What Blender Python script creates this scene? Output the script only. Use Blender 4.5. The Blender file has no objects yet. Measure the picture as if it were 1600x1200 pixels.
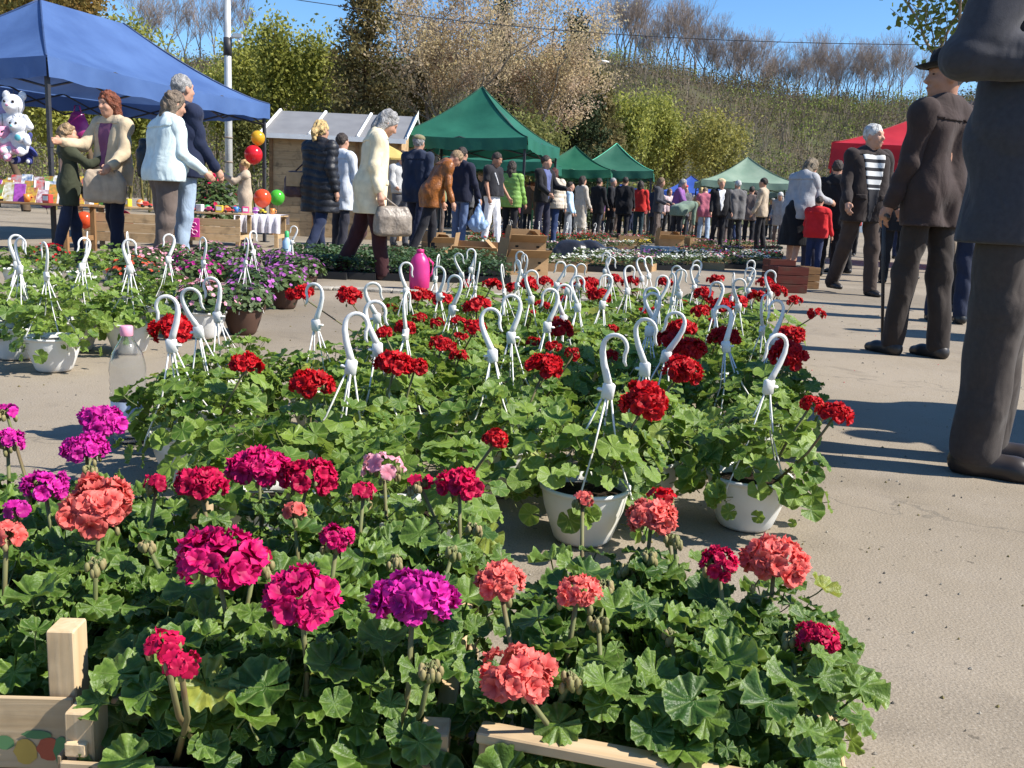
import bpy, math, random
import numpy as np
from mathutils import Vector, Matrix

R = random.Random(11)
NR = np.random.default_rng(11)
sc = bpy.context.scene
COL = sc.collection
rad = math.radians

# ------------------------------------------------------------------ camera
CAM_H, PITCH, ROLL, FPX = 0.75, rad(10.77), rad(2.75), 1440.0
_f = Vector((0, math.cos(PITCH), -math.sin(PITCH)))
_u0 = Vector((0, math.sin(PITCH), math.cos(PITCH)))
_r0 = Vector((1, 0, 0))
_r = _r0 * math.cos(ROLL) + _u0 * math.sin(ROLL)
_u = -_r0 * math.sin(ROLL) + _u0 * math.cos(ROLL)
EYE = Vector((0, 0, CAM_H))
cam = bpy.data.cameras.new('camera')
cam.sensor_width = 36.0
cam.lens = 36.0 * FPX / 1600.0
cam.clip_start = 0.05
cam.clip_end = 2000.0
cam_o = bpy.data.objects.new('camera', cam)
COL.objects.link(cam_o)
M = Matrix((_r, _u, -_f)).transposed().to_4x4()
M.translation = EYE
cam_o.matrix_world = M
sc.camera = cam_o

# ------------------------------------------------------------------ sky, sun, exposure
SUN_EL = rad(46)
SUN_DIR = Vector((0.983, -0.185, 0)).normalized() * math.cos(SUN_EL) + Vector((0, 0, math.sin(SUN_EL)))
world = bpy.data.worlds.new('World')
sc.world = world
world.use_nodes = True
wn, wl = world.node_tree.nodes, world.node_tree.links
bg = wn['Background']
sky = wn.new('ShaderNodeTexSky')
sky.sky_type = 'NISHITA'
sky.sun_disc = False
sky.sun_elevation = SUN_EL
sky.sun_rotation = math.atan2(SUN_DIR.x, SUN_DIR.y)
sky.altitude = 300
sky.air_density = 1.0
sky.dust_density = 0.15
sky.ozone_density = 6.0
hs_ = wn.new('ShaderNodeHueSaturation')
hs_.inputs['Saturation'].default_value = 1.12
hs_.inputs['Value'].default_value = 1.12
wl.new(sky.outputs[0], hs_.inputs['Color'])
wl.new(hs_.outputs[0], bg.inputs[0])
bg.inputs[1].default_value = 0.09
sun = bpy.data.lights.new('sun', 'SUN')
sun.energy = 4.6
sun.angle = rad(0.53)
sun.color = (1.0, 0.945, 0.86)
sun_o = bpy.data.objects.new('sun', sun)
COL.objects.link(sun_o)
sun_o.rotation_euler = SUN_DIR.to_track_quat('Z', 'Y').to_euler()
sun_o.location = (20, -10, 30)
sc.view_settings.view_transform = 'Standard'
sc.view_settings.look = 'None'
sc.view_settings.gamma = 1.0
sc.view_settings.exposure = 0.92
try:
    sc.cycles.max_bounces = 8
    sc.cycles.transparent_max_bounces = 12
    sc.cycles.caustics_reflective = False
    sc.cycles.caustics_refractive = False
    sc.cycles.use_denoising = True
except Exception:
    pass


# ------------------------------------------------------------------ survey helpers: where a photographed point stands in the place
def on_plane(px, py, z=0.0):
    d = _f * FPX + _r * (px - 800) - _u * (py - 600)
    t = (z - CAM_H) / d.z
    p = EYE + d * t
    return Vector((p.x, p.y, z))


def x_at(px, y, z=1.0):
    """x of the point at distance y and height z that is seen in column px"""
    def col(x):
        v = Vector((x, y, z)) - EYE
        return 800 + FPX * v.dot(_r) / v.dot(_f)
    a, b = col(0), col(1)
    return (px - a) / (b - a)


def z_at(px, py, y):
    d = _f * FPX + _r * (px - 800) - _u * (py - 600)
    return CAM_H + d.z * y / d.y


# ------------------------------------------------------------------ objects
USED_LABELS = {}


def tag(o, label=None, cat=None, group=None, kind=None):
    if label:
        o['label'] = label
        USED_LABELS.setdefault(label.lower(), []).append(o.name)
    if cat:
        o['category'] = cat
    if group:
        o['group'] = group
    if kind:
        o['kind'] = kind
    return o


def thing(name, label, cat, loc=(0, 0, 0), rz=0.0, group=None):
    o = bpy.data.objects.new(name, None)
    o.empty_display_size = 0.1
    COL.objects.link(o)
    o.location = loc
    o.rotation_euler = (0, 0, rz)
    return tag(o, label, cat, group)


def put(name, me, parent=None, mtx=None, mats=None, loc=None):
    o = bpy.data.objects.new(name, me)
    COL.objects.link(o)
    if parent is not None:
        o.parent = parent
    if mtx is not None:
        o.matrix_basis = mtx
    if loc is not None:
        o.location = loc
    return o


def mesh_np(name, V, F4=None, F3=None, mats=(), mi4=None, mi3=None, uv=None, smooth=True):
    V = np.asarray(V, dtype=np.float32).reshape(-1, 3)
    F4 = np.zeros((0, 4), np.int32) if F4 is None else np.asarray(F4, np.int32).reshape(-1, 4)
    F3 = np.zeros((0, 3), np.int32) if F3 is None else np.asarray(F3, np.int32).reshape(-1, 3)
    me = bpy.data.meshes.new(name)
    me.vertices.add(len(V))
    me.vertices.foreach_set('co', V.ravel())
    nl = F4.size + F3.size
    me.loops.add(nl)
    vi = np.concatenate([F4.ravel(), F3.ravel()]).astype(np.int32)
    me.loops.foreach_set('vertex_index', vi)
    npoly = len(F4) + len(F3)
    me.polygons.add(npoly)
    st = np.concatenate([np.arange(len(F4)) * 4, F4.size + np.arange(len(F3)) * 3]).astype(np.int32)
    me.polygons.foreach_set('loop_start', st)
    if mi4 is not None or mi3 is not None:
        a = np.zeros(len(F4), np.int32) if mi4 is None else np.asarray(mi4, np.int32)
        b = np.zeros(len(F3), np.int32) if mi3 is None else np.asarray(mi3, np.int32)
        me.polygons.foreach_set('material_index', np.concatenate([a, b]))
    for m in mats:
        me.materials.append(m)
    if uv is not None:
        l = me.uv_layers.new(name='UVMap')
        l.data.foreach_set('uv', np.asarray(uv, np.float32)[vi].ravel())
    me.update(calc_edges=True)
    me.polygons.foreach_set('use_smooth', np.full(npoly, bool(smooth)))
    me.validate(verbose=False)
    return me


class MB:
    """collects quads and triangles and links them as one mesh"""

    def __init__(s):
        s.V, s.F4, s.F3, s.m4, s.m3, s.UV, s.n = [], [], [], [], [], [], 0

    def add(s, V, F4=None, F3=None, m=0, uv=None):
        V = np.asarray(V, float).reshape(-1, 3)
        s.V.append(V)
        s.UV.append(np.zeros((len(V), 2)) if uv is None else np.asarray(uv, float))
        if F4 is not None and len(F4):
            F4 = np.asarray(F4, int).reshape(-1, 4)
            s.F4.append(F4 + s.n)
            s.m4.append(np.full(len(F4), m))
        if F3 is not None and len(F3):
            F3 = np.asarray(F3, int).reshape(-1, 3)
            s.F3.append(F3 + s.n)
            s.m3.append(np.full(len(F3), m))
        s.n += len(V)
        return s

    def box(s, c, size, m=0, rot=None, bev=0.0):
        x, y, z = [v / 2 for v in size]
        if bev <= 0:
            V = np.array([[a, b, d] for a in (-x, x) for b in (-y, y) for d in (-z, z)])
            F = [(0, 1, 3, 2), (4, 6, 7, 5), (0, 4, 5, 1), (2, 3, 7, 6), (0, 2, 6, 4), (1, 5, 7, 3)]
        else:
            b_ = min(bev, x * .9, y * .9, z * .9)
            prof = [(-x + b_, -y), (x - b_, -y), (x, -y + b_), (x, y - b_), (x - b_, y), (-x + b_, y), (-x, y - b_), (-x, -y + b_)]
            inn = [(px * (x - b_) / x, py * (y - b_) / y) for px, py in prof]
            V = [(p[0], p[1], -z) for p in inn] + [(p[0], p[1], -z + b_) for p in prof] + [(p[0], p[1], z - b_) for p in prof] + [(p[0], p[1], z) for p in inn]
            V += [(0, 0, -z), (0, 0, z)]
            V = np.array(V)
            F = [(r * 8 + i, r * 8 + (i + 1) % 8, r * 8 + 8 + (i + 1) % 8, r * 8 + 8 + i) for r in range(3) for i in range(8)]
            T = [(32, (i + 1) % 8, i) for i in range(8)] + [(33, 24 + i, 24 + (i + 1) % 8) for i in range(8)]
            if rot is not None:
                V = V @ np.array(rot).T
            return s.add(V + np.array(c), F, T, m)
        if rot is not None:
            V = V @ np.array(rot).T
        return s.add(V + np.array(c), F, None, m)

    def tube(s, P, rr, n=6, m=0, flat=None, cap=True):
        P = np.asarray(P, float)
        k = len(P)
        rr = np.full(k, rr) if np.isscalar(rr) else np.asarray(rr, float)
        T = np.gradient(P, axis=0)
        T /= np.linalg.norm(T, axis=1)[:, None] + 1e-12
        ref = np.array([0, 1., 0]) if flat is not None else (np.array([0, 0, 1.]) if abs(T[0][2]) < .8 else np.array([1., 0, 0]))
        V = []
        for i in range(k):
            a = np.cross(T[i], ref)
            if np.linalg.norm(a) < 1e-4:
                a = np.cross(T[i], [0.3, .7, .1])
            a /= np.linalg.norm(a)
            b = np.cross(T[i], a)
            if flat is None:
                ref = -np.cross(T[i], a) * -1 if False else ref
            fb = 1.0 if flat is None else flat
            for j in range(n):
                t = 2 * math.pi * j / n
                V.append(P[i] + rr[i] * (math.cos(t) * a + math.sin(t) * fb * b))
        F = [(i * n + j, i * n + (j + 1) % n, (i + 1) * n + (j + 1) % n, (i + 1) * n + j) for i in range(k - 1) for j in range(n)]
        T3 = []
        if cap:
            V += [P[0], P[-1]]
            T3 = [(k * n, (j + 1) % n, j) for j in range(n)] + [(k * n + 1, (k - 1) * n + j, (k - 1) * n + (j + 1) % n) for j in range(n)]
        return s.add(V, F, T3, m)

    def lathe(s, prof, n=20, m=0, c=(0, 0, 0)):
        V = [(r * math.cos(2 * math.pi * j / n) + c[0], r * math.sin(2 * math.pi * j / n) + c[1], z + c[2]) for r, z in prof for j in range(n)]
        F = [(i * n + j, i * n + (j + 1) % n, (i + 1) * n + (j + 1) % n, (i + 1) * n + j) for i in range(len(prof) - 1) for j in range(n)]
        return s.add(V, F, None, m)

    def ball(s, c, r, m=0, n=8, k=6):
        r = (r, r, r) if np.isscalar(r) else r
        V, F = [], []
        for i in range(k + 1):
            p = math.pi * i / k
            for j in range(n):
                t = 2 * math.pi * j / n
                V.append((c[0] + r[0] * math.sin(p) * math.cos(t), c[1] + r[1] * math.sin(p) * math.sin(t), c[2] - r[2] * math.cos(p)))
        F = [(i * n + j, i * n + (j + 1) % n, (i + 1) * n + (j + 1) % n, (i + 1) * n + j) for i in range(k) for j in range(n)]
        return s.add(V, F, None, m)

    def grid(s, P, m=0, uv=None):
        """P: array (a, b, 3)"""
        a, b = P.shape[:2]
        I = np.arange(a * b).reshape(a, b)
        F = np.stack([I[:-1, :-1], I[1:, :-1], I[1:, 1:], I[:-1, 1:]], -1).reshape(-1, 4)
        return s.add(P.reshape(-1, 3), F, None, m, uv)

    def mesh(s, name, mats, smooth=False):
        cat = lambda L, w: np.concatenate(L) if L else np.zeros((0, w), int)
        c1 = lambda L: np.concatenate(L) if L else None
        return mesh_np(name, np.concatenate(s.V), cat(s.F4, 4), cat(s.F3, 3), mats if isinstance(mats, (list, tuple)) else [mats], c1(s.m4), c1(s.m3), np.concatenate(s.UV), smooth)

    def build(s, name, mats, parent=None, smooth=False, **k):
        return put(name, s.mesh(name, mats, smooth), parent, **k)


def rotz(a):
    c, s_ = math.cos(a), math.sin(a)
    return np.array([[c, -s_, 0], [s_, c, 0], [0, 0, 1]])


def rotx(a):
    c, s_ = math.cos(a), math.sin(a)
    return np.array([[1, 0, 0], [0, c, -s_], [0, s_, c]])


def roty(a):
    c, s_ = math.cos(a), math.sin(a)
    return np.array([[c, 0, s_], [0, 1, 0], [-s_, 0, c]])


# ------------------------------------------------------------------ materials
_MATS = {}


def nodes(m):
    m.use_nodes = True
    return m.node_tree.nodes, m.node_tree.links, m.node_tree.nodes['Principled BSDF']


def N(nt, t, **k):
    n = nt.new(t)
    for a, b in k.items():
        setattr(n, a, b)
    return n


def rgb(c):
    return (c[0], c[1], c[2], 1.0)


def mat(name, col, rough=.7, var=.18, scale=9.0, bump=.0, bscale=None, spec=.3, trans=0.0, orand=0.0, detail=4.0, col2=None, metal=0.0, coord='Object', sheen=0.0, folds=0.0):
    """a surface with uneven colour (noise between two tones), fine relief and optional light through it"""
    key = name
    if key in _MATS:
        return _MATS[key]
    m = bpy.data.materials.new(name)
    nt, lk, b = nodes(m)
    tc = N(nt, 'ShaderNodeTexCoord')
    no = N(nt, 'ShaderNodeTexNoise')
    no.inputs['Scale'].default_value = scale
    no.inputs['Detail'].default_value = detail
    lk.new(tc.outputs[coord], no.inputs['Vector'])
    mx = N(nt, 'ShaderNodeMix', data_type='RGBA')
    c1 = [max(0, x * (1 - var)) for x in col]
    c2 = [min(1, x * (1 + var)) for x in col] if col2 is None else col2
    mx.inputs[6].default_value = rgb(c1)
    mx.inputs[7].default_value = rgb(c2)
    rp = N(nt, 'ShaderNodeMapRange')
    rp.inputs[1].default_value, rp.inputs[2].default_value = .32, .68
    lk.new(no.outputs['Fac'], rp.inputs[0])
    lk.new(rp.outputs[0], mx.inputs[0])
    out_col = mx.outputs[2]
    if orand:
        oi = N(nt, 'ShaderNodeObjectInfo')
        hs = N(nt, 'ShaderNodeHueSaturation')
        mr = N(nt, 'ShaderNodeMapRange')
        mr.inputs[3].default_value, mr.inputs[4].default_value = 1 - orand, 1 + orand
        lk.new(oi.outputs['Random'], mr.inputs[0])
        lk.new(mr.outputs[0], hs.inputs['Value'])
        lk.new(out_col, hs.inputs['Color'])
        out_col = hs.outputs[0]
    lk.new(out_col, b.inputs['Base Color'])
    b.inputs['Roughness'].default_value = rough
    b.inputs['Specular IOR Level'].default_value = spec
    b.inputs['Metallic'].default_value = metal
    if sheen:
        b.inputs['Sheen Weight'].default_value = sheen
    if bump:
        n2 = N(nt, 'ShaderNodeTexNoise')
        n2.inputs['Scale'].default_value = bscale or scale * 6
        n2.inputs['Detail'].default_value = 5
        lk.new(tc.outputs[coord], n2.inputs['Vector'])
        bp = N(nt, 'ShaderNodeBump')
        bp.inputs['Strength'].default_value = bump
        bp.inputs['Distance'].default_value = .02
        lk.new(n2.outputs['Fac'], bp.inputs['Height'])
        lk.new(bp.outputs[0], b.inputs['Normal'])
        if folds:
            mp = N(nt, 'ShaderNodeMapping')
            mp.inputs['Scale'].default_value = (1.0, 1.0, .7)
            mp.inputs['Rotation'].default_value = (.25, .2, 0)
            lk.new(tc.outputs['Object'], mp.inputs[0])
            n3 = N(nt, 'ShaderNodeTexNoise')
            n3.inputs['Scale'].default_value, n3.inputs['Detail'].default_value, n3.inputs['Distortion'].default_value = 7, 2, 1.0
            lk.new(mp.outputs[0], n3.inputs['Vector'])
            b3 = N(nt, 'ShaderNodeBump')
            b3.inputs['Strength'].default_value = folds
            b3.inputs['Distance'].default_value = .04
            lk.new(n3.outputs['Fac'], b3.inputs['Height'])
            lk.new(bp.outputs[0], b3.inputs['Normal'])
            lk.new(b3.outputs[0], b.inputs['Normal'])
    if trans:
        tr = N(nt, 'ShaderNodeBsdfTranslucent')
        lk.new(out_col, tr.inputs['Color'])
        ms = N(nt, 'ShaderNodeMixShader')
        ms.inputs[0].default_value = trans
        lk.new(b.outputs[0], ms.inputs[1])
        lk.new(tr.outputs[0], ms.inputs[2])
        lk.new(ms.outputs[0], nt['Material Output'].inputs['Surface'])
    _MATS[key] = m
    return m


def fabric(col, kind='cloth', var=.16):
    key = 'cloth_%s_%03d_%03d_%03d' % (kind, *[int(x * 999) for x in col])
    if kind == 'leather':
        return mat(key, col, .42, .3, 14, .35, 40, .45, folds=.45)
    if kind == 'wool':
        return mat(key, col, .95, .09, 60, .08, 260, .1, sheen=.12, folds=.5)
    if kind == 'nylon':
        return mat(key, col, .5, var, 10, .25, 26, .35, folds=.4)
    return mat(key, col, .85, var * .7, 14, .1, 120, .15, sheen=.1, folds=.42)


def petal_mat(name, col, edge, trans=.32):
    """UV x = 0 at the claw, 1 at the petal's edge"""
    if name in _MATS:
        return _MATS[name]
    m = bpy.data.materials.new(name)
    nt, lk, b = nodes(m)
    uv = N(nt, 'ShaderNodeUVMap')
    sx = N(nt, 'ShaderNodeSeparateXYZ')
    lk.new(uv.outputs[0], sx.inputs[0])
    mx = N(nt, 'ShaderNodeMix', data_type='RGBA')
    mx.inputs[6].default_value, mx.inputs[7].default_value = rgb(col), rgb(edge)
    no = N(nt, 'ShaderNodeTexNoise')
    no.inputs['Scale'].default_value = 90
    tc = N(nt, 'ShaderNodeTexCoord')
    lk.new(tc.outputs['Object'], no.inputs['Vector'])
    ad = N(nt, 'ShaderNodeMath', operation='MULTIPLY')
    ad.use_clamp = True
    lk.new(sx.outputs[0], ad.inputs[0])
    m2 = N(nt, 'ShaderNodeMath', operation='MULTIPLY')
    m2.inputs[1].default_value = 2.0
    lk.new(no.outputs['Fac'], m2.inputs[0])
    lk.new(m2.outputs[0], ad.inputs[1])
    lk.new(ad.outputs[0], mx.inputs[0])
    oi = N(nt, 'ShaderNodeObjectInfo')
    hs = N(nt, 'ShaderNodeHueSaturation')
    mr = N(nt, 'ShaderNodeMapRange')
    mr.inputs[3].default_value, mr.inputs[4].default_value = .78, 1.2
    lk.new(oi.outputs['Random'], mr.inputs[0])
    lk.new(mr.outputs[0], hs.inputs['Value'])
    lk.new(mx.outputs[2], hs.inputs['Color'])
    lk.new(hs.outputs[0], b.inputs['Base Color'])
    b.inputs['Roughness'].default_value = .55
    b.inputs['Specular IOR Level'].default_value = .25
    tr = N(nt, 'ShaderNodeBsdfTranslucent')
    lk.new(hs.outputs[0], tr.inputs['Color'])
    ms = N(nt, 'ShaderNodeMixShader')
    ms.inputs[0].default_value = trans
    lk.new(b.outputs[0], ms.inputs[1])
    lk.new(tr.outputs[0], ms.inputs[2])
    lk.new(ms.outputs[0], nt['Material Output'].inputs['Surface'])
    _MATS[name] = m
    return m


def leaf_mat(name, dark, light, vein, ring=0.0, trans=.3, rough=.42):
    """UV x = 0 at the petiole, 1 at the margin; UV y = angle: pale veins, pale margin and the zone ring geraniums have"""
    if name in _MATS:
        return _MATS[name]
    m = bpy.data.materials.new(name)
    nt, lk, b = nodes(m)
    uv = N(nt, 'ShaderNodeUVMap')
    sx = N(nt, 'ShaderNodeSeparateXYZ')
    lk.new(uv.outputs[0], sx.inputs[0])
    tc = N(nt, 'ShaderNodeTexCoord')
    no = N(nt, 'ShaderNodeTexNoise')
    no.inputs['Scale'].default_value = 2.2
    no.inputs['Detail'].default_value = 5
    oi = N(nt, 'ShaderNodeObjectInfo')
    vm = N(nt, 'ShaderNodeVectorMath', operation='ADD')
    lk.new(tc.outputs['Object'], vm.inputs[0])
    lk.new(oi.outputs['Random'], vm.inputs[1])
    lk.new(vm.outputs[0], no.inputs['Vector'])
    base = N(nt, 'ShaderNodeMix', data_type='RGBA')
    base.inputs[6].default_value, base.inputs[7].default_value = rgb(dark), rgb(light)
    a1 = N(nt, 'ShaderNodeMath', operation='ADD')
    m1 = N(nt, 'ShaderNodeMath', operation='MULTIPLY_ADD')
    m1.inputs[1].default_value, m1.inputs[2].default_value = .9, -.28
    lk.new(oi.outputs['Random'], m1.inputs[0])
    m0 = N(nt, 'ShaderNodeMath', operation='MULTIPLY')
    m0.inputs[1].default_value = .65
    lk.new(no.outputs['Fac'], m0.inputs[0])
    lk.new(m0.outputs[0], a1.inputs[0])
    lk.new(m1.outputs[0], a1.inputs[1])
    a1.use_clamp = True
    lk.new(a1.outputs[0], base.inputs[0])
    yl = N(nt, 'ShaderNodeMapRange')
    yl.inputs[1].default_value, yl.inputs[2].default_value, yl.inputs[4].default_value = .984, .992, .6
    lk.new(oi.outputs['Random'], yl.inputs[0])
    yb = N(nt, 'ShaderNodeMix', data_type='RGBA')
    yb.inputs[7].default_value = (.36, .33, .06, 1)
    lk.new(base.outputs[2], yb.inputs[6])
    lk.new(yl.outputs[0], yb.inputs[0])
    base = yb
    # veins
    w = N(nt, 'ShaderNodeMath', operation='MULTIPLY')
    w.inputs[1].default_value = 7 * math.pi
    lk.new(sx.outputs[1], w.inputs[0])
    s1 = N(nt, 'ShaderNodeMath', operation='SINE')
    lk.new(w.outputs[0], s1.inputs[0])
    ab = N(nt, 'ShaderNodeMath', operation='ABSOLUTE')
    lk.new(s1.outputs[0], ab.inputs[0])
    pw = N(nt, 'ShaderNodeMath', operation='POWER')
    pw.inputs[1].default_value = 22
    lk.new(ab.outputs[0], pw.inputs[0])
    ed = N(nt, 'ShaderNodeMapRange')
    ed.inputs[1].default_value, ed.inputs[2].default_value = .9, 1.0
    ed.inputs[4].default_value = .55
    lk.new(sx.outputs[0], ed.inputs[0])
    mxv = N(nt, 'ShaderNodeMath', operation='MAXIMUM')
    m3 = N(nt, 'ShaderNodeMath', operation='MULTIPLY')
    m3.inputs[1].default_value = .55
    lk.new(pw.outputs[0], m3.inputs[0])
    lk.new(m3.outputs[0], mxv.inputs[0])
    lk.new(ed.outputs[0], mxv.inputs[1])
    v = N(nt, 'ShaderNodeMix', data_type='RGBA')
    v.inputs[7].default_value = rgb(vein)
    lk.new(base.outputs[2], v.inputs[6])
    lk.new(mxv.outputs[0], v.inputs[0])
    oc = v.outputs[2]
    if ring:
        d1 = N(nt, 'ShaderNodeMath', operation='SUBTRACT')
        d1.inputs[1].default_value = .56
        lk.new(sx.outputs[0], d1.inputs[0])
        d2 = N(nt, 'ShaderNodeMath', operation='ABSOLUTE')
        lk.new(d1.outputs[0], d2.inputs[0])
        d3 = N(nt, 'ShaderNodeMapRange')
        d3.inputs[1].default_value, d3.inputs[2].default_value = .05, .2
        d3.inputs[3].default_value, d3.inputs[4].default_value = ring, 0
        lk.new(d2.outputs[0], d3.inputs[0])
        zr = N(nt, 'ShaderNodeMix', data_type='RGBA')
        zr.inputs[7].default_value = rgb([x * .45 for x in dark])
        lk.new(oc, zr.inputs[6])
        lk.new(d3.outputs[0], zr.inputs[0])
        oc = zr.outputs[2]
    lk.new(oc, b.inputs['Base Color'])
    b.inputs['Roughness'].default_value = rough
    b.inputs['Specular IOR Level'].default_value = .4
    bp = N(nt, 'ShaderNodeBump')
    bp.inputs['Strength'].default_value = .35
    bp.inputs['Distance'].default_value = .004
    nb = N(nt, 'ShaderNodeTexNoise')
    nb.inputs['Scale'].default_value = 9
    lk.new(tc.outputs['Object'], nb.inputs['Vector'])
    mm = N(nt, 'ShaderNodeMath', operation='SUBTRACT')
    lk.new(nb.outputs['Fac'], mm.inputs[0])
    lk.new(pw.outputs[0], mm.inputs[1])
    lk.new(mm.outputs[0], bp.inputs['Height'])
    lk.new(bp.outputs[0], b.inputs['Normal'])
    tr = N(nt, 'ShaderNodeBsdfTranslucent')
    hs = N(nt, 'ShaderNodeHueSaturation')
    hs.inputs['Value'].default_value = 1.5
    hs.inputs['Hue'].default_value = .485
    lk.new(oc, hs.inputs['Color'])
    lk.new(hs.outputs[0], tr.inputs['Color'])
    ms = N(nt, 'ShaderNodeMixShader')
    ms.inputs[0].default_value = trans
    lk.new(b.outputs[0], ms.inputs[1])
    lk.new(tr.outputs[0], ms.inputs[2])
    lk.new(ms.outputs[0], nt['Material Output'].inputs['Surface'])
    _MATS[name] = m
    return m


WOOD = lambda: mat('crate_wood', (.50, .36, .20), .75, .22, 5, .3, 60, .2, orand=.15)
WOOD_BROWN = lambda: mat('table_wood', (.36, .20, .09), .7, .3, 4, .3, 40, .2, orand=.2)
CARD = lambda: mat('cardboard', (.36, .23, .12), .9, .14, 5, .1, 30, .1)
WHITE_PL = lambda: mat('white_plastic', (.80, .80, .78), .42, .05, 9, .05, 50, .4, col2=(.68, .66, .61))
BLACK_METAL = lambda: mat('black_metal', (.035, .035, .04), .5, .2, 8, 0, None, .4)

def wood_mat(name, c1, c2, dirt=(.08, .06, .04), rough=.7):
    """long grain along local x, with knots and grubby patches"""
    if name in _MATS:
        return _MATS[name]
    m = bpy.data.materials.new(name)
    nt, lk, b = nodes(m)
    tc = N(nt, 'ShaderNodeTexCoord')
    oi = N(nt, 'ShaderNodeObjectInfo')
    va = N(nt, 'ShaderNodeVectorMath', operation='ADD')
    lk.new(tc.outputs['Object'], va.inputs[0])
    lk.new(oi.outputs['Random'], va.inputs[1])
    mp = N(nt, 'ShaderNodeMapping')
    mp.inputs['Scale'].default_value = (3, 45, 45)
    lk.new(va.outputs[0], mp.inputs[0])
    n1 = N(nt, 'ShaderNodeTexNoise')
    n1.inputs['Scale'].default_value = 1.6
    n1.inputs['Detail'].default_value = 6
    n1.inputs['Distortion'].default_value = .6
    lk.new(mp.outputs[0], n1.inputs['Vector'])
    n2 = N(nt, 'ShaderNodeTexNoise')
    n2.inputs['Scale'].default_value = 9
    n2.inputs['Detail'].default_value = 5
    lk.new(va.outputs[0], n2.inputs['Vector'])
    mx = N(nt, 'ShaderNodeMix', data_type='RGBA')
    mx.inputs[6].default_value, mx.inputs[7].default_value = rgb(c1), rgb(c2)
    r1 = N(nt, 'ShaderNodeMapRange')
    r1.inputs[1].default_value, r1.inputs[2].default_value = .3, .7
    lk.new(n1.outputs['Fac'], r1.inputs[0])
    lk.new(r1.outputs[0], mx.inputs[0])
    mx2 = N(nt, 'ShaderNodeMix', data_type='RGBA')
    mx2.inputs[7].default_value = rgb(dirt)
    lk.new(mx.outputs[2], mx2.inputs[6])
    r2 = N(nt, 'ShaderNodeMapRange')
    r2.inputs[1].default_value, r2.inputs[2].default_value, r2.inputs[4].default_value = .50, .74, .6
    lk.new(n2.outputs['Fac'], r2.inputs[0])
    lk.new(r2.outputs[0], mx2.inputs[0])
    hs = N(nt, 'ShaderNodeHueSaturation')
    mr = N(nt, 'ShaderNodeMapRange')
    mr.inputs[3].default_value, mr.inputs[4].default_value = .8, 1.15
    lk.new(oi.outputs['Random'], mr.inputs[0])
    lk.new(mr.outputs[0], hs.inputs['Value'])
    lk.new(mx2.outputs[2], hs.inputs['Color'])
    lk.new(hs.outputs[0], b.inputs['Base Color'])
    b.inputs['Roughness'].default_value = rough
    b.inputs['Specular IOR Level'].default_value = .25
    bp = N(nt, 'ShaderNodeBump')
    bp.inputs['Strength'].default_value = .4
    bp.inputs['Distance'].default_value = .002
    lk.new(n1.outputs['Fac'], bp.inputs['Height'])
    lk.new(bp.outputs[0], b.inputs['Normal'])
    _MATS[name] = m
    return m


CRATE_WOOD = wood_mat('crate_wood', (.50, .35, .19), (.62, .47, .29))
DARK_WOOD = wood_mat('dark_wood', (.20, .105, .045), (.34, .19, .085))
PALE_WOOD = wood_mat('pale_board', (.44, .29, .15), (.55, .39, .22))


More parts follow.
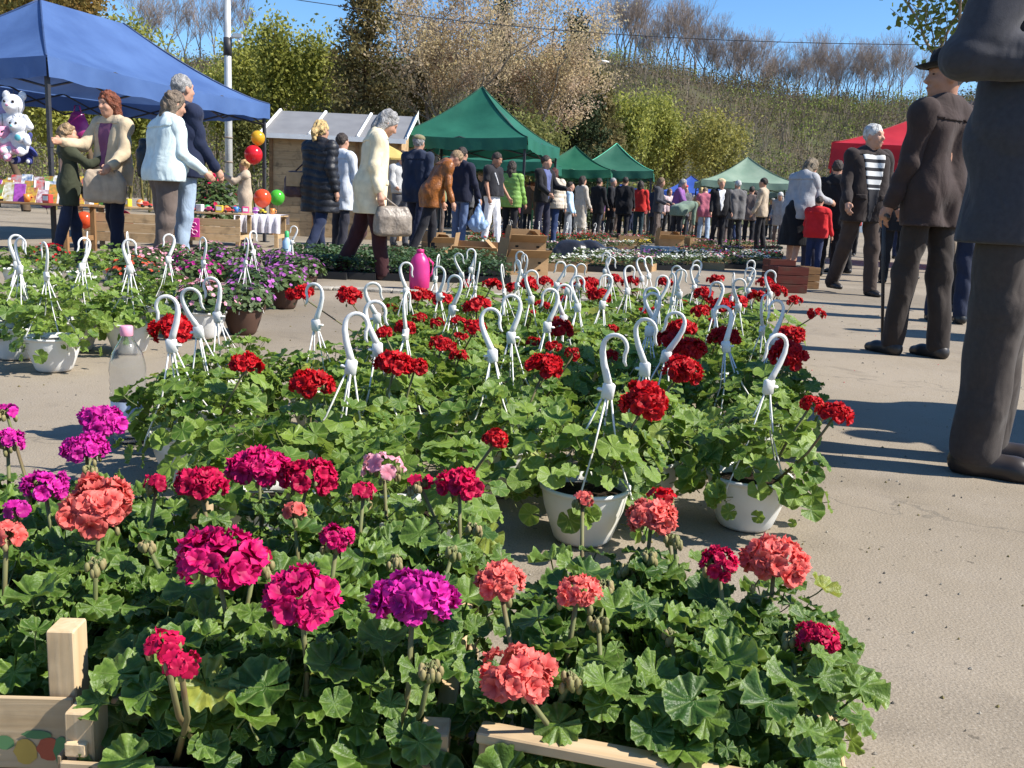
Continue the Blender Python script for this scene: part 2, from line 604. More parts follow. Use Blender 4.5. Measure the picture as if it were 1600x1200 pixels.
# ------------------------------------------------------------------ ground
def ground_material():
    m = bpy.data.materials.new('worn_asphalt')
    nt, lk, b = nodes(m)
    tc = N(nt, 'ShaderNodeTexCoord')
    P = tc.outputs['Object']

    def noise(s, d=5, dist=0):
        n = N(nt, 'ShaderNodeTexNoise')
        n.inputs['Scale'].default_value, n.inputs['Detail'].default_value, n.inputs['Distortion'].default_value = s, d, dist
        lk.new(P, n.inputs['Vector'])
        return n.outputs['Fac']

    def mapr(x, a, b_, c, d):
        r = N(nt, 'ShaderNodeMapRange')
        r.inputs[1].default_value, r.inputs[2].default_value, r.inputs[3].default_value, r.inputs[4].default_value = a, b_, c, d
        lk.new(x, r.inputs[0])
        return r.outputs[0]

    def mix(f, a, b_, mode='MIX'):
        x = N(nt, 'ShaderNodeMix', data_type='RGBA', blend_type=mode)
        lk.new(f, x.inputs[0])
        for i, v in ((6, a), (7, b_)):
            if isinstance(v, tuple):
                x.inputs[i].default_value = rgb(v)
            else:
                lk.new(v, x.inputs[i])
        return x.outputs[2]

    c = mix(mapr(noise(.7, 6, .4), .3, .7, 0, 1), (.222, .182, .130), (.288, .240, .178))
    c = mix(mapr(noise(5, 6), .45, .75, 0, .5), c, (.29, .245, .19))
    c = mix(mapr(noise(2.3, 8, 1.2), .58, .74, 0, .55), c, (.13, .107, .08))
    g = noise(240, 3)
    c = mix(mapr(g, .56, .7, 0, .5), c, (.40, .36, .30))
    c = mix(mapr(g, .33, .44, .62, 0), c, (.11, .095, .075))
    c = mix(mapr(noise(.33, 5, 1.0), .50, .6, 0, .46), c, (.145, .122, .092))
    c = mix(mapr(noise(34, 2), .69, .73, 0, .7), c, (.09, .075, .055))
    # cracks
    vo = N(nt, 'ShaderNodeTexVoronoi', feature='DISTANCE_TO_EDGE')
    vo.inputs['Scale'].default_value = .55
    w = N(nt, 'ShaderNodeVectorMath', operation='ADD')
    nd = N(nt, 'ShaderNodeTexNoise')
    nd.inputs['Scale'].default_value, nd.inputs['Detail'].default_value = 2.6, 8
    lk.new(P, nd.inputs['Vector'])
    lk.new(P, w.inputs[0])
    lk.new(nd.outputs['Color'], w.inputs[1])
    lk.new(w.outputs[0], vo.inputs['Vector'])
    crack = mapr(vo.outputs[0], .0, .006, .5, 0)
    c = mix(crack, c, (.09, .08, .065))
    lk.new(c, b.inputs['Base Color'])
    b.inputs['Roughness'].default_value = .88
    b.inputs['Specular IOR Level'].default_value = .25
    bp = N(nt, 'ShaderNodeBump')
    bp.inputs['Strength'].default_value = .42
    bp.inputs['Distance'].default_value = .006
    h = N(nt, 'ShaderNodeMath', operation='ADD')
    lk.new(noise(160, 4), h.inputs[0])
    h2 = N(nt, 'ShaderNodeMath', operation='MULTIPLY')
    h2.inputs[1].default_value = 1.3
    lk.new(noise(18, 6), h2.inputs[0])
    lk.new(h2.outputs[0], h.inputs[1])
    lk.new(h.outputs[0], bp.inputs['Height'])
    lk.new(bp.outputs[0], b.inputs['Normal'])
    return m


gm = MB().add([(-400, -60, 0), (400, -60, 0), (400, 500, 0), (-400, 500, 0)], [(0, 1, 2, 3)])
tag(gm.build('ground', ground_material()), 'worn sunlit grey beige asphalt of the market square', kind='structure')

# low concrete kerb strip between the stalls and the flower pots
kb = MB()
kerb_m = mat('kerb_concrete', (.34, .31, .26), .9, .25, 6, .5, 40, .2)


# ------------------------------------------------------------------ hill
def hill_h(x, y):
    x = np.asarray(x, float)
    t = np.clip((y - 95 - .10 * np.abs(x - 20)) / 100.0, 0, 1)
    s = t * t * (3 - 2 * t)
    return s * (26.0 + .035 * np.clip(x - 45, 0, 80) + 2.6 * np.sin(x * .031 + 1.9) + 1.2 * np.sin(x * .083)) + .9 * np.sin(x * .21 + y * .13) * s - .05


hx, hy = np.meshgrid(np.linspace(-210, 230, 111), np.linspace(90, 330, 81), indexing='ij')
HP = np.stack([hx, hy, hill_h(hx, hy)], -1)
hm = MB()
hm.grid(HP[:, ::-1])
tag(hm.build('hill', mat('hill_earth', (.105, .085, .055), .95, .3, .12, .5, 1.2, .1, col2=(.085, .095, .04)), smooth=True), 'low wooded hill behind the market', kind='structure')


# ------------------------------------------------------------------ trees
def branching(rg, base, d0, L, r0, levels, split, spread, shrink=.72, wobble=.12, up=.1, segs=3, rmin=.004):
    """list of (a, b, ra, rb, level) segments of one branching stem"""
    out = []
    stack = [(np.array(base, float), np.array(d0, float), L, r0, 0)]
    while stack:
        p, d, l, r, lv = stack.pop()
        n = segs if lv < levels - 1 else 2
        for i in range(n):
            d = d + rg.normal(0, wobble, 3) + np.array([0, 0, up * (.4 if lv == 0 else 1)])
            d /= np.linalg.norm(d)
            q = p + d * l / n
            rb = max(rmin, r * (1 - .3 * (i + 1) / n))
            out.append((p, q, max(rmin, r * (1 - .3 * i / n)), rb, lv))
            p = q
            if lv < levels - 1 and i < n - 1 and lv > 0 and rg.random() < .55:
                a = rg.uniform(0, 2 * math.pi)
                sd = np.array([math.cos(a), math.sin(a), .25])
                stack.append((p, d * .55 + sd * spread, l * shrink * .8, rb * .6, lv + 1))
        if lv < levels - 1:
            k = split[min(lv, len(split) - 1)]
            a0 = rg.uniform(0, 2 * math.pi)
            for j in range(k):
                a = a0 + 2 * math.pi * j / k + rg.normal(0, .35)
                sd = np.array([math.cos(a), math.sin(a), 0])
                nd = d + sd * spread * rg.uniform(.6, 1.3)
                stack.append((p, nd / np.linalg.norm(nd), l * shrink * rg.uniform(.8, 1.2), rb * .72, lv + 1))
    return out


def seg_mesh(segs, sides=3):
    A = np.array([s[0] for s in segs])
    B = np.array([s[1] for s in segs])
    ra = np.array([s[2] for s in segs])[:, None]
    rb = np.array([s[3] for s in segs])[:, None]
    D = B - A
    D /= np.linalg.norm(D, axis=1)[:, None] + 1e-9
    ref = np.where(np.abs(D[:, 2:3]) < .9, np.array([[0, 0, 1.]]), np.array([[1., 0, 0]]))
    U = np.cross(D, ref)
    U /= np.linalg.norm(U, axis=1)[:, None]
    W = np.cross(D, U)
    V = []
    for c, r in ((A, ra), (B, rb)):
        for j in range(sides):
            t = 2 * math.pi * j / sides
            V.append(c + r * (math.cos(t) * U + math.sin(t) * W))
    V = np.stack(V, 1)
    n = len(segs)
    base = (np.arange(n) * sides * 2)[:, None]
    F = np.concatenate([base + np.array([[j, (j + 1) % sides, sides + (j + 1) % sides, sides + j]]) for j in range(sides)])
    return V.reshape(-1, 3), F


def leaf_cards(P, size, rg, up=0.0, aspect=.55, droop=None):
    """one small folded leaf (two triangles as a kite quad) at each point"""
    n = len(P)
    a = rg.normal(size=(n, 3))
    if droop is not None:
        a = a * .5 + np.array([0, 0, -droop])
    a /= np.linalg.norm(a, axis=1)[:, None]
    b = np.cross(a, rg.normal(size=(n, 3)))
    b /= np.linalg.norm(b, axis=1)[:, None]
    s = size * rg.uniform(.6, 1.4, (n, 1))
    t = P - a * s * .5
    q = P + a * s * .5
    l = P + b * s * aspect * .5
    r = P - b * s * aspect * .5
    V = np.stack([t, l, q, r], 1).reshape(-1, 3)
    F = np.arange(4 * n).reshape(n, 4)
    return V, F


def crown_points(segs, n, rg, jitter, minlv):
    tips = [s for s in segs if s[4] >= minlv]
    A = np.array([s[0] for s in tips])
    B = np.array([s[1] for s in tips])
    i = rg.integers(0, len(tips), n)
    t = rg.random((n, 1))
    return A[i] * (1 - t) + B[i] * t + rg.normal(0, jitter, (n, 3))


BARK_GREY = mat('bark_grey', (.26, .21, .16), .9, .3, 3, .4, 14, .1)
BARK_BROWN = mat('bark_brown', (.10, .07, .045), .9, .3, 3, .4, 14, .1)
BARK_OLIVE = mat('bark_olive', (.15, .13, .05), .9, .3, 3, .4, 14, .1)
FOL = {
    'willow': mat('willow_leaf', (.30, .33, .06), .6, .35, .55, 0, None, .3, .45, col2=(.46, .46, .11)),
    'yellow': mat('yellow_willow_leaf', (.28, .27, .06), .6, .35, .4, 0, None, .3, .4, col2=(.42, .38, .10)),
    'juniper': mat('juniper_spray', (.15, .15, .05), .75, .3, .8, 0, None, .2, .3, col2=(.26, .20, .085)),
    'maple': mat('budding_maple_leaf', (.70, .53, .41), .7, .2, .9, 0, None, .2, .5, col2=(.60, .50, .26)),
    'russet': mat('russet_leaf', (.45, .25, .07), .7, .35, .9, 0, None, .2, .45, col2=(.22, .22, .07)),
    'dark': mat('dark_conifer_spray', (.035, .055, .025), .8, .3, .8, 0, None, .2, .15, col2=(.06, .085, .035)),
    'poplar': mat('fresh_poplar_leaf', (.13, .19, .04), .5, .3, .8, 0, None, .35, .35, col2=(.2, .25, .06)),
    'olive': mat('olive_bush_leaf', (.14, .16, .045), .7, .35, .6, 0, None, .2, .35, col2=(.22, .22, .065)),
}


def leafy_tree(name, label, x, y, h, kind, width, nleaf, lsize, seed, bark=None, levels=5, trunk=.3, spread=.55, shrink=.7, split=(3, 3, 3, 2), jitter=.25, droop=None, up=.12, minlv=2, base_z=0.0, multi=1, group=None, aspect=.55, z0=None):
    rg = np.random.default_rng(seed)
    segs = []
    for k in range(multi):
        off = np.array([rg.normal(0, .35), rg.normal(0, .35), 0]) * (multi > 1)
        lean = np.array([rg.normal(0, .16), rg.normal(0, .16), 1.0]) if multi > 1 else np.array([0, 0, 1.0])
        segs += branching(rg, off, lean, trunk, .035 * h * .45 / math.sqrt(multi), levels, split, spread, shrink, .1, up)
    P = np.concatenate([np.array([s[0] for s in segs]), np.array([s[1] for s in segs])])
    sz = h / P[:, 2].max()
    ext = np.percentile(np.abs(P[:, :2]), 97)
    sx = width * .5 / max(ext, 1e-6)
    S = np.array([sx, sx, sz])
    segs = [(a * S, b_ * S, ra, rb, lv) for a, b_, ra, rb, lv in segs]
    t = thing(name, label, 'tree', (x, y, base_z), 0, group)
    V, F = seg_mesh(segs, 4)
    put('trunk', mesh_np('trunk', V, F, mats=[bark or BARK_BROWN]), t)
    L = crown_points(segs, nleaf, rg, jitter, minlv)
    if z0 is not None:
        L = L[L[:, 2] > z0]
    V, F = leaf_cards(L, lsize, rg, droop=droop, aspect=aspect)
    put('crown', mesh_np('crown', V, F, mats=[FOL[kind]], smooth=False), t)
    return t


def conifer(name, label, x, y, h, w, kind, nleaf, seed, lsize=.22, group=None):
    rg = np.random.default_rng(seed)
    t = thing(name, label, 'tree', (x, y, 0), 0, group)
    segs = []
    k = 26
    for i in range(k):
        segs.append((np.array([0, 0, h * i / k]), np.array([0, 0, h * (i + 1) / k]), .16 * (1 - i / k) + .02, .16 * (1 - (i + 1) / k) + .02, 0))
    pts = []
    nb = 150
    for i in range(nb):
        z = h * (.04 + .95 * (i / nb) ** 1.05)
        L = w * .5 * (1 - (z / h) ** 1.3) * rg.uniform(.65, 1.15) + .18
        a = rg.uniform(0, 2 * math.pi)
        d = np.array([math.cos(a), math.sin(a), rg.uniform(-.1, .55)])
        p = np.array([0, 0, z])
        q = p + d * L
        segs.append((p, q, .03, .008, 1))
        m = int(nleaf / nb * (L / (w * .4) + .25))
        u = rg.random((m, 1)) ** .7
        pts.append(p + (q - p) * u + rg.normal(0, 1, (m, 3)) * (.12 + .16 * (1 - u)) * np.array([1, 1, 1.1]))
    V, F = seg_mesh(segs, 4)
    put('trunk', mesh_np('trunk', V, F, mats=[BARK_BROWN]), t)
    V, F = leaf_cards(np.concatenate(pts), lsize, rg, aspect=.4)
    put('crown', mesh_np('crown', V, F, mats=[FOL[kind]], smooth=False), t)
    return t


# the belt of trees behind the stalls
def tx(px, y):
    return x_at(px, y, 4.0)


leafy_tree('willow_tree', 'tall fresh green willow just right of the white lamp pole', tx(440, 40), 40, 7.6, 'willow', 6.6, 17000, .17, 3, BARK_OLIVE, multi=4, droop=.3, jitter=.32, up=.2, minlv=1)
leafy_tree('willow_tree', 'rounded green willow behind the man in the navy jacket', tx(300, 38), 38, 7.2, 'willow', 6.8, 17000, .17, 5, BARK_OLIVE, multi=4, droop=.3, jitter=.32, up=.2, minlv=1)
leafy_tree('willow_tree', 'low green willow showing under the blue canopy beside the toys', tx(130, 33), 33, 5.2, 'willow', 6.5, 22000, .15, 6, BARK_OLIVE, multi=4, droop=.3, jitter=.32, up=.2, minlv=1)
leafy_tree('willow_tree', 'green willow filling the gap under the ridge end of the blue canopy', tx(215, 44), 44, 7.6, 'willow', 5.5, 20000, .17, 7, BARK_OLIVE, multi=3, droop=.3, jitter=.32, up=.2, minlv=1)
leafy_tree('shrub', 'dark olive shrub behind the wooden kiosk roof', tx(475, 34), 34, 4.1, 'olive', 5.0, 16000, .14, 8, BARK_OLIVE, multi=4, jitter=.3, minlv=1)
conifer('juniper_tree', 'shaggy brown green juniper rising behind the wooden kiosk', tx(572, 33), 33, 9.2, 4.1, 'juniper', 17000, 9, .17)
conifer('juniper_tree', 'smaller brownish juniper between the shaggy one and the budding maple', tx(655, 36), 36, 6.5, 3.4, 'juniper', 10000, 10, .18)
leafy_tree('maple_tree', 'pinkish tan budding maple directly behind the big green canopy', tx(690, 33), 33, 11.0, 'maple', 6.6, 20000, .10, 12, BARK_GREY, levels=7, trunk=2.2, spread=.42, shrink=.76, jitter=.14, up=.14, split=(3, 3, 2, 2))
leafy_tree('maple_tree', 'second pinkish tan budding maple overhanging the right of the big green canopy', tx(815, 36), 36, 10.4, 'maple', 6.2, 19000, .105, 13, BARK_GREY, levels=7, trunk=2.0, spread=.45, shrink=.76, jitter=.14, up=.13, split=(3, 3, 2, 2))
leafy_tree('shrub', 'dense dark shrub under the maples behind the big green canopy', tx(760, 34), 34, 4.2, 'olive', 7.5, 20000, .15, 14, BARK_OLIVE, multi=5, jitter=.35, minlv=1)
conifer('spruce_tree', 'dark green spruce standing to the right of the budding maples', tx(893, 40), 40, 8.6, 4.0, 'dark', 17000, 15, .2)
conifer('spruce_tree', 'thin dark spruce with a pointed top among the maples', tx(778, 41), 41, 9.6, 2.4, 'dark', 12000, 16, .2)
conifer('juniper_tree', 'olive conifer at the right flank of the dark spruce', tx(935, 46), 46, 7.2, 3.6, 'juniper', 12000, 17, .22)
leafy_tree('willow_tree', 'yellow green willow above the pointed green canopy', tx(975, 56), 56, 8.0, 'willow', 6.5, 15000, .2, 18, BARK_OLIVE, multi=4, droop=.25, jitter=.35, up=.25, minlv=1)
leafy_tree('willow_tree', 'broad yellow willow behind the small blue canopy', tx(1060, 60), 60, 7.4, 'yellow', 8.0, 16000, .2, 19, BARK_OLIVE, multi=5, droop=-.25, jitter=.35, up=.25, minlv=1)
leafy_tree('shrub', 'brown olive thicket between the spruce and the yellow willows', tx(895, 52), 52, 6.2, 'olive', 6.5, 18000, .2, 20, BARK_OLIVE, multi=5, jitter=.4, minlv=1)
leafy_tree('oak_tree', 'russet leaved tree behind the peak of the blue canopy', tx(30, 27), 27, 9.0, 'russet', 8.5, 26000, .15, 21, BARK_BROWN, levels=6, trunk=2.0, spread=.5, jitter=.22)
leafy_tree('oak_tree', 'russet and green tree above the ridge of the blue canopy', tx(150, 31), 31, 8.6, 'russet', 5.5, 15000, .14, 22, BARK_BROWN, levels=6, trunk=2.2, spread=.5, jitter=.22)
leafy_tree('poplar_tree', 'fresh leaved poplar hanging over the man in the black hat', x_at(1540, 16, 4), 16, 7.2, 'poplar', 3.8, 4200, .10, 24, BARK_GREY, levels=6, trunk=2.6, spread=.5, shrink=.72, jitter=.12, minlv=3, aspect=.8)


# ------------------------------------------------------------------ bare trees on the ridge
def bare_variant(seed, h=13.0):
    rg = np.random.default_rng(seed)
    segs = branching(rg, (0, 0, 0), (rg.normal(0, .05), rg.normal(0, .05), 1), 2.8, .2, 6, (2, 3, 3, 3), .42, .78, .08, .09, segs=3, rmin=.015)
    zmax = max(s[1][2] for s in segs)
    k = h / zmax
    segs = [(a * k, b * k, ra, rb, lv) for a, b, ra, rb, lv in segs]
    big = [s for s in segs if s[4] <= 1]
    fine = [s for s in segs if s[4] > 1]
    return mesh_np('trunk', *seg_mesh(big, 4), mats=[RIDGE_BARK]), mesh_np('crown', *seg_mesh(fine, 3), mats=[RIDGE_TWIG])


RIDGE_BARK = mat('ridge_bark', (.19, .155, .13), .9, .2, 1, 0)
RIDGE_TWIG = mat('ridge_twig', (.27, .215, .18), .9, .2, .5, 0)
bare = [bare_variant(40 + i, 12.5 + i * .6) for i in range(6)]
rg_ = random.Random(5)
HILL_NAMES = ['bare winter tree with a round twiggy crown on the hill ridge']
ridge_px = [212, 236, 262, 288, 312, 338, 352, 384, 928, 962, 975, 992, 1022, 1040, 1050, 1078, 1098, 1112, 1128, 1140, 1160, 1176, 1192, 1208, 1232, 1250, 1262, 1278, 1296, 1312, 1330, 1342, 1352, 1368, 1384, 1398, 1412, 1440, 1462, 1015, 1030, 1060, 1088, 1120, 1150, 1168, 1184, 1220, 1240, 1270, 1288, 1304, 1320, 1360, 1376, 935, 968, 984, 1008, 1026, 1068, 1084, 1104, 1116, 1134, 1146, 1164, 1172, 1188, 1200, 1214, 1226, 1246, 1256, 1274, 1292, 1300, 1326, 1336, 1356, 1392, 1406]
LMK = [(225, 'above the ridge of the blue canopy'), (275, 'over the shoulder of the green willow by the lamp pole'), (325, 'left of the lamp pole'), (352, 'hard against the lamp pole'), (400, 'right of the lamp pole'), (945, 'beside the dark spruce'), (1005, 'above the yellow green willow'), (1034, 'at the left flank of the tall wide bare tree'), (1070, 'around the tall wide bare tree'), (1105, 'above the gap right of the yellow willow'), (1135, 'above the blonde woman in black'), (1165, 'above the point of the pale green canopy'), (1190, 'above the sand coloured jacket'), (1225, 'above the grey van'), (1255, 'above the woman in light grey'), (1283, 'above the child in the red jacket'), (1308, 'above the left corner of the red canopy'), (1335, 'just left of the striped man'), (1365, 'straight above the striped man'), (1400, 'right of the striped man'), (1425, 'left of the fresh poplar'), (2000, 'behind the fresh poplar')]


def LAND(px):
    return next(t for a, t in LMK if px <= a)


for i, px in enumerate(ridge_px):
    y = 192 + rg_.uniform(-6, 8)
    x = x_at(px, y, 30)
    s = rg_.uniform(.95, 1.35) * (.92 if px > 1100 else 1.0)
    if 935 < px < 1000 or 1035 < px < 1060:
        s = 1.5
    s *= .84
    if px < 400:
        s *= 1.3
    t = thing('bare_tree', {970: 'tallest round crowned bare tree on the skyline, above the yellow willow', 975: 'tallest round crowned bare tree on the skyline, above the yellow willow', 1050: 'tall wide bare tree on the skyline above the small blue canopy'}.get(px, 'bare leafless ridge tree ' + LAND(px)), 'tree', (x, y, float(hill_h(np.array(x), np.array(y))) - .3), rg_.uniform(0, 6.28), 'bare ridge trees ' + LAND(px))
    k_ = rg_.uniform(.8, 1.15)
    t.scale = (s * k_, s * k_, s)
    a, b_ = bare[rg_.randrange(6)]
    put('trunk', a, t)
    put('crown', b_, t)

# the far wood on the slope: one mass of stems, twigs and the first leaves
rg2 = np.random.default_rng(77)
n = 6400
wx = rg2.uniform(-120, 150, n)
wy = 88 + 118 * rg2.random(n) ** .8
keep = (wx / wy > -.66) & (wx / wy < .68)
wx, wy = wx[keep], wy[keep]
wz = hill_h(wx, wy)
segs = []
pts, cls = [], []
for x, y, z in zip(wx, wy, wz):
    tone = .60 + .38 * math.sin(x * .13 + 2 * math.sin(y * .09)) + rg2.normal(0, .38)
    hh = rg2.uniform(2.0, 5.6) * (.62 if y > 178 else 1)
    k = 5
    for j in range(k):
        d = np.array([rg2.normal(0, .28), rg2.normal(0, .28), 1.0]) * hh * rg2.uniform(.6, 1.05)
        p = np.array([x + rg2.normal(0, .5), y + rg2.normal(0, .5), z - .2])
        segs.append((p, p + d, rg2.uniform(.03, .07), .02, 0))
    m = 44
    q = np.array([x, y, z]) + rg2.normal(0, 1, (m, 3)) * np.array([1.1, 1.1, hh * .22]) + np.array([0, 0, hh * .6])
    pts.append(q)
    cls.append(np.full(m, 0 if tone < .45 else (1 if tone < .95 else 2)))
V1, F1 = seg_mesh(segs, 3)
PT = np.concatenate(pts)
CL = np.concatenate(cls)
V2, F2 = leaf_cards(PT, .30, rg2, aspect=.7)
mats_w = [mat('slope_stems', (.20, .16, .12), .9, .35, .05, 0), mat('slope_brown_twigs', (.17, .13, .08), .9, .35, .1, 0, None, .1, .2),
          mat('slope_olive_leaves', (.16, .155, .058), .9, .35, .1, 0, None, .1, .25), mat('slope_green_leaves', (.22, .26, .065), .9, .3, .1, 0, None, .1, .25)]
tag(put('woodland', mesh_np('woodland', np.concatenate([V1, V2]), np.concatenate([F1, F2 + len(V1)]), mats=mats_w, mi4=np.concatenate([np.zeros(len(F1), int), CL + 1]), smooth=False)),
    'far wood of bare brown and first green trees covering the hillside', kind='stuff')


# ------------------------------------------------------------------ pole and wires
def tube_obj(name, P, r, m, parent=None, n=8, smooth=True):
    return MB().tube(P, r, n).build(name, m, parent, smooth)


py_ = 18.0
px_x = x_at(357, py_, 2.0)
pole = thing('lamp_pole', 'slender whitish steel pole rising behind the blue canopy', 'pole', (px_x, py_, 0))
pm = mat('galvanised_steel', (.52, .52, .50), .45, .2, 3, .1, 30, .5, metal=.25)
MB().tube([(0, 0, 0), (0, 0, 2.2), (0, 0, 5.2)], [.075, .07, .06], 12).build('shaft', pm, pole, True)
MB().tube([(0, 0, 5.2), (0, 0, 8.0)], [.05, .045], 12).build('shaft', pm, pole, True)
MB().tube([(.06, 0, 3.62), (.19, -.02, 3.66), (.22, -.02, 3.55)], .03, 6).box((.2, -.02, 3.66), (.16, .07, .07)).build('bracket', pm, pole)
MB().tube([(0, 0, 3.3), (0, 0, 3.62)], .078, 12).build('clamp_band', BLACK_METAL(), pole, True)
for z in (.9, 1.35, 1.8):
    MB().tube([(0, 0, z), (0, 0, z + .03)], .08, 12).build('strap', mat('old_tape', (.25, .2, .16)), pole, True)


def wire(label, pts, r=.014):
    P = []
    for (a, b_) in zip(pts[:-1], pts[1:]):
        for k in range(16):
            t = k / 16
            sag = 0
            P.append(tuple(a[i] * (1 - t) + b_[i] * t + (sag if i == 2 else 0) for i in range(3)))
    P.append(pts[-1])
    return tag(tube_obj('power_line', P, r, BLACK_METAL(), n=5), label, 'cable')


def pt(px, py, y):
    return (x_at(px, y, z_at(px, py, y)), y, z_at(px, py, y))


wire('dark overhead cable running from the sky gap at the willow towards the far poplar', [*[pt(380 + 1320 * q_, -14 + 90 * (1 - (1 - q_) ** 2.6) - 6 * q_, 29) for q_ in [i_ / 14 for i_ in range(15)]]], .012)


# ------------------------------------------------------------------ canopies (pop-up tents)
def canopy_material(name, col, light):
    return mat(name, col, .55, .10, 1.6, .45, 3.5, .3, .26, col2=light)


def tent(name, label, a0, u_ang, L, W, eave, peak, col, light, ridge=0.0, posts=(1, 1, 1, 1), valance=.24, post_m=None, cat='canopy', truss=True, seam=.45, sag=.13, group=None, n=14):
    """a0: ground point of the near corner; local x runs along L, local y along W. The roof rises from the eave to a peak (or a ridge of length `ridge`)"""
    t = thing(name, label, cat, (a0[0], a0[1], 0), u_ang, group)
    cm = canopy_material(name + '_' + '%02d%02d%02d' % tuple(int(99 * c) for c in col), col, light)
    x1, x2 = (L - ridge) / 2, (L + ridge) / 2
    yc = W / 2
    # four roof panels: each is a fan from its eave edge to the peak / ridge
    def panel(e0, e1, p0, p1):
        P = np.zeros((n + 1, n + 1, 3))
        for i in range(n + 1):
            u = i / n
            for j in range(n + 1):
                v = j / n
                e = np.array(e0) * (1 - u) + np.array(e1) * u
                p = np.array(p0) * (1 - u) + np.array(p1) * u
                q = e * (1 - v) + p * v
                q[2] = eave + (peak - eave) * (v ** 1.22) - sag * math.sin(math.pi * v) * (.35 + .65 * math.sin(math.pi * u)) - .05 * math.sin(math.pi * u) * (1 - v) ** 2
                q[2] += .012 * math.sin(9 * u + 3 * v) * math.sin(math.pi * v)
                P[i, j] = q
        return P
    c = [(0, 0, eave), (L, 0, eave), (L, W, eave), (0, W, eave)]
    pk0, pk1 = (x1, yc, peak), (x2, yc, peak)
    for e0, e1, p0, p1 in ((c[0], c[1], pk0, pk1), (c[1], c[2], pk1, pk1), (c[2], c[3], pk1, pk0), (c[3], c[0], pk0, pk0)):
        MB().grid(panel(e0, e1, p0, p1)).build('roof_panel', cm, t, True)
    # valances with a little drape
    for (a, b_) in ((c[0], c[1]), (c[1], c[2]), (c[2], c[3]), (c[3], c[0])):
        a, b_ = np.array(a), np.array(b_)
        nv = 25
        d = (b_ - a) / np.linalg.norm(b_ - a)
        nrm = np.array([d[1], -d[0], 0])
        P = np.zeros((nv, 4, 3))
        for i in range(nv):
            u = i / (nv - 1)
            for j in range(4):
                v = j / 3
                q = a * (1 - u) + b_ * u
                q = q + nrm * (.012 + .02 * v * math.sin(u * 23) + .015 * v)
                q[2] = eave - .05 * math.sin(math.pi * u) - valance * v * (1 - .05 * math.sin(u * 40)) + .002
                P[i, j] = q
        MB().grid(P).build('valance', cm, t, True)
    fm = post_m or BLACK_METAL()
    ins = .06
    for (k, (x, y)) in enumerate(((ins, ins), (L - ins, ins), (L - ins, W - ins), (ins, W - ins))):
        if posts[k]:
            MB().box((x, y, eave / 2), (.045, .045, eave - .03)).box((x, y, .01), (.12, .12, .014)).box((x, y, eave * .55), (.06, .06, .05)).build('post', fm, t)
    sm_ = mat('seam_%s' % cm.name, [min(1, v * seam) for v in col], .6)
    for e, p in ((c[0], pk0), (c[1], pk1), (c[2], pk1), (c[3], pk0)):
        Q = []
        for i in range(13):
            v = i / 12
            q = np.array(e) * (1 - v) + np.array(p) * v
            q[2] = eave + (peak - eave) * (v ** 1.22) - sag * math.sin(math.pi * v) * .35 + .006
            Q.append(q)
        MB().tube(Q, .013, 5).build('hip_seam', sm_, t, True)
    if truss:
        zt, zb = eave - .02, eave - .34
        for (a, b_) in (((ins, ins), (L - ins, ins)), ((L - ins, ins), (L - ins, W - ins)), ((L - ins, W - ins), (ins, W - ins)), ((ins, W - ins), (ins, ins))):
            k = max(2, int(round(math.hypot(b_[0] - a[0], b_[1] - a[1]) / 1.2)))
            mb = MB()
            for i in range(k):
                p = [a[j] + (b_[j] - a[j]) * i / k for j in (0, 1)]
                q = [a[j] + (b_[j] - a[j]) * (i + 1) / k for j in (0, 1)]
                mb.tube([(p[0], p[1], zt), (q[0], q[1], zb)], .014, 4)
                mb.tube([(p[0], p[1], zb), (q[0], q[1], zt)], .014, 4)
            mb.build('truss', fm, t)
        MB().tube([(ins, yc, zb), (x1, yc, peak - .1)], .018, 5).tube([(L - ins, yc, zb), (x2, yc, peak - .1)], .018, 5).tube([(x1, yc, peak - .12), (x2 + .001, yc, peak - .12)], .018, 5).build('ridge_bar', fm, t)
    return t


BLUE = ((.070, .135, .33), (.095, .175, .39))
GREEN = ((.02, .13, .085), (.03, .17, .11))
# blue canopy: near corner post at px 75, ridge running away to the right
bx, by = x_at(74, 11.2, 2), 11.2
bang = math.atan2(.955, .297)
tent('canopy_tent', 'big bright blue canopy over the toy stall', (bx, by), bang, 4.7, 3.1, 2.24, 3.22, *BLUE, ridge=1.6, sag=.12)
gx = x_at(822, 19.0, 2)
tent('canopy_tent', 'large dark green canopy with a tall point in front of the maples', (gx - 2.78, 19.75), math.atan2(-.75, 2.78), 2.9, 2.9, 2.16, 3.3, *GREEN, sag=.14)
tent('canopy_tent', 'low green canopy behind the right side of the largest green one', (x_at(832, 28, 2), 28.0), -.12, 2.3, 2.6, 2.0, 2.72, (.02, .13, .07), (.03, .16, .085), post_m=mat('green_post', (.05, .16, .09), .5), sag=.1)
tent('canopy_tent', 'faded green canopy glimpsed under the valance of the largest one', (x_at(690, 25, 2), 25.0), -.1, 3.0, 3.0, 2.0, 2.7, (.02, .13, .09), (.03, .16, .1), sag=.1)
tent('canopy_tent', 'pointed green canopy with pale edge seams below the yellow willow', (x_at(895, 31, 2), 31.0), -.15, 2.6, 2.8, 2.16, 3.08, (.03, .14, .09), (.05, .17, .11), sag=.14, seam=4.0)
tent('canopy_tent', 'small bright blue pointed canopy in the distance', (x_at(1034, 50, 2), 50.0), -.1, 3.2, 3.0, 2.05, 2.95, (.045, .10, .42), (.05, .12, .46), sag=.1)
tent('canopy_tent', 'deep blue canopy in the shade between two green ones', (x_at(885, 46, 2), 46.0), -.1, 3.6, 3.0, 1.95, 2.5, (.03, .07, .34), (.04, .09, .38), sag=.06)
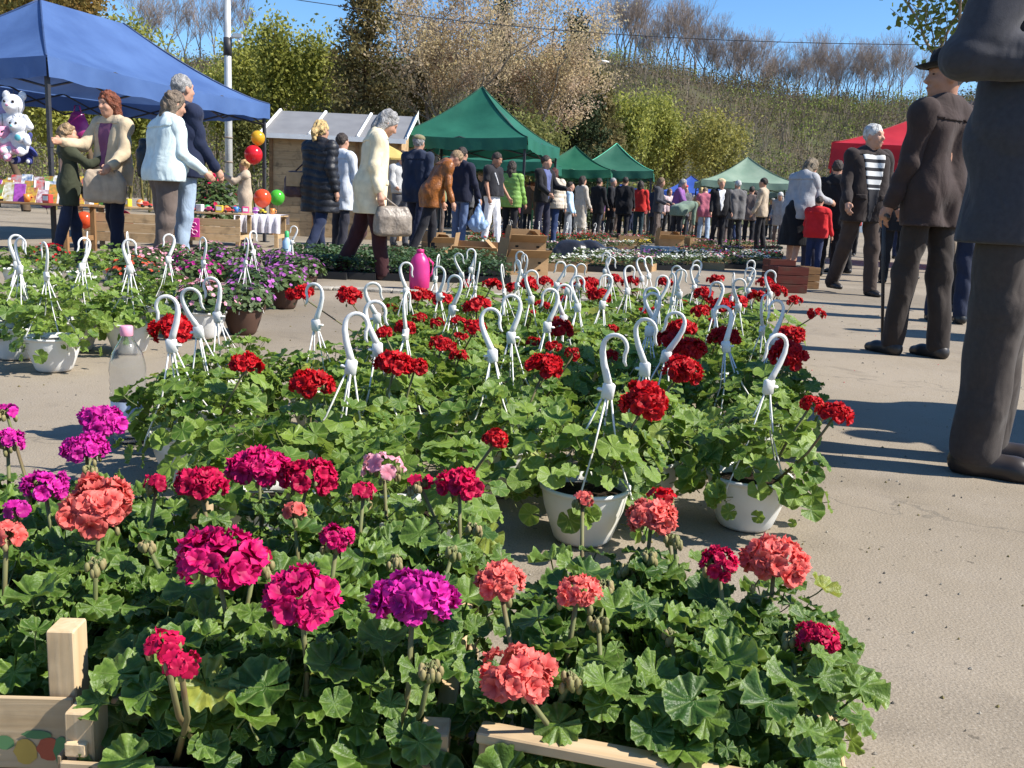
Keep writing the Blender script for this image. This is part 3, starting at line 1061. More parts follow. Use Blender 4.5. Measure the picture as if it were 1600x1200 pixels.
tent('canopy_tent', 'pale washed out green canopy in the distance near the blonde woman', (x_at(1096, 35, 2), 35.0), -.1, 3.6, 3.0, 2.14, 3.1, (.22, .34, .25), (.32, .42, .32), sag=.2)
tent('canopy_tent', 'long flat grey green canopy behind the woman in the grey jacket', (x_at(1215, 40, 2), 40.0), .0, 3.6, 3.0, 2.0, 2.35, (.12, .2, .17), (.16, .24, .2), sag=.04)
tent('canopy_tent', 'bright red canopy behind the man in the striped jumper', (x_at(1298, 18.0, 2), 18.0), -.36, 5.0, 3.0, 2.26, 3.0, (.50, .02, .035), (.58, .03, .045), sag=.06, valance=.45, ridge=1.6)

# ------------------------------------------------------------------ wooden kiosk
kx = x_at(422, 18.8, 1.5)
kang = -.03
kiosk = thing('wooden_kiosk', 'plain wooden kiosk with a white ribbed sheet roof', 'kiosk', (kx, 18.8, 0), kang)
KW, KD, KE, KR = 2.62, 2.3, 1.95, 2.5
for i in range(13):
    h = KE / 13
    MB().box((KW / 2, .012 * (i % 2) * .3, h * (i + .5)), (KW, .03, h - .0035)).build('plank', PALE_WOOD, kiosk)
for x in (.03, .9, 1.75, KW - .03):
    MB().box((x, -.035, KE / 2), (.07, .04, KE), rot=None).build('upright', DARK_WOOD, kiosk)
for x in (0, KW):
    MB().add([(x, .02, 0), (x, KD, 0), (x, KD, KE), (x, KD / 2, KR - .04), (x, .02, KE)], None, [(0, 1, 2), (0, 2, 4), (2, 3, 4)]).build('end_wall', PALE_WOOD, kiosk)
MB().box((KW / 2, KD, KE / 2), (KW, .03, KE)).build('back_wall', PALE_WOOD, kiosk)
roof_m = mat('kiosk_roof_sheet', (.215, .21, .205), .4, .1, 3, .1, 8, .4)
rib_m = mat('kiosk_roof_rib', (.78, .78, .76), .5, .08, 4)
for side in (0, 1):
    y0, y1 = (-.22, KD / 2) if side == 0 else (KD + .22, KD / 2)
    for k in range(3):
        xa, xb = -.12 + (KW + .24) * k / 3, -.12 + (KW + .24) * (k + 1) / 3 - .012
        MB().add([(xa, y0, KE - .02), (xb, y0, KE - .02), (xb, y1, KR), (xa, y1, KR), (xa, y0, KE + .01), (xb, y0, KE + .01), (xb, y1, KR + .03), (xa, y1, KR + .03)],
                 [(0, 3, 2, 1), (4, 5, 6, 7), (0, 1, 5, 4), (1, 2, 6, 5), (2, 3, 7, 6), (3, 0, 4, 7)]).build('roof_sheet', roof_m, kiosk)
    for k in range(4):
        x = -.12 + (KW + .24) * k / 3
        MB().tube([(x, y0, KE + .03), (x, y1, KR + .05)], .03, 6).build('roof_rib', rib_m, kiosk)
MB().add([(KW + .14, -.22, KE), (KW + .16, KD / 2, KR + .02), (KW + .16, KD / 2, KR + .16), (KW + .14, -.22, KE + .1)], [(0, 1, 2, 3)]).build('gable_trim', rib_m, kiosk)
MB().box((KW / 2, -.24, KE - .02), (KW + .24, .02, .09)).build('fascia', rib_m, kiosk)

# far street lamp head among the trees
sl = thing('street_lamp', 'white street lamp head sticking out of the trees above the yellow willow', 'lamp', (x_at(934, 62, 8), 62, 0))
zl = z_at(934, 98, 62)
MB().tube([(0, 0, 0), (0, 0, zl - .1), (.1, -.3, zl + .05)], [.09, .06, .04], 8).build('mast', pm, sl, True)
MB().ball((.15, -.5, zl), (.42, .2, .1)).build('lamp_head', WHITE_PL(), sl, True)

# parked van behind the far stalls
vx = x_at(1216, 52, 1)
van = thing('parked_van', 'pale grey blue van parked behind the far stalls', 'van', (vx, 52, 0), 0)
vm = mat('van_paint', (.42, .47, .52), .35, .06, 1, 0, None, .5)
gl = mat('van_glass', (.03, .04, .05), .1, .1, 1, 0, None, .6)
bm_ = MB()
prof = [(0, .35), (0, 1.2), (.55, 1.3), (1.15, 2.05), (4.9, 2.1), (5.0, 1.9), (5.0, .35)]
Vv = [(x, y, z) for y in (0, 1.9) for x, z in prof]
k = len(prof)
Fq = [(i, (i + 1) % k, k + (i + 1) % k, k + i) for i in range(k)]
T3 = [(0, i + 1, i) for i in range(1, k - 1)] + [(k, k + i, k + i + 1) for i in range(1, k - 1)]
bm_.add(Vv, Fq, T3).build('body', vm, van)
MB().box((1.55, -.005, 1.55), (.85, .02, .5)).build('window', gl, van)
MB().box((3.4, -.005, 1.55), (1.6, .02, .5)).build('window', gl, van)
for x in (.95, 4.1):
    w = MB().tube([(x, -.03, .34), (x, .2, .34)], .34, 16).build('wheel', mat('tyre', (.02, .02, .02)), van)
    MB().tube([(0, -.02, 0), (0, -.035, 0)], .2, 12).build('rim', pm, w, loc=(x, -.01, .34))

# ================================================================== people: bodies and clothes grown as smooth distance fields
def surface_nets(D, lo, h):
    ins = D < 0
    nx, ny, nz = D.shape
    s = np.zeros((nx - 1, ny - 1, nz - 1), np.int8)
    for i in (0, 1):
        for j in (0, 1):
            for k in (0, 1):
                s += ins[i:nx - 1 + i, j:ny - 1 + j, k:nz - 1 + k]
    act = (s > 0) & (s < 8)
    idx = np.full(act.shape, -1, np.int32)
    ci = np.argwhere(act)
    idx[act] = np.arange(len(ci))
    acc = np.zeros((len(ci), 3))
    cnt = np.zeros((len(ci), 1))
    C = ci
    cor = [(i, j, k) for i in (0, 1) for j in (0, 1) for k in (0, 1)]
    val = {c: D[C[:, 0] + c[0], C[:, 1] + c[1], C[:, 2] + c[2]] for c in cor}
    for a in cor:
        for ax in range(3):
            if a[ax] == 0:
                b = list(a)
                b[ax] = 1
                b = tuple(b)
                da, db = val[a], val[b]
                m = (da < 0) != (db < 0)
                t = np.where(m, da / (da - db + 1e-12), 0)
                p = np.array(a, float)[None, :].repeat(len(C), 0)
                p[:, ax] += t
                acc += p * m[:, None]
                cnt += m[:, None]
    V = lo + (C + acc / np.maximum(cnt, 1)) * h
    quads = []
    for ax in range(3):
        o1, o2 = [(1, 2), (2, 0), (0, 1)][ax]
        sl0 = [slice(0, -1) if k == ax else slice(1, -1) for k in range(3)]
        sl1 = [slice(1, None) if k == ax else slice(1, -1) for k in range(3)]
        A, B = ins[tuple(sl0)], ins[tuple(sl1)]
        e = np.argwhere(A != B)
        if not len(e):
            continue
        flip = A[tuple(e.T)]
        base = e.copy()
        for k in range(3):
            if k != ax:
                base[:, k] += 1
        def cell(d1, d2):
            q = base.copy()
            q[:, o1] -= d1
            q[:, o2] -= d2
            return idx[q[:, 0], q[:, 1], q[:, 2]]
        q = np.stack([cell(1, 1), cell(0, 1), cell(0, 0), cell(1, 0)], 1)
        q[~flip] = q[~flip][:, ::-1]
        quads.append(q)
    F = np.concatenate(quads) if quads else np.zeros((0, 4), int)
    F = F[(F >= 0).all(1)]
    return V, F


class SDF:
    """primitives: ('c', a, b, ra, rb, k) tapered limbs, ('e', centre, radii, k) ellipsoids; cuts: functions of the grid points"""

    def __init__(s):
        s.P = []
        s.cuts = []
        s.noise = None
        s.quilt = 0.0
        s.inflate = 0.0

    def box(s, c, half, r=.03, M=None, k=.02):
        s.P.append(('b', np.array(c, float), np.array(half, float), M, k, r))
        return s

    def patch(s, e):
        """the same form grown by e, to be cut down to a piece lying on its surface"""
        q = SDF()
        q.P, q.noise, q.quilt, q.inflate, q.cuts = list(s.P), s.noise, s.quilt, e, list(s.cuts)
        return q

    def cap(s, a, b, ra, rb=None, k=.03):
        s.P.append(('c', np.array(a, float), np.array(b, float), ra, ra if rb is None else rb, k))
        return s

    def ell(s, c, r, k=.02, M=None):
        s.P.append(('e', np.array(c, float), np.array(r, float), M, k))
        return s

    def cut(s, p, nrm):
        """keep the side the normal points to"""
        s.cuts.append((np.array(p, float), np.array(nrm, float) / np.linalg.norm(nrm)))
        return s

    def mesh(s, h):
        los, his = [], []
        for p in s.P:
            if p[0] == 'c':
                r = max(p[3], p[4])
                los.append(np.minimum(p[1], p[2]) - r)
                his.append(np.maximum(p[1], p[2]) + r)
            else:
                r = max(p[2]) * (1.5 if p[0] == 'b' else 1)
                los.append(p[1] - r)
                his.append(p[1] + r)
        lo = np.min(los, 0) - 3 * h - .02
        hi = np.max(his, 0) + 3 * h + .02
        n = np.ceil((hi - lo) / h).astype(int) + 1
        ax = [lo[i] + np.arange(n[i]) * h for i in range(3)]
        D = np.full(tuple(n), 1.0, np.float32)
        mg = .05 + 2 * h
        for p, l_, h_ in zip(s.P, los, his):
            i0 = np.maximum(((l_ - mg - lo) / h).astype(int), 0)
            i1 = np.minimum(((h_ + mg - lo) / h).astype(int) + 2, n)
            sl = tuple(slice(a, b) for a, b in zip(i0, i1))
            X = ax[0][sl[0]][:, None, None]
            Y = ax[1][sl[1]][None, :, None]
            Z = ax[2][sl[2]][None, None, :]
            if p[0] == 'c':
                a, b = p[1], p[2]
                d = b - a
                L2 = max(float(d @ d), 1e-9)
                t = np.clip(((X - a[0]) * d[0] + (Y - a[1]) * d[1] + (Z - a[2]) * d[2]) / L2, 0, 1)
                q = np.sqrt((X - a[0] - t * d[0]) ** 2 + (Y - a[1] - t * d[1]) ** 2 + (Z - a[2] - t * d[2]) ** 2) - (p[3] + (p[4] - p[3]) * t)
                k = p[5]
            else:
                c, r, Mx, k = p[1], p[2], p[3], p[4]
                dx, dy, dz = X - c[0], Y - c[1], Z - c[2]
                if Mx is not None:
                    dx, dy, dz = (Mx[0][i] * dx + Mx[1][i] * dy + Mx[2][i] * dz for i in range(3))
                if p[0] == 'b':
                    rr = p[5]
                    ex, ey, ez = np.abs(dx) - r[0] + rr, np.abs(dy) - r[1] + rr, np.abs(dz) - r[2] + rr
                    q = np.sqrt(np.maximum(ex, 0) ** 2 + np.maximum(ey, 0) ** 2 + np.maximum(ez, 0) ** 2) + np.minimum(np.maximum(np.maximum(ex, ey), ez), 0) - rr
                else:
                    q = None
                if q is None:
                    q = (np.sqrt((dx / r[0]) ** 2 + (dy / r[1]) ** 2 + (dz / r[2]) ** 2) - 1) * min(r)
            old = D[sl]
            if k > 0:
                w = np.maximum(k - np.abs(old - q), 0) / k
                D[sl] = np.minimum(old, q) - w * w * k * .25
            else:
                D[sl] = np.minimum(old, q)
        X, Y, Z = ax[0][:, None, None], ax[1][None, :, None], ax[2][None, None, :]
        if s.noise is not None:
            am, f, ph = s.noise
            w1 = np.sin(f * (.9 * X + .35 * Y + .5 * Z) + ph + 1.8 * np.sin(f * .45 * Z + 2 * ph) + 1.2 * np.sin(f * .5 * X))
            w2 = np.sin(f * 1.7 * (.4 * X - .8 * Y + .9 * Z) + 2.3 * ph + 1.6 * np.sin(f * .6 * X + ph))
            D = D + (am * (1 - 2 * np.abs(w1)) * .7 + am * .6 * w2).astype(np.float32)
        if s.quilt:
            D = D - (s.quilt * np.abs(np.sin(math.pi * (Z + .02 * np.sin(9 * X)) / .085)) ** .6).astype(np.float32)
        if s.inflate:
            D = D - s.inflate
        for p, nr in s.cuts:
            D = np.maximum(D, -((X - p[0]) * nr[0] + (Y - p[1]) * nr[1] + (Z - p[2]) * nr[2]))
        D[0], D[-1], D[:, 0], D[:, -1], D[:, :, 0], D[:, :, -1] = 1, 1, 1, 1, 1, 1
        return surface_nets(D, lo, h)

    def build(s, name, m, parent, h):
        V, F = s.mesh(h)
        if not len(F):
            return None
        me = mesh_np(name, V, F, mats=[m], smooth=True)
        return put(name, me, parent)


SKIN = mat('skin', (.50, .27, .18), .55, .14, 12, .1, 60, .35)
SKIN_D = mat('tanned_skin', (.40, .20, .125), .55, .16, 12, .1, 60, .35)
EYE_M = mat('eye_dark', (.03, .02, .018), .2, .1)
LIP_M = mat('lips', (.36, .15, .11), .5, .1)


def hair_mat(c):
    return mat('hair_%02d%02d%02d' % tuple(int(99 * v) for v in c), c, .6, .45, 30, .9, 70, .35, folds=.6)


def person(label, x, y, face, h=1.70, coat=(.05, .05, .06), legs=(.03, .03, .05), hair=(.10, .06, .03), shoes=(.02, .02, .02), style='short', coat_len=.62, coat_kind='cloth', leg_kind='cloth',
           lean=0.0, head=0.0, turn=0.0, la=(8, 10, 15), ra=(8, 10, 15), ll=(4, 6), rl=(-4, 6), shirt=None, girth=1.0, skin=None, skirt=None, sleeve=1.0, hat=None, group=None, stripes=None,
           sleeve_short=False, quilt=False, shirt_w=.075, flare=1.0, hem_out=0.0, cell=None, collar=True, trouser_w=1.0, belly=0.0, cat='person', head_roll=0.0, cuff_bend_in=.35, fore_in=None):
    """face: compass angle faced, 0 = away from the viewer, 90 = to the right. la/ra: (forward swing, outward, elbow bend) in degrees; ll/rl: (forward swing, knee bend)"""
    s = h / 1.72
    g = girth
    t = thing('person', label, cat, (x, y, 0), -rad(face), group)
    sk = SKIN if skin is None else skin
    cl = cell or float(np.clip(y / 860.0, .0085, .03))
    A = lambda *p: np.array(p, float) * s

    # ---- skeleton
    def leg(side, sw, kn):
        hip = A(.088 * side * (1 + .15 * (g - 1)), 0, .90)
        d = rotx(rad(sw)) @ np.array([0, 0, -1.0])
        d = d + np.array([.02 * side, 0, 0])
        knee = hip + d * .43 * s
        d2 = rotx(rad(sw - kn)) @ np.array([0, 0, -1.0])
        ank = knee + d2 * .42 * s
        return hip, knee, ank
    LL, RL = leg(-1, *ll), leg(1, *rl)
    low = min(LL[2][2], RL[2][2]) - .07 * s
    dz = -low
    sh = np.array([0, 0, dz])
    LL, RL = [p + sh for p in LL], [p + sh for p in RL]
    piv = A(0, 0, .94) + sh
    Rl = rotx(-rad(lean))
    T = lambda *p: piv + Rl @ (A(*p) - A(0, 0, .94))
    neck = T(0, -.01, 1.46)
    Rh = Rl @ rotx(-rad(head)) @ rotz(-rad(turn)) @ roty(rad(head_roll))
    hc = neck + Rh @ A(0, .03, .135)
    H = lambda *p: hc + Rh @ A(*p)

    def arm(side, fw, out, el, fin):
        S = T(.175 * side * (1 + .3 * (g - 1)), -.005, 1.40)
        R0 = Rl @ roty(-rad(out) * side) @ rotx(rad(fw))
        d = R0 @ np.array([0, 0, -1.0])
        E = S + d * .285 * s
        d2 = Rl @ roty(-rad(out) * side) @ rotz(rad(fin) * side) @ rotx(rad(fw + el)) @ np.array([0, 0, -1.0])
        W = E + d2 * .25 * s
        return S, E, W, d2
    fi = (0, 0) if fore_in is None else fore_in
    LA, RA = arm(-1, *la, fi[0]), arm(1, *ra, fi[1])

    # ---- body: one continuous figure
    b = SDF()
    b.ell(H(0, -.008, .03), A(.074, .092, .098), .0, Rh.T.T)
    b.ell(H(0, .022, -.045), A(.056, .068, .07), .03, Rh)
    b.cap(H(0, .055, -.085), H(0, .06, -.085), .026 * s, None, .03)
    b.cap(H(0, .078, .03), H(0, .106, -.018), .010 * s, .017 * s, .018)          # nose
    b.cap(H(-.03, .076, .042), H(.03, .076, .042), .014 * s, None, .02)          # brow
    for sd in (-1, 1):
        b.ell(H(.076 * sd, -.005, 0), A(.012, .022, .034), .012, Rh)              # ears
        b.cap(H(.035 * sd, .066, -.012), H(.038 * sd, .06, -.025), .02 * s, None, .025)
    b.cap(H(-.018, .088, -.055), H(.018, .088, -.055), .0095 * s, None, .012)
    b.cap(neck - Rl @ A(0, .0, .03), H(0, -.015, -.06), .056 * s, .052 * s, .03)
    b.cap(T(-.07, 0, 1.0), T(-.09, 0, 1.30), .10 * s, .095 * s, .06).cap(T(.07, 0, 1.0), T(.09, 0, 1.30), .10 * s, .095 * s, .06)
    b.cap(T(-.15, 0, 1.40), T(.15, 0, 1.40), .05 * s, None, .06)
    for (S, E, W, d2) in (LA, RA):
        b.cap(S, E, .046 * s, .038 * s, .03).cap(E, W, .038 * s, .027 * s, .02)
        # hand: palm, four unequal curled fingers, thumb
        side = np.cross(d2, np.array([0, 1.0, .2]))
        side /= np.linalg.norm(side) + 1e-9
        fwd = np.cross(side, d2)
        sgn = -1 if S is LA[0] else 1
        pc = W + d2 * .05 * s
        b.cap(W + d2 * .02 * s, pc + d2 * .03 * s + fwd * .012 * s, .027 * s, .026 * s, .012).cap(W + d2 * .02 * s, pc + d2 * .03 * s - fwd * .016 * s, .022 * s, .022 * s, .012)
        inw = -side * sgn if np.dot(side * sgn, np.array([1., 0, 0]) * sgn) > 0 else side * sgn
        for q, Lf in ((-1.5, .052), (-.5, .066), (.5, .07), (1.5, .062)):
            o = pc + d2 * .035 * s + fwd * q * .0165 * s
            m1 = o + d2 * Lf * .55 * s + inw * .008 * s
            m2 = m1 + d2 * Lf * .38 * s + inw * .026 * s
            b.cap(o, m1, .0092 * s, .0085 * s, .004).cap(m1, m2, .0085 * s, .0075 * s, .004)
        o = W + d2 * .03 * s + fwd * .024 * s
        m1 = o + d2 * .03 * s + fwd * .024 * s + inw * .012 * s
        b.cap(o, m1, .0125 * s, .010 * s, .008).cap(m1, m1 + d2 * .03 * s + inw * .006 * s, .010 * s, .0085 * s, .006)
    for (Hp, K, An) in (LL, RL):
        b.cap(Hp, K, .072 * s, .05 * s, .05).cap(K, An, .05 * s, .034 * s, .03).cap(An, An + A(0, .06, -.045), .034 * s, .028 * s, .02)
    b.build('body', sk, t, cl)

    # ---- face details on the nearer people
    if y < 13:
        for sd in (-1, 1):
            MB().ball(H(.031 * sd, .0845, .018), A(.0105, .006, .005), 0, 8, 5).build('eye', EYE_M, t, True)
        MB().ball(H(0, .0965, -.056), A(.020, .005, .0045), 0, 8, 5).build('mouth', LIP_M, t, True)

    # ---- trousers or skirt
    ph = (x * 3.1 + y * 1.7) % 6.28
    tr = SDF()
    if skirt is None:
        for (Hp, K, An) in (LL, RL):
            w = trouser_w
            tr.cap(Hp, K, .080 * s * g * (1 + (w - 1) * .3), .066 * s * w, .05).cap(K, An + A(0, 0, .005), .066 * s * w, .060 * s * w, .03)
        tr.cap(piv + A(-.06, -.01, -.02), piv + A(.06, -.01, -.02), .098 * s * g, None, .05)
        tr.noise = (.0055, 15.0, ph)
        zb = min(LL[2][2], RL[2][2]) - .035 * s
        tr.cut((0, 0, zb), (0, 0, 1))
        tr.build('trousers', fabric(legs, leg_kind), t, cl)
    else:
        tr.cap(piv, piv + A(0, 0, -.2), .15 * s * g, .17 * s * g, .03).cap(piv + A(-.05, 0, -.2), A(-.08, 0, skirt) + sh, .14 * s * g, .16 * s * g, .05).cap(piv + A(.05, 0, -.2), A(.08, 0, skirt) + sh, .14 * s * g, .16 * s * g, .05)
        tr.noise = (.007, 14.0, ph)
        tr.cut((0, 0, skirt * s + dz), (0, 0, 1))
        tr.build('skirt', fabric(legs, leg_kind), t, cl)
    for (Hp, K, An) in (LL, RL):
        d = SDF().cap(An + A(0, -.03, -.035), An + A(0, .11, -.04), .042 * s, .040 * s, .02).cap(An + A(0, 0, .03), An + A(0, -.01, -.03), .045 * s, .045 * s, .03).cap(An + A(0, .11, -.045), An + A(0, .165, -.048), .038 * s, .030 * s, .02)
        d.cut((0, 0, An[2] - .07 * s), (0, 0, 1))
        d.build('shoe', mat('shoe_%02d%02d%02d' % tuple(int(99 * v) for v in shoes), shoes, .4, .2, 8, 0, None, .4), t, cl)

    # ---- coat / top with sleeves
    c = SDF()
    fl = flare
    c.cap(T(-.085 * g, .012 + belly * .5, 1.02), T(-.098 * g, 0, 1.30), .118 * s * g, .112 * s * g, .08).cap(T(.085 * g, .012 + belly * .5, 1.02), T(.098 * g, 0, 1.30), .118 * s * g, .112 * s * g, .08)
    if belly:
        c.ell(T(0, .06 + belly, 1.06), A(.15 * g, .13 * g, .16), .06)
    c.cap(T(-.14 * g, -.005, 1.395), T(.14 * g, -.005, 1.395), .066 * s, None, .08)
    c.cap(T(-.07, -.01, 1.44), T(.07, -.01, 1.44), .05 * s, None, .05)
    if coat_len < .95:
        for sd in (-1, 1):
            c.cap(T(.085 * sd * g, .01, 1.02), T(.085 * sd * g * fl, .0, .94), .118 * s * g, .12 * s * g * fl, .06)
            c.cap(T(.085 * sd * g * fl, 0, .94), piv + A(.088 * sd * g * fl + hem_out, 0, coat_len - .94), .12 * s * g * fl, .125 * s * g * fl, .06)
    if collar:
        c.cap(neck + Rl @ A(-.035, -.012, .0), neck + Rl @ A(.035, -.012, .0), .05 * s, None, .03)
    amp = .007 if y < 14 else .006
    c.noise = (.003 if quilt else amp, 13.0, ph)
    c.quilt = .014 if quilt else 0
    top_axis = Rl @ np.array([0, 0, 1.0])
    if coat_len >= .95:
        c.cut(T(0, 0, coat_len), top_axis)
    else:
        c.cut(piv + A(0, 0, coat_len - .94), np.array([0, 0, 1.0]))
    cm_ = fabric(coat, coat_kind)
    c.build('coat' if coat_len < .9 else 'top', cm_, t, cl)
    for (S, E, W, d2) in (LA, RA):
        rE = .058 * s * sleeve
        sv = SDF()
        sv.ell(S + (E - S) * .06, np.array([.076, .078, .085]) * s * sleeve, .0)
        if sleeve_short:
            sv.cap(S, S + (E - S) * .75, .068 * s * sleeve, .064 * s * sleeve, .05)
            sv.cut(S + (E - S) * .8, S - E)
        else:
            sv.cap(S, E, .070 * s * sleeve, rE, .05).cap(E, E + (W - E) * .96, rE, .046 * s * sleeve, .025)
            sv.cut(E + (W - E) * .97, E - W if np.dot(E - W, S - E) > 0 else E - W)
        sv.noise = (.003 if quilt else .0065, 19.0, ph + 1)
        sv.quilt = .012 if quilt else 0
        if not sleeve_short:
            # the sleeve end is cut square across the wrist, only near the wrist
            sv.cuts = []
        sv.build('sleeve', cm_, t, cl)
    V3 = lambda a_, b_, c_: Rl @ np.array([a_, b_, c_], float)
    if shirt is not None:
        q = c.patch(.006)
        q.noise, q.quilt = c.noise, 0
        zb_ = 1.0 if coat_len > .9 else max(.98, coat_len + .12)
        q.cut(T(shirt_w * .35, 0, zb_), V3(-1, 0, .16)).cut(T(-shirt_w * .35, 0, zb_), V3(1, 0, .16)).cut(T(0, .03, 1.2), V3(0, 1, 0)).cut(T(0, 0, 1.475), V3(0, 0, -1))
        q.build('shirt', stripes or fabric(shirt), t, cl)
    if y < 16.5 and coat_len < .9:
        dk = fabric(tuple(v * .55 for v in coat), coat_kind)
        # pocket flaps, front edge, collar leaf
        for sd in (-1, 1):
            q = c.patch(.008)
            q.cut(T(.065 * sd * g, 0, 0), V3(sd, 0, 0)).cut(T(.165 * sd * g, 0, 0), V3(-sd, 0, 0)).cut(T(0, 0, .965), V3(0, 0, 1)).cut(T(0, 0, 1.02), V3(0, 0, -1)).cut(T(0, .03, 1), V3(0, 1, 0))
            q.build('pocket_flap', cm_, t, cl)
        q = c.patch(.009)
        q.cut(T(0, 0, 1.385), V3(0, -.28, 1))
        q.build('collar', cm_, t, cl)
        if shirt is None:
            q = c.patch(.004)
            q.cut(T(.004, 0, 0), V3(1, 0, 0)).cut(T(.016, 0, 0), V3(-1, 0, 0)).cut(T(0, .03, 1), V3(0, 1, 0)).cut(T(0, 0, 1.38), V3(0, 0, -1))
            q.build('front_edge', dk, t, cl)

    # ---- hair and headgear
    hm_ = hair_mat(hair)
    if style != 'bald':
        q = SDF()
        up = .012 if style != 'short' else .006
        q.ell(H(0, -.014, .038), A(.083, .099, .1) * (1 + (0 if style == 'short' else .06)), 0, Rh)
        fz = -.01 if style == 'short' else -.02
        if style in ('bob', 'long'):
            q.cap(H(-.05, -.035, 0), H(-.062, -.03, -.10), .045 * s, .035 * s, .03).cap(H(.05, -.035, 0), H(.062, -.03, -.10), .045 * s, .035 * s, .03).cap(H(0, -.06, .0), H(0, -.06, -.11), .06 * s, .055 * s, .03)
        if style == 'long':
            q.cap(H(-.055, -.04, -.09), H(-.06, -.05, -.22), .045 * s, .03 * s, .03).cap(H(.055, -.04, -.09), H(.06, -.05, -.22), .045 * s, .03 * s, .03).cap(H(0, -.07, -.1), H(0, -.09, -.26), .06 * s, .035 * s, .03)
        if style == 'tail':
            q.cap(H(0, -.10, .03), H(0, -.14, -.02), .035 * s, .04 * s, .02).cap(H(0, -.14, -.02), H(0.01, -.14, -.17), .038 * s, .018 * s, .02)
        if style == 'fluffy':
            for k in range(9):
                a = k * 2.4
                q.ell(H(.06 * math.cos(a), -.03 + .06 * math.sin(a), .05 + .02 * (k % 3)), A(.05, .05, .05), .02)
        q.noise = (.0045 if style == 'short' else .009, 48.0, ph)
        # hairline: bare the face
        if style in ('bob', 'long'):
            q.cut(H(0, .05, .0), Rh @ np.array([0, -1.0, .5]))
        else:
            q.cut(H(0, .018, -.005), Rh @ np.array([0, -.75, 1.0]) if style == 'tail' else Rh @ np.array([0, -.85, 1.0]))
            if style == 'short':
                pass
        q.build('hair', hm_, t, cl)
    if hat == 'cap':
        hcol = fabric((.20, .18, .10))
        SDF().ell(H(0, -.005, .075), A(.094, .108, .06), 0, Rh).cap(H(-.03, .10, .065), H(.03, .10, .065), .018 * s, None, .02).cut(H(0, 0, .045), Rh @ np.array([0, 0, 1.0])).build('cap', hcol, t, cl)
    if hat == 'redcap':
        SDF().ell(H(0, -.005, .07), A(.092, .104, .07), 0, Rh).cap(H(-.03, .12, .055), H(.03, .12, .055), .014 * s, None, .02).cut(H(0, 0, .035), Rh @ np.array([0, 0, 1.0])).build('cap', fabric((.45, .05, .05)), t, cl)
    if hat == 'brim':
        hb = MB()
        pr = [(.001, .175), (.05, .178), (.078, .165), (.088, .12), (.094, .07), (.098, .05), (.135, .048), (.158, .062), (.16, .066), (.135, .055), (.096, .056)]
        ns = 28
        V = []
        for r_, z_ in pr:
            for j in range(ns):
                a = 2 * math.pi * j / ns
                zz = z_ + (.022 * abs(math.cos(a)) ** 2 if r_ > .12 else 0) - (.03 * math.exp(-(math.cos(a) / .35) ** 2) if z_ > .15 else 0)
                V.append(H(r_ * math.cos(a) * .93, r_ * math.sin(a) * 1.1, zz))
        F = [(i * ns + j, i * ns + (j + 1) % ns, (i + 1) * ns + (j + 1) % ns, (i + 1) * ns + j) for i in range(len(pr) - 1) for j in range(ns)]
        hb.add(V, F).build('hat', fabric((.012, .012, .014), 'wool'), t, True)
    info = dict(o=t, LA=LA, RA=RA, T=T, H=H, s=s, piv=piv, face=face, loc=(x, y))
    return info


def to_world(info, p):
    a = -rad(info['face'])
    q = rotz(a) @ np.array(p)
    return np.array([q[0] + info['loc'][0], q[1] + info['loc'][1], q[2]])


def at_head(px, y, z=1.3):
    return x_at(px, y, z)


# striped jumper
def stripe_mat():
    m = bpy.data.materials.new('striped_knit')
    nt, lk, b = nodes(m)
    tc = N(nt, 'ShaderNodeTexCoord')
    sx = N(nt, 'ShaderNodeSeparateXYZ')
    lk.new(tc.outputs['Object'], sx.inputs[0])
    a = N(nt, 'ShaderNodeMath', operation='MULTIPLY')
    a.inputs[1].default_value = 1 / .088
    lk.new(sx.outputs[2], a.inputs[0])
    f = N(nt, 'ShaderNodeMath', operation='FRACT')
    lk.new(a.outputs[0], f.inputs[0])
    g = N(nt, 'ShaderNodeMath', operation='GREATER_THAN')
    g.inputs[1].default_value = .42
    lk.new(f.outputs[0], g.inputs[0])
    h = N(nt, 'ShaderNodeMath', operation='GREATER_THAN')
    h.inputs[1].default_value = 1.13
    lk.new(sx.outputs[2], h.inputs[0])
    k = N(nt, 'ShaderNodeMath', operation='MULTIPLY')
    lk.new(g.outputs[0], k.inputs[0])
    lk.new(h.outputs[0], k.inputs[1])
    mx = N(nt, 'ShaderNodeMix', data_type='RGBA')
    mx.inputs[6].default_value, mx.inputs[7].default_value = (.015, .015, .02, 1), (.62, .62, .60, 1)
    lk.new(k.outputs[0], mx.inputs[0])
    lk.new(mx.outputs[2], b.inputs['Base Color'])
    b.inputs['Roughness'].default_value = .9
    return m


def pattern_mat(name, cols, scale=30):
    m = bpy.data.materials.new(name)
    nt, lk, b = nodes(m)
    tc = N(nt, 'ShaderNodeTexCoord')
    vo = N(nt, 'ShaderNodeTexVoronoi')
    vo.inputs['Scale'].default_value = scale
    lk.new(tc.outputs['Object'], vo.inputs['Vector'])
    cr = N(nt, 'ShaderNodeValToRGB')
    cr.color_ramp.interpolation = 'CONSTANT'
    sp = N(nt, 'ShaderNodeSeparateColor')
    lk.new(vo.outputs['Color'], sp.inputs[0])
    lk.new(sp.outputs[0], cr.inputs[0])
    e = cr.color_ramp.elements
    while len(e) < len(cols):
        e.new(.5)
    for i, c in enumerate(cols):
        e[i].position = i / len(cols)
        e[i].color = rgb(c)
    lk.new(cr.outputs[0], b.inputs['Base Color'])
    b.inputs['Roughness'].default_value = .8
    return m


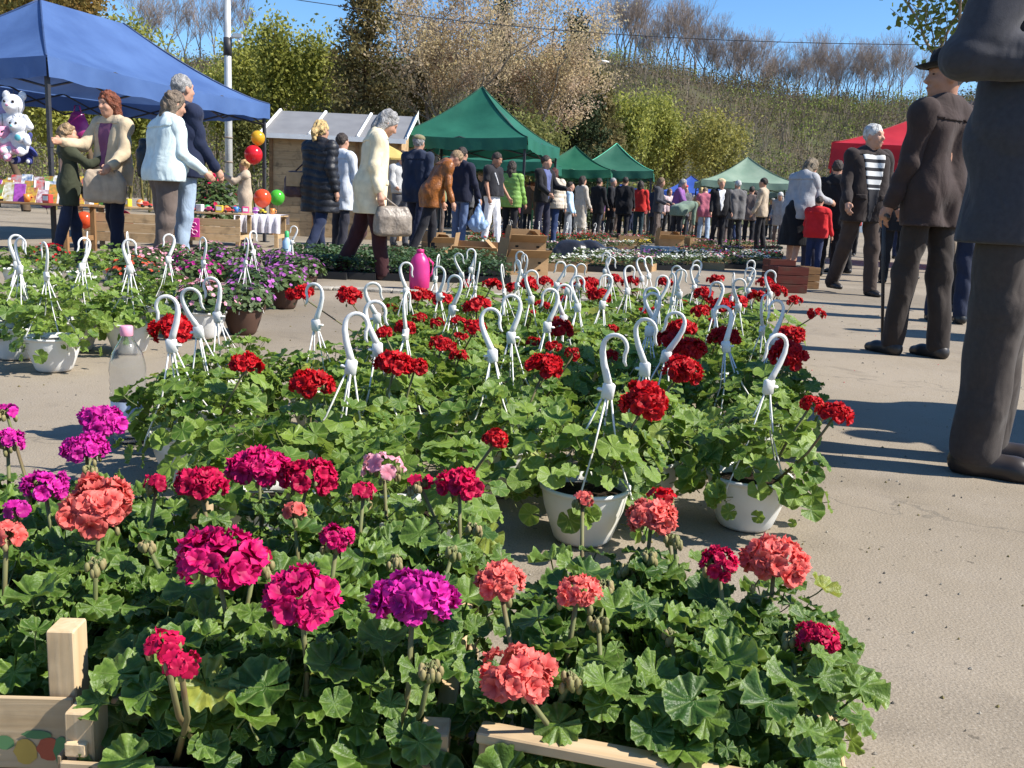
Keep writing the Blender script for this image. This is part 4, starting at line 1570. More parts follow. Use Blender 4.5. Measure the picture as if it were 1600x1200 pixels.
BLACK, CHAR, NAVY, BROWN = (.014, .014, .017), (.03, .03, .034), (.016, .022, .05), (.035, .026, .022)
JEAN, LJEAN, GREYBROWN = (.03, .045, .10), (.30, .38, .48), (.13, .10, .085)
GREYH, WHITEH, BLONDE, DKH, REDH, LBR = (.28, .27, .26), (.50, .49, .47), (.48, .33, .14), (.042, .030, .024), (.16, .045, .02), (.18, .12, .07)

PP = {}
# --- the group at the toy stall
PP['girl'] = person('girl in a dark olive jacket and jeans holding the hand of the red haired woman', x_at(106, 9.3, .9), 9.3, 60, 1.34, (.045, .05, .03), (.025, .03, .055), BLONDE and (.30, .2, .11), style='long', coat_len=.72, ra=(55, 10, 60), la=(10, 10, 20), shirt=(.3, .3, .29), ll=(10, 6), rl=(-10, 8), girth=.9, shirt_w=.06, turn=10)
PP['redhair'] = person('red haired woman in a beige jacket and purple blouse facing the girl', x_at(176, 9.4, 1.2), 9.4, 205, 1.67, (.50, .40, .27), (.015, .018, .035), REDH, style='long', coat_len=.80, ra=(38, 12, 55), la=(14, 12, 40), shirt=(.20, .07, .14), ll=(8, 5), rl=(-8, 6), girth=.98, head=6)
PP['whitetop'] = person('stout woman in a pale aqua top and grey brown trousers seen from behind', x_at(256, 8.85, 1.1), 8.85, 50, 1.66, (.60, .70, .70), GREYBROWN, (.16, .12, .085), style='bob', coat_len=.86, ra=(14, 10, 45), la=(-4, 16, 62), girth=1.28, trouser_w=1.25, head=10, lean=6, flare=1.0)
PP['navyman'] = person('tall grey haired man in a navy jacket and pale jeans with his back turned', x_at(284, 9.25, 1.3), 9.25, 35, 1.84, NAVY, LJEAN, GREYH, style='short', coat_len=.82, la=(8, 10, 20), ra=(10, 6, 25), ll=(6, 4), rl=(-6, 6), girth=1.06)
PP['toddler'] = person('fair haired child in a mottled beige suit holding a pink stick beside the lamp pole', x_at(383, 15.4, .9), 15.4, 250, 1.3, (.45, .36, .27), (.42, .33, .25), (.5, .33, .15), style='fluffy', coat_len=.6, la=(60, 10, 60), ra=(60, 10, 60), girth=1.05)
# --- walkers between kiosk and green canopy
PP['blonde'] = person('blonde woman in a black quilted coat with a ponytail walking away', x_at(500, 11.6, 1.0), 11.6, 28, 1.68, (.014, .015, .02), (.02, .028, .06), BLONDE, style='tail', coat_len=.60, coat_kind='nylon', quilt=True, ll=(14, 8), rl=(-14, 18), la=(14, 14, 45), ra=(-14, 10, 25), girth=1.12, flare=1.08)
PP['behindblonde'] = person('person in a pale grey coat half hidden behind the blonde woman in black', x_at(533, 12.6, 1.0), 12.6, 30, 1.60, (.55, .58, .63), (.03, .03, .04), DKH, coat_len=.65, girth=.95)
PP['beige'] = person('grey haired woman in a cream coat walking right with bowed head', x_at(578, 9.1, 1.0), 9.1, 75, 1.64, (.72, .62, .42), (.045, .016, .018), GREYH, shoes=(.05, .02, .02), style='bob', coat_len=.66, la=(6, 8, 14), ra=(-2, 12, 22), ll=(-12, 14), rl=(12, 6), lean=8, head=26, girth=1.12, flare=1.1, trouser_w=1.15)
PP['capman'] = person('man in an olive flat cap and navy jacket walking away beneath the green canopy', x_at(652, 14.3, 1.1), 14.3, 20, 1.76, (.022, .03, .055), (.02, .025, .05), GREYH, hat='cap', coat_len=.74, la=(22, 14, 15), ra=(-10, 10, 20), ll=(12, 8), rl=(-12, 12), girth=1.08)
PP['greytop'] = person('person in a white and grey top standing between the cream coat and the capped man', x_at(627, 16.4, 1.0), 16.4, 150, 1.62, (.45, .45, .45), (.12, .12, .13), DKH, coat_len=.95, la=(20, 10, 50), ra=(20, 10, 50))
PP['orange'] = person('fair haired person in a tan orange leather jacket bending over the plants', x_at(672, 13.6, .9), 13.6, 70, 1.66, (.26, .085, .014), (.02, .02, .025), (.27, .18, .1), style='short', coat_len=.72, coat_kind='leather', lean=30, head=22, la=(25, 8, 20), ra=(25, 12, 20), ll=(10, 10), rl=(-14, 10), shirt=(.4, .36, .4), stripes=pattern_mat('floral_scarf', [(.5, .45, .4), (.12, .08, .2), (.45, .3, .3), (.08, .09, .15)], 40), girth=1.1)
PP['bagman'] = person('dark haired person in a navy jacket and jeans carrying a blue plastic bag', x_at(720, 15.6, 1.0), 15.6, 30, 1.68, (.016, .018, .035), (.09, .13, .23), DKH, coat_len=.82, la=(8, 10, 15), ra=(8, 14, 10))
PP['teeman'] = person('man in a black tee with a white slash and white trousers looking down', x_at(770, 17.4, 1.1), 17.4, 120, 1.74, (.02, .02, .024), (.78, .78, .80), DKH, style='short', coat_len=.93, sleeve_short=True, la=(10, 14, 20), ra=(4, 12, 18), head=18, girth=1.12, ll=(8, 4), rl=(-4, 6), skin=SKIN_D)
PP['greenwoman'] = person('black haired woman in a lime green quilted jacket', x_at(798, 18.2, 1.0), 18.2, 20, 1.62, (.20, .36, .08), BLACK, DKH, style='long', coat_len=.80, coat_kind='nylon', quilt=True, girth=1.05)
PP['vendor'] = person('young man in a black jacket and dark shirt under the low green canopy', x_at(850, 18.6, 1.2), 18.6, 130, 1.78, BLACK, (.03, .03, .05), DKH, style='short', coat_len=.85, la=(30, 8, 50), ra=(20, 8, 40), shirt=(.1, .12, .25), turn=-20)
PP['vest'] = person('woman with dark red hair in a cream padded vest and jeans seen from behind', x_at(862, 19.0, 1.0), 19.0, 15, 1.58, (.58, .50, .40), (.03, .05, .12), (.07, .02, .015), style='bob', coat_len=.84, quilt=True, coat_kind='nylon', lean=10, girth=1.25)
PP['bluekid'] = person('child in a light blue shirt standing beside the cream vest', x_at(889, 20.5, .9), 20.5, 100, 1.36, (.45, .62, .78), (.25, .27, .3), DKH, coat_len=.9, girth=.95)
PP['longcoat'] = person('woman in a long pale beige coat with dark hair by the green post', x_at(908, 24.0, 1.0), 24.0, 60, 1.62, (.48, .43, .36), (.3, .27, .24), DKH, style='bob', coat_len=.34, girth=1.0)
PP['dark1'] = person('figure in a black jacket just right of the slim green post', x_at(934, 27.0, 1.0), 27.0, 40, 1.70, BLACK, CHAR, DKH, coat_len=.7)
PP['grey1'] = person('grey haired man in a black coat talking by the green post', x_at(955, 27.5, 1.0), 27.5, 110, 1.74, BLACK, CHAR, GREYH, coat_len=.6)
PP['black2'] = person('man all in black with his back turned left of the red jacket', x_at(975, 26.4, 1.0), 26.4, 10, 1.74, (.010, .010, .013), (.01, .01, .014), DKH, coat_len=.7, girth=1.1)
PP['redjacket'] = person('black haired woman in a bright red jacket facing away', x_at(999, 27.2, 1.0), 27.2, 20, 1.68, (.50, .03, .025), (.02, .04, .05), DKH, style='bob', coat_len=.84)
PP['dark3'] = person('figure in a dark blue jacket right of the bright red jacket', x_at(1022, 30.0, 1.0), 30.0, 60, 1.68, (.02, .03, .06), CHAR, DKH, coat_len=.7)
PP['whiteblouse'] = person('person in a pale pink blouse behind the bending woman', x_at(1044, 32.0, 1.0), 32.0, 150, 1.64, (.55, .42, .42), CHAR, LBR, style='bob', coat_len=.9)
PP['bending'] = person('woman in a grey green checked jacket stooping low over the flower beds', x_at(1058, 24.0, .7), 24.0, 60, 1.62, (.16, .22, .17), (.02, .02, .025), (.16, .09, .04), style='short', coat_len=.8, lean=68, head=20, la=(60, 10, 10), ra=(60, 10, 10), ll=(0, 10), rl=(4, 12), girth=1.2)
PP['redcap'] = person('man in a dull red cap and grey jacket in far crowd', x_at(1068, 31.0, 1.0), 31.0, 160, 1.76, (.12, .12, .13), CHAR, GREYH, hat='redcap', coat_len=.72)
PP['tancoat'] = person('woman in a tan coat beside the man in the dull red cap', x_at(1094, 30.0, 1.0), 30.0, 40, 1.66, (.34, .20, .11), (.06, .05, .05), BLONDE, style='bob', coat_len=.6)
PP['blondwhite'] = person('blonde woman in a black jacket over a white blouse facing the camera', x_at(1124, 23.6, 1.0), 23.6, 170, 1.70, (.014, .014, .017), (.014, .014, .018), (.55, .42, .24), style='fluffy', coat_len=.8, shirt=(.78, .78, .78), shirt_w=.09, girth=1.1)
PP['whitehair'] = person('white haired man in a mid grey jacket with his back turned', x_at(1150, 24.4, 1.0), 24.4, -15, 1.72, (.13, .125, .125), CHAR, WHITEH, style='short', coat_len=.72, girth=1.15)
PP['brownjac'] = person('dark haired man in a grey brown jacket between two older men', x_at(1172, 26.0, 1.0), 26.0, 10, 1.64, (.14, .11, .10), BLACK, DKH, coat_len=.75)
PP['sandjac'] = person('dark haired man in a sand coloured jacket at the end of the row', x_at(1190, 22.8, 1.0), 22.8, -60, 1.74, (.42, .34, .25), BLACK, DKH, style='short', coat_len=.80)
# --- right side
PP['greywoman'] = person('woman in a light grey jacket and black skirt bending her head to a child', x_at(1247, 13.3, 1.0), 13.3, 60, 1.66, (.34, .34, .35), (.012, .012, .014), (.17, .13, .085), style='bob', coat_len=.80, skirt=.42, lean=10, head=26, la=(24, 8, 50), ra=(30, 8, 55), girth=1.15)
PP['redbehind'] = person('child in a coral red sweater held in front of the woman in light grey', x_at(1270, 14.2, 1.0), 14.2, -60, 1.45, (.55, .07, .05), (.03, .03, .05), (.12, .06, .03), coat_len=.9)
PP['redkid'] = person('small dark haired child in a bright red jacket and jeans', x_at(1276, 12.9, .7), 12.9, 25, 1.1, (.50, .018, .022), (.02, .028, .07), DKH, style='short', coat_len=.84, shoes=(.5, .5, .52), girth=1.15, la=(10, 8, 30), ra=(8, 14, 10))
PP['striped'] = person('white haired man in a dark jacket over a striped jumper walking forward', x_at(1350, 10.2, 1.0), 10.2, 168, 1.8, (.032, .024, .022), (.06, .042, .034), WHITEH, shoes=(.03, .025, .022), style='short', coat_len=.74, shirt=(.5, .5, .5), stripes=stripe_mat(), shirt_w=.16, la=(4, 14, 20), ra=(10, 14, 25), ll=(12, 6), rl=(-14, 10), turn=-30, girth=1.12, trouser_w=1.15)
PP['hatman'] = person('man in a black hat and dark brown jacket leaning on a walking stick', x_at(1462, 5.45, 1.0), 5.45, -28, 1.69, (.045, .030, .027), (.035, .027, .023), (.2, .18, .17), shoes=(.03, .03, .03), hat='brim', style='short', coat_len=.76, la=(7, 7, 10), ra=(4, 6, 10), ll=(8, 4), rl=(-4, 4), girth=.94, skin=SKIN_D, turn=-62, trouser_w=1.05)
PP['nearman'] = person('broad man in a dark grey jacket standing closest at the right edge, arm bent across', x_at(1566, 2.9, .7), 2.9, 118, 1.82, (.048, .048, .056), (.056, .046, .041), (.2, .18, .17), shoes=(.03, .022, .018), style='short', coat_len=.655, coat_kind='wool', la=(20, 10, 85), ra=(-24, 20, 116), lean=-5, fore_in=(30, 18), ll=(3, 2), rl=(2, 3), girth=.96, trouser_w=1.12, sleeve=1.15, flare=1.0, leg_kind='wool')
# dark clothed figures at the right
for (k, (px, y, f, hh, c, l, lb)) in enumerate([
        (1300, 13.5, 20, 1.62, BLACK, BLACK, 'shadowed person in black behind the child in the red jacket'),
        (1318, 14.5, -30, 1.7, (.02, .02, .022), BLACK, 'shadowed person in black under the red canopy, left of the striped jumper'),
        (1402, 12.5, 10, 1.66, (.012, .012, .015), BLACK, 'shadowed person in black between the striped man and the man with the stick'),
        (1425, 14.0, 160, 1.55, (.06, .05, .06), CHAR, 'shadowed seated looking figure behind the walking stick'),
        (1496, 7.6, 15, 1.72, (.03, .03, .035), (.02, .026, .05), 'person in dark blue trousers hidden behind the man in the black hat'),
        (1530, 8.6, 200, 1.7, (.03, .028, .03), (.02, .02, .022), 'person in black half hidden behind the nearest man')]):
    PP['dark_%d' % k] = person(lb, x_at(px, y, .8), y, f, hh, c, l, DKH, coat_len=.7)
# unseen passers-by outside the frame, added to cast shadows on the path
PP['out1'] = person('passer by in a long dark coat beyond the right edge of the frame', 2.72, 3.42, -60, 1.78, CHAR, CHAR, DKH, coat_len=.40, flare=1.4, girth=1.3, cell=.02)  # coat flared wide to broaden the shadow it throws
PP['out3'] = person('third passer by in a wide coat standing outside the frame near the closest man', 2.95, 2.98, -100, 1.74, CHAR, CHAR, DKH, coat_len=.42, flare=1.4, girth=1.3, cell=.02)  # unseen extra figure, wide coat shaped to fill out the shadow
PP['out2'] = person('second passer by walking beyond the right edge of the frame', 4.1, 6.4, -80, 1.74, CHAR, CHAR, DKH, coat_len=.7, ll=(20, 10), rl=(-20, 12), cell=.02)
# the far crowd
rgc = random.Random(3)
far_cols = [((.02, .02, .025), 'black'), ((.10, .10, .11), 'grey'), ((.03, .04, .08), 'navy'), ((.16, .10, .07), 'brown'), ((.30, .26, .2), 'beige'), ((.30, .05, .05), 'dark red'), ((.35, .36, .38), 'pale grey'), ((.06, .08, .05), 'olive')]
far_spots = [(700, 27, 'under the largest green canopy'), (735, 24, 'behind the person with the blue bag'), (745, 29, 'behind the white trousers'), (825, 25, 'behind the lime green jacket'), (925, 32, 'below the pointed green canopy'), (1005, 34, 'behind the red jacket'), (1035, 36, 'below the pointed canopy corner'), (1082, 33, 'below the small blue canopy'), (1108, 30, 'left of the blonde woman'), (1136, 36, 'below the pale green canopy'), (1206, 31, 'right of the sand coloured jacket'), (965, 30, 'between the black coats'), (1228, 27, 'left of the light grey jacket'), (1335, 19, 'under the red canopy'), (1390, 21, 'under the right half of the red canopy'), (1375, 17, 'behind the striped jumper')]
for i, (px, y, where) in enumerate(far_spots):
    y *= 1.22
    c, cn = far_cols[i % len(far_cols)]
    f = rgc.choice([0, 20, -30, 90, -90, 160, 200])
    PP['far_%d' % i] = person('distant person in a %s jacket %s' % (cn, where), x_at(px, y, 1.0), y, f, rgc.uniform(1.6, 1.8), c, rgc.choice([BLACK, CHAR, JEAN, GREYBROWN]), rgc.choice([DKH, LBR, GREYH, DKH]), style=rgc.choice(['short', 'bob', 'short']), coat_len=rgc.uniform(.6, .85))


# more of the loose crowd between the far canopies
more = [(905, 26, 'beside the slim post'), (948, 28, 'between the posts of the green canopies'), (985, 31, 'beyond the black jackets'), (1015, 29, 'beyond the bright red jacket'), (1052, 23, 'behind the stooping woman'), (1076, 28, 'below the small blue canopy'), (1100, 22, 'beside the tan coat'), (1140, 24, 'over the shoulder of the blonde woman'), (1160, 27, 'behind the white haired man'), (1182, 25, 'behind the sand coloured jacket'), (1212, 24, 'near the grey van'), (1198, 35, 'under the pale canopy'), (1240, 33, 'at the grey green canopy'), (1030, 21, 'left of the stooping woman'), (942, 24, 'touching the slim post'), (840, 23, 'behind the young man in black'), (815, 28, 'under the low green canopy'), (760, 21, 'at the post of the largest canopy'), (685, 20, 'beneath the largest canopy'), (875, 24, 'behind the cream vest'), (1310, 17, 'in the shade of the red canopy'), (1330, 24, 'at the back of the red canopy'), (1415, 18, 'beyond the walking stick'), (1262, 22, 'beyond the light grey jacket')]
more_cols = [((.32, .30, .28), 'stone'), ((.05, .05, .06), 'charcoal'), ((.42, .12, .16), 'rose'), ((.10, .13, .2), 'slate blue'), ((.5, .48, .44), 'ivory'), ((.09, .06, .045), 'chestnut'), ((.2, .22, .12), 'moss'), ((.3, .2, .12), 'camel'), ((.24, .1, .3), 'violet'), ((.03, .03, .035), 'jet black')]
for i, (px, y, where) in enumerate(more):
    y *= 1.22
    c, cn = more_cols[(i * 7) % 10]
    PP['more_%d' % i] = person('crowd figure in a %s coat %s' % (cn, where), x_at(px + rgc.uniform(-5, 5), y, 1.0), y + rgc.uniform(-.6, .6), rgc.uniform(-180, 180), rgc.uniform(1.5, 1.84), c, rgc.choice([BLACK, CHAR, JEAN, GREYBROWN, NAVY, LJEAN]), rgc.choice([DKH, LBR, GREYH, BLONDE, WHITEH, REDH]), style=rgc.choice(['short', 'bob', 'long', 'tail', 'fluffy']), coat_len=rgc.uniform(.5, .88), lean=rgc.choice([0, 0, 4, 10, 20]), head=rgc.uniform(-5, 25), la=(rgc.uniform(-15, 40), 10, rgc.uniform(5, 80)), ra=(rgc.uniform(-15, 40), 10, rgc.uniform(5, 80)), ll=(rgc.uniform(-5, 15), 6), rl=(rgc.uniform(-15, 5), 8), girth=rgc.uniform(.92, 1.25))


# --- things people carry
def w(name, k):
    return to_world(PP[name], k)


# walking stick held in the right hand of the hat man
hm_o = PP['hatman']
hand = w('hatman', hm_o['LA'][2] + hm_o['LA'][3] * .09)
ft = np.array([*on_plane(1378, 547, 0)[:2], 0.0])
st = thing('walking_stick', 'black walking stick planted on the asphalt by the man in the hat', 'cane', tuple(ft))
dv = hand - ft
MB().tube([(0, 0, 0.012), tuple(dv * .5), tuple(dv)], [.0095, .011, .0125], 8).build('shaft', BLACK_METAL(), st, True)
MB().tube([(0, 0, 0), (dv[0] * .03, dv[1] * .03, dv[2] * .03)], .014, 8).build('rubber_tip', mat('rubber', (.02, .02, .02), .9), st, True)
hd = np.array([dv[0], dv[1], dv[2]])
MB().tube([hd + np.array([0, .05, .005]), hd + np.array([0, .0, .022]), hd + np.array([0, -.06, .012]), hd + np.array([0, -.075, -.005])], [.011, .014, .012, .009], 8).build('handle', mat('cane_handle', (.06, .035, .02), .4), st, True)


def shoulder_bag(label, c, size, m, strap_to, rz=0.0, cat='bag', flap=None):
    t = thing('shoulder_bag', label, cat, tuple(c), rz)
    a, b_, d = size
    s_ = SDF()
    s_.box((0, 0, -d * .12), (a * .5, b_ * .5, d * .36), .045, None, 0).box((0, 0, d * .12), (a * .43, b_ * .34, d * .34), .04, None, .06)
    s_.noise = (.005, 18, c[0])
    s_.build('body', m, t, .012)
    q = np.array(strap_to) - np.array(c)
    q = rotz(-rz) @ q
    MB().tube([(-a * .3, 0, d * .3), tuple(np.array([-a * .1, 0, d * .3]) * .3 + q * .7), tuple(q), tuple(np.array([a * .2, 0, d * .3]) * .4 + q * .6), (a * .3, 0, d * .3)], .010, 6).build('strap', m, t, True)
    if flap is not None:
        P = np.zeros((6, 5, 3))
        for i in range(6):
            for j in range(5):
                u, v = i / 5 - .5, j / 4
                P[i, j] = (u * a * .7, -b_ * .62 - .01, d * .42 - v * d * .5)
        MB().grid(P).build('flap', flap, t, True)
    return t


shoulder_bag('black shoulder bag on the back of the woman in the pale aqua top', w('whitetop', (-.34, .02, 1.06)), (.30, .18, .40), fabric(BLACK, 'leather'), w('whitetop', (-.20, 0, 1.40)), rad(20))
shoulder_bag('dark burgundy handbag with a tan flap on the arm of the blonde woman', w('blonde', (-.30, -.05, .92)), (.34, .15, .34), fabric((.05, .02, .028), 'leather'), w('blonde', (-.24, 0, 1.22)), rad(-10), flap=fabric((.42, .28, .15)))
shoulder_bag('grey taupe handbag hanging low at the side of the cream coat', w('beige', (.22, .20, .58)), (.36, .15, .30), fabric((.24, .20, .16), 'leather'), w('beige', PP['beige']['RA'][2]), rad(30))
shoulder_bag('beige tote bag hanging in front of the red haired woman', w('redhair', (-.12, .22, .78)), (.38, .12, .34), fabric((.42, .33, .24)), w('redhair', PP['redhair']['LA'][2]), rad(10))
pb = SDF()
pb.cap((0, 0, .02), (0, 0, .30), .13, .03, .03).cap((-.06, 0, 0), (.06, 0, 0), .10, None, .06)
pb.noise = (.012, 26, 1)
c_ = w('bagman', PP['bagman']['RA'][2])
tb = thing('plastic_bag', 'light blue plastic carrier bag hanging from the hand of the navy jacket', 'bag', (c_[0], c_[1] - .04, c_[2] - .43))
pb.build('body', mat('blue_polythene', (.33, .47, .68), .35, .12, 8, .3, 20, .5, .3), tb, .016)
MB().tube([(0, 0, .3), (.02, 0, .36), (0, .01, .41)], .012, 5).build('handle', mat('blue_polythene', (.33, .47, .68)), tb, True)
# white slash printed on the tee
te = PP['teeman']
for k_ in (0,):
    q = SDF()
    q.cap(te['T'](.03, .138, 1.14), te['T'](.14, .118, 1.33), .014, .018, 0)
    q.build('printed_stripe', fabric((.7, .7, .7)), te['o'], .012)

# ================================================================== geraniums
def leaf_mesh(seed, na=18, nr=3, ruff=.07, cup=.12, mtl=None, petiole=1.6, lobes=7, fold=.0, notch=.35, lobe=.04):
    rg = np.random.default_rng(seed)
    gap = .06 + .14 * rg.random()
    th = np.linspace(-math.pi + gap, math.pi - gap, na)
    ph = rg.uniform(0, 6.28)
    out = .84 + .10 * np.cos(th / 2) + lobe * 2.2 * np.abs(np.cos(lobes * th / 2)) ** .6 + .035 * np.abs(np.cos(lobes * 1.5 * th)) ** .7
    out *= 1 - notch * np.clip((np.abs(th) - 2.5) / .6, 0, 1) ** 2 * .3
    rs = np.linspace(0, 1, nr + 1)[1:]
    V, UV = [(0, 0, 0)], [(0, .5)]
    k1 = rg.integers(3, 6)
    fa = rg.uniform(0, 6.28)
    droop = .16 * rg.uniform(-.4, 1.0)
    for r in rs:
        rr = out * r
        x, y = rr * np.sin(th), rr * np.cos(th)
        z = cup * r ** 2 + ruff * r ** 1.8 * (np.sin(k1 * th + ph) + .6 * np.sin(lobes * th + 1.3 * ph) + .8 * r ** 2 * np.sin(2 * lobes * th + fa)) - .05 * r * np.cos(lobes * th) + fold * np.abs(x) - droop * np.clip(y, 0, 2) ** 2
        for i in range(na):
            V.append((x[i], y[i], z[i]))
            UV.append((r, th[i] / (2 * math.pi) + .5))
    F4, F3 = [], []
    for i in range(na - 1):
        F3.append((0, 1 + i + 1, 1 + i))
        for j in range(nr - 1):
            a = 1 + j * na + i
            F4.append((a, a + 1, a + na + 1, a + na))
    m4, m3 = [0] * len(F4), [0] * len(F3)
    mb = MB()
    mb.add(V, F4, F3, 0, UV)
    if petiole:
        k = 4
        t = np.linspace(0, 1, k)
        bend = rg.uniform(-.3, .3)
        P = np.stack([bend * t ** 2, -.55 * t ** 1.5 * petiole * .5, -petiole * t * (1 - .12 * t)], 1)
        mb.tube(P, [.05, .045, .045, .05], 3, 1, cap=False)
    return mb.mesh('leaf', [mtl, STEM], True)


STEM = mat('green_stem', (.12, .17, .05), .6, .25, 12, 0, None, .3, .0, col2=(.17, .17, .07))
STEM_R = mat('reddish_stalk', (.20, .12, .06), .6, .3, 12, 0, None, .3, col2=(.16, .18, .07))
BUD = mat('green_bud', (.22, .25, .08), .6, .3, 30, 0, None, .3, .1, col2=(.34, .26, .13))
SOIL = mat('potting_soil', (.025, .018, .012), 1.0, .4, 30, .8, 90, .1)
L_ZON = leaf_mat('geranium_leaf', (.032, .088, .011), (.145, .235, .03), (.25, .34, .10), .3, .3, .46)
L_IVY = leaf_mat('hanging_geranium_leaf', (.056, .128, .014), (.215, .315, .046), (.28, .36, .10), .0, .34, .46)
L_PET = leaf_mat('bedding_leaf', (.035, .075, .02), (.10, .15, .045), (.16, .2, .08), 0, .25)

LV_ZON = [leaf_mesh(100 + i, 56, 4, .095 + .04 * (i % 3), -.04 + .13 * (i % 4), L_ZON) for i in range(16)]
LV_IVY = [leaf_mesh(200 + i, 30, 3, .07 + .03 * (i % 3), -.02 + .12 * (i % 4), L_IVY, 1.5, 5 + 2 * (i % 2), lobe=.07) for i in range(14)]
LV_FAR = [leaf_mesh(300 + i, 10, 2, .06, .1, L_IVY, 1.2, 5) for i in range(8)]


def frame(nrm, yaw, rg):
    n = np.array(nrm, float)
    n /= np.linalg.norm(n)
    a = np.array([math.cos(yaw), math.sin(yaw), 0])
    a = a - n * (a @ n)
    a /= np.linalg.norm(a) + 1e-9
    b = np.cross(n, a)
    return np.stack([b * -1, a, n], 1) if False else np.stack([np.cross(a, n), a, n], 1)


def to_mtx(Rm, p, s):
    return Matrix(((Rm[0][0] * s, Rm[0][1] * s, Rm[0][2] * s, p[0]), (Rm[1][0] * s, Rm[1][1] * s, Rm[1][2] * s, p[1]), (Rm[2][0] * s, Rm[2][1] * s, Rm[2][2] * s, p[2]), (0, 0, 0, 1)))


def foliage(t, variants, n, rx, rz, zc, size, rg, spread=.9, inner=.45, droop=0.0, name='leaf'):
    """leaf objects spread over and through a dome of half width rx and height rz that starts at zc"""
    for i in range(n):
        az = rg.uniform(0, 2 * math.pi)
        u = rg.random()
        el = math.asin(u ** .85) if rg.random() > droop else -rg.uniform(0, .5)
        q = 1.0 if i > n * inner else rg.uniform(.45, .95)
        q *= rg.uniform(.86, 1.08)
        p = (rx * q * math.cos(el) * math.cos(az), rx * q * math.cos(el) * math.sin(az), zc + rz * q * math.sin(el))
        nrm = np.array([math.cos(el) * math.cos(az) * spread, math.cos(el) * math.sin(az) * spread, math.sin(el) + .38]) + np.array(SUN_DIR) * .35 + np.array([rg.gauss(0, .33), rg.gauss(0, .33), rg.gauss(0, .2)])
        Rm = frame(nrm, az + rg.gauss(0, .7), rg)
        s = size * (rg.uniform(.55, 1.2) if rg.random() < .8 else rg.uniform(.28, .55))
        put(name, variants[rg.randrange(len(variants))], t, to_mtx(Rm, p, s))


# ------------------------------------------------------------------ florets and heads
def floret_mesh(seed, m, npet=10, rad_=1.0, double=True, nu=4, nv=3):
    """one ruffled flower, facing +z, radius about rad_"""
    rg = np.random.default_rng(seed)
    mb = MB()
    rings = [(npet if not double else npet * 3 // 5, 1.0, .22), (npet * 2 // 5 + 1, .68, .75)] if double else [(npet, 1.0, .25)]
    for (k, sc_, lift) in rings:
        for i in range(k):
            az = 2 * math.pi * i / k + rg.normal(0, .18)
            L = rad_ * sc_ * rg.uniform(.85, 1.1)
            Wd = L * rg.uniform(.55, .75)
            P = np.zeros((nv + 1, nu + 1, 3))
            UV = np.zeros((nv + 1, nu + 1, 2))
            p1 = rg.uniform(0, 6.28)
            for a in range(nv + 1):
                v = a / nv
                w = Wd * (math.sin(math.pi * min(1, .12 + .72 * v)) ** .8)
                for b in range(nu + 1):
                    u = b / nu * 2 - 1
                    x = u * w
                    y = L * v * (1 - .12 * u * u * v)
                    z = L * (lift * v + .12 * v * u * u + .25 * v * v * math.sin(4.4 * u + p1) - .32 * v ** 3 * (1 - lift * .6))
                    P[a, b] = (x, y, z)
                    UV[a, b] = (v, u * .5 + .5)
            P = P.reshape(-1, 3) @ rotz(-az).T
            I = np.arange((nv + 1) * (nu + 1)).reshape(nv + 1, nu + 1)
            F = np.stack([I[:-1, :-1], I[:-1, 1:], I[1:, 1:], I[1:, :-1]], -1).reshape(-1, 4)
            mb.add(P, F, None, 0, UV.reshape(-1, 2))
    return mb


PETALS = {
    'red': petal_mat('scarlet_petal', (.26, .002, .008), (.60, .008, .014)),
    'crimson': petal_mat('crimson_pink_petal', (.30, .002, .03), (.66, .008, .085)),
    'magenta': petal_mat('magenta_petal', (.34, .003, .15), (.70, .03, .38)),
    'rose': petal_mat('deep_rose_petal', (.33, .002, .055), (.70, .012, .17)),
    'coral': petal_mat('coral_petal', (.58, .035, .035), (.90, .22, .18)),
    'pink': petal_mat('pale_pink_petal', (.70, .20, .28), (.85, .45, .52)),
    'purple': petal_mat('petunia_purple', (.36, .05, .34), (.48, .16, .48)),
    'white': petal_mat('white_petal', (.70, .70, .62), (.85, .85, .80)),
    'orange': petal_mat('orange_red_petal', (.62, .06, .02), (.78, .12, .05)),
    'yellow': petal_mat('yellow_petal', (.70, .50, .03), (.85, .66, .06)),
}
FLORETS = {c: [floret_mesh(500 + 17 * i, None).mesh('floret', [PETALS[c]], True) for i in range(4)] for c in ('red', 'crimson', 'magenta', 'rose', 'coral', 'pink')}
LOOSE = {c: [floret_mesh(700 + 13 * i, None, 5, 1.0, False).mesh('floret', [PETALS[c]], True) for i in range(3)] for c in ('red', 'crimson', 'magenta', 'rose', 'coral', 'pink')}


def hemi(n, rg, zmin=-.25):
    """n directions spread evenly over the upper part of a ball"""
    out = []
    ga = math.pi * (3 - 5 ** .5)
    o = rg.uniform(0, 6.28)
    for i in range(n):
        z = 1 - (1 - zmin) * (i + .5) / n
        r = math.sqrt(1 - z * z)
        a = ga * i + o
        out.append(np.array([r * math.cos(a), r * math.sin(a), z]) + np.array([rg.gauss(0, .08), rg.gauss(0, .08), rg.gauss(0, .08)]))
    return out


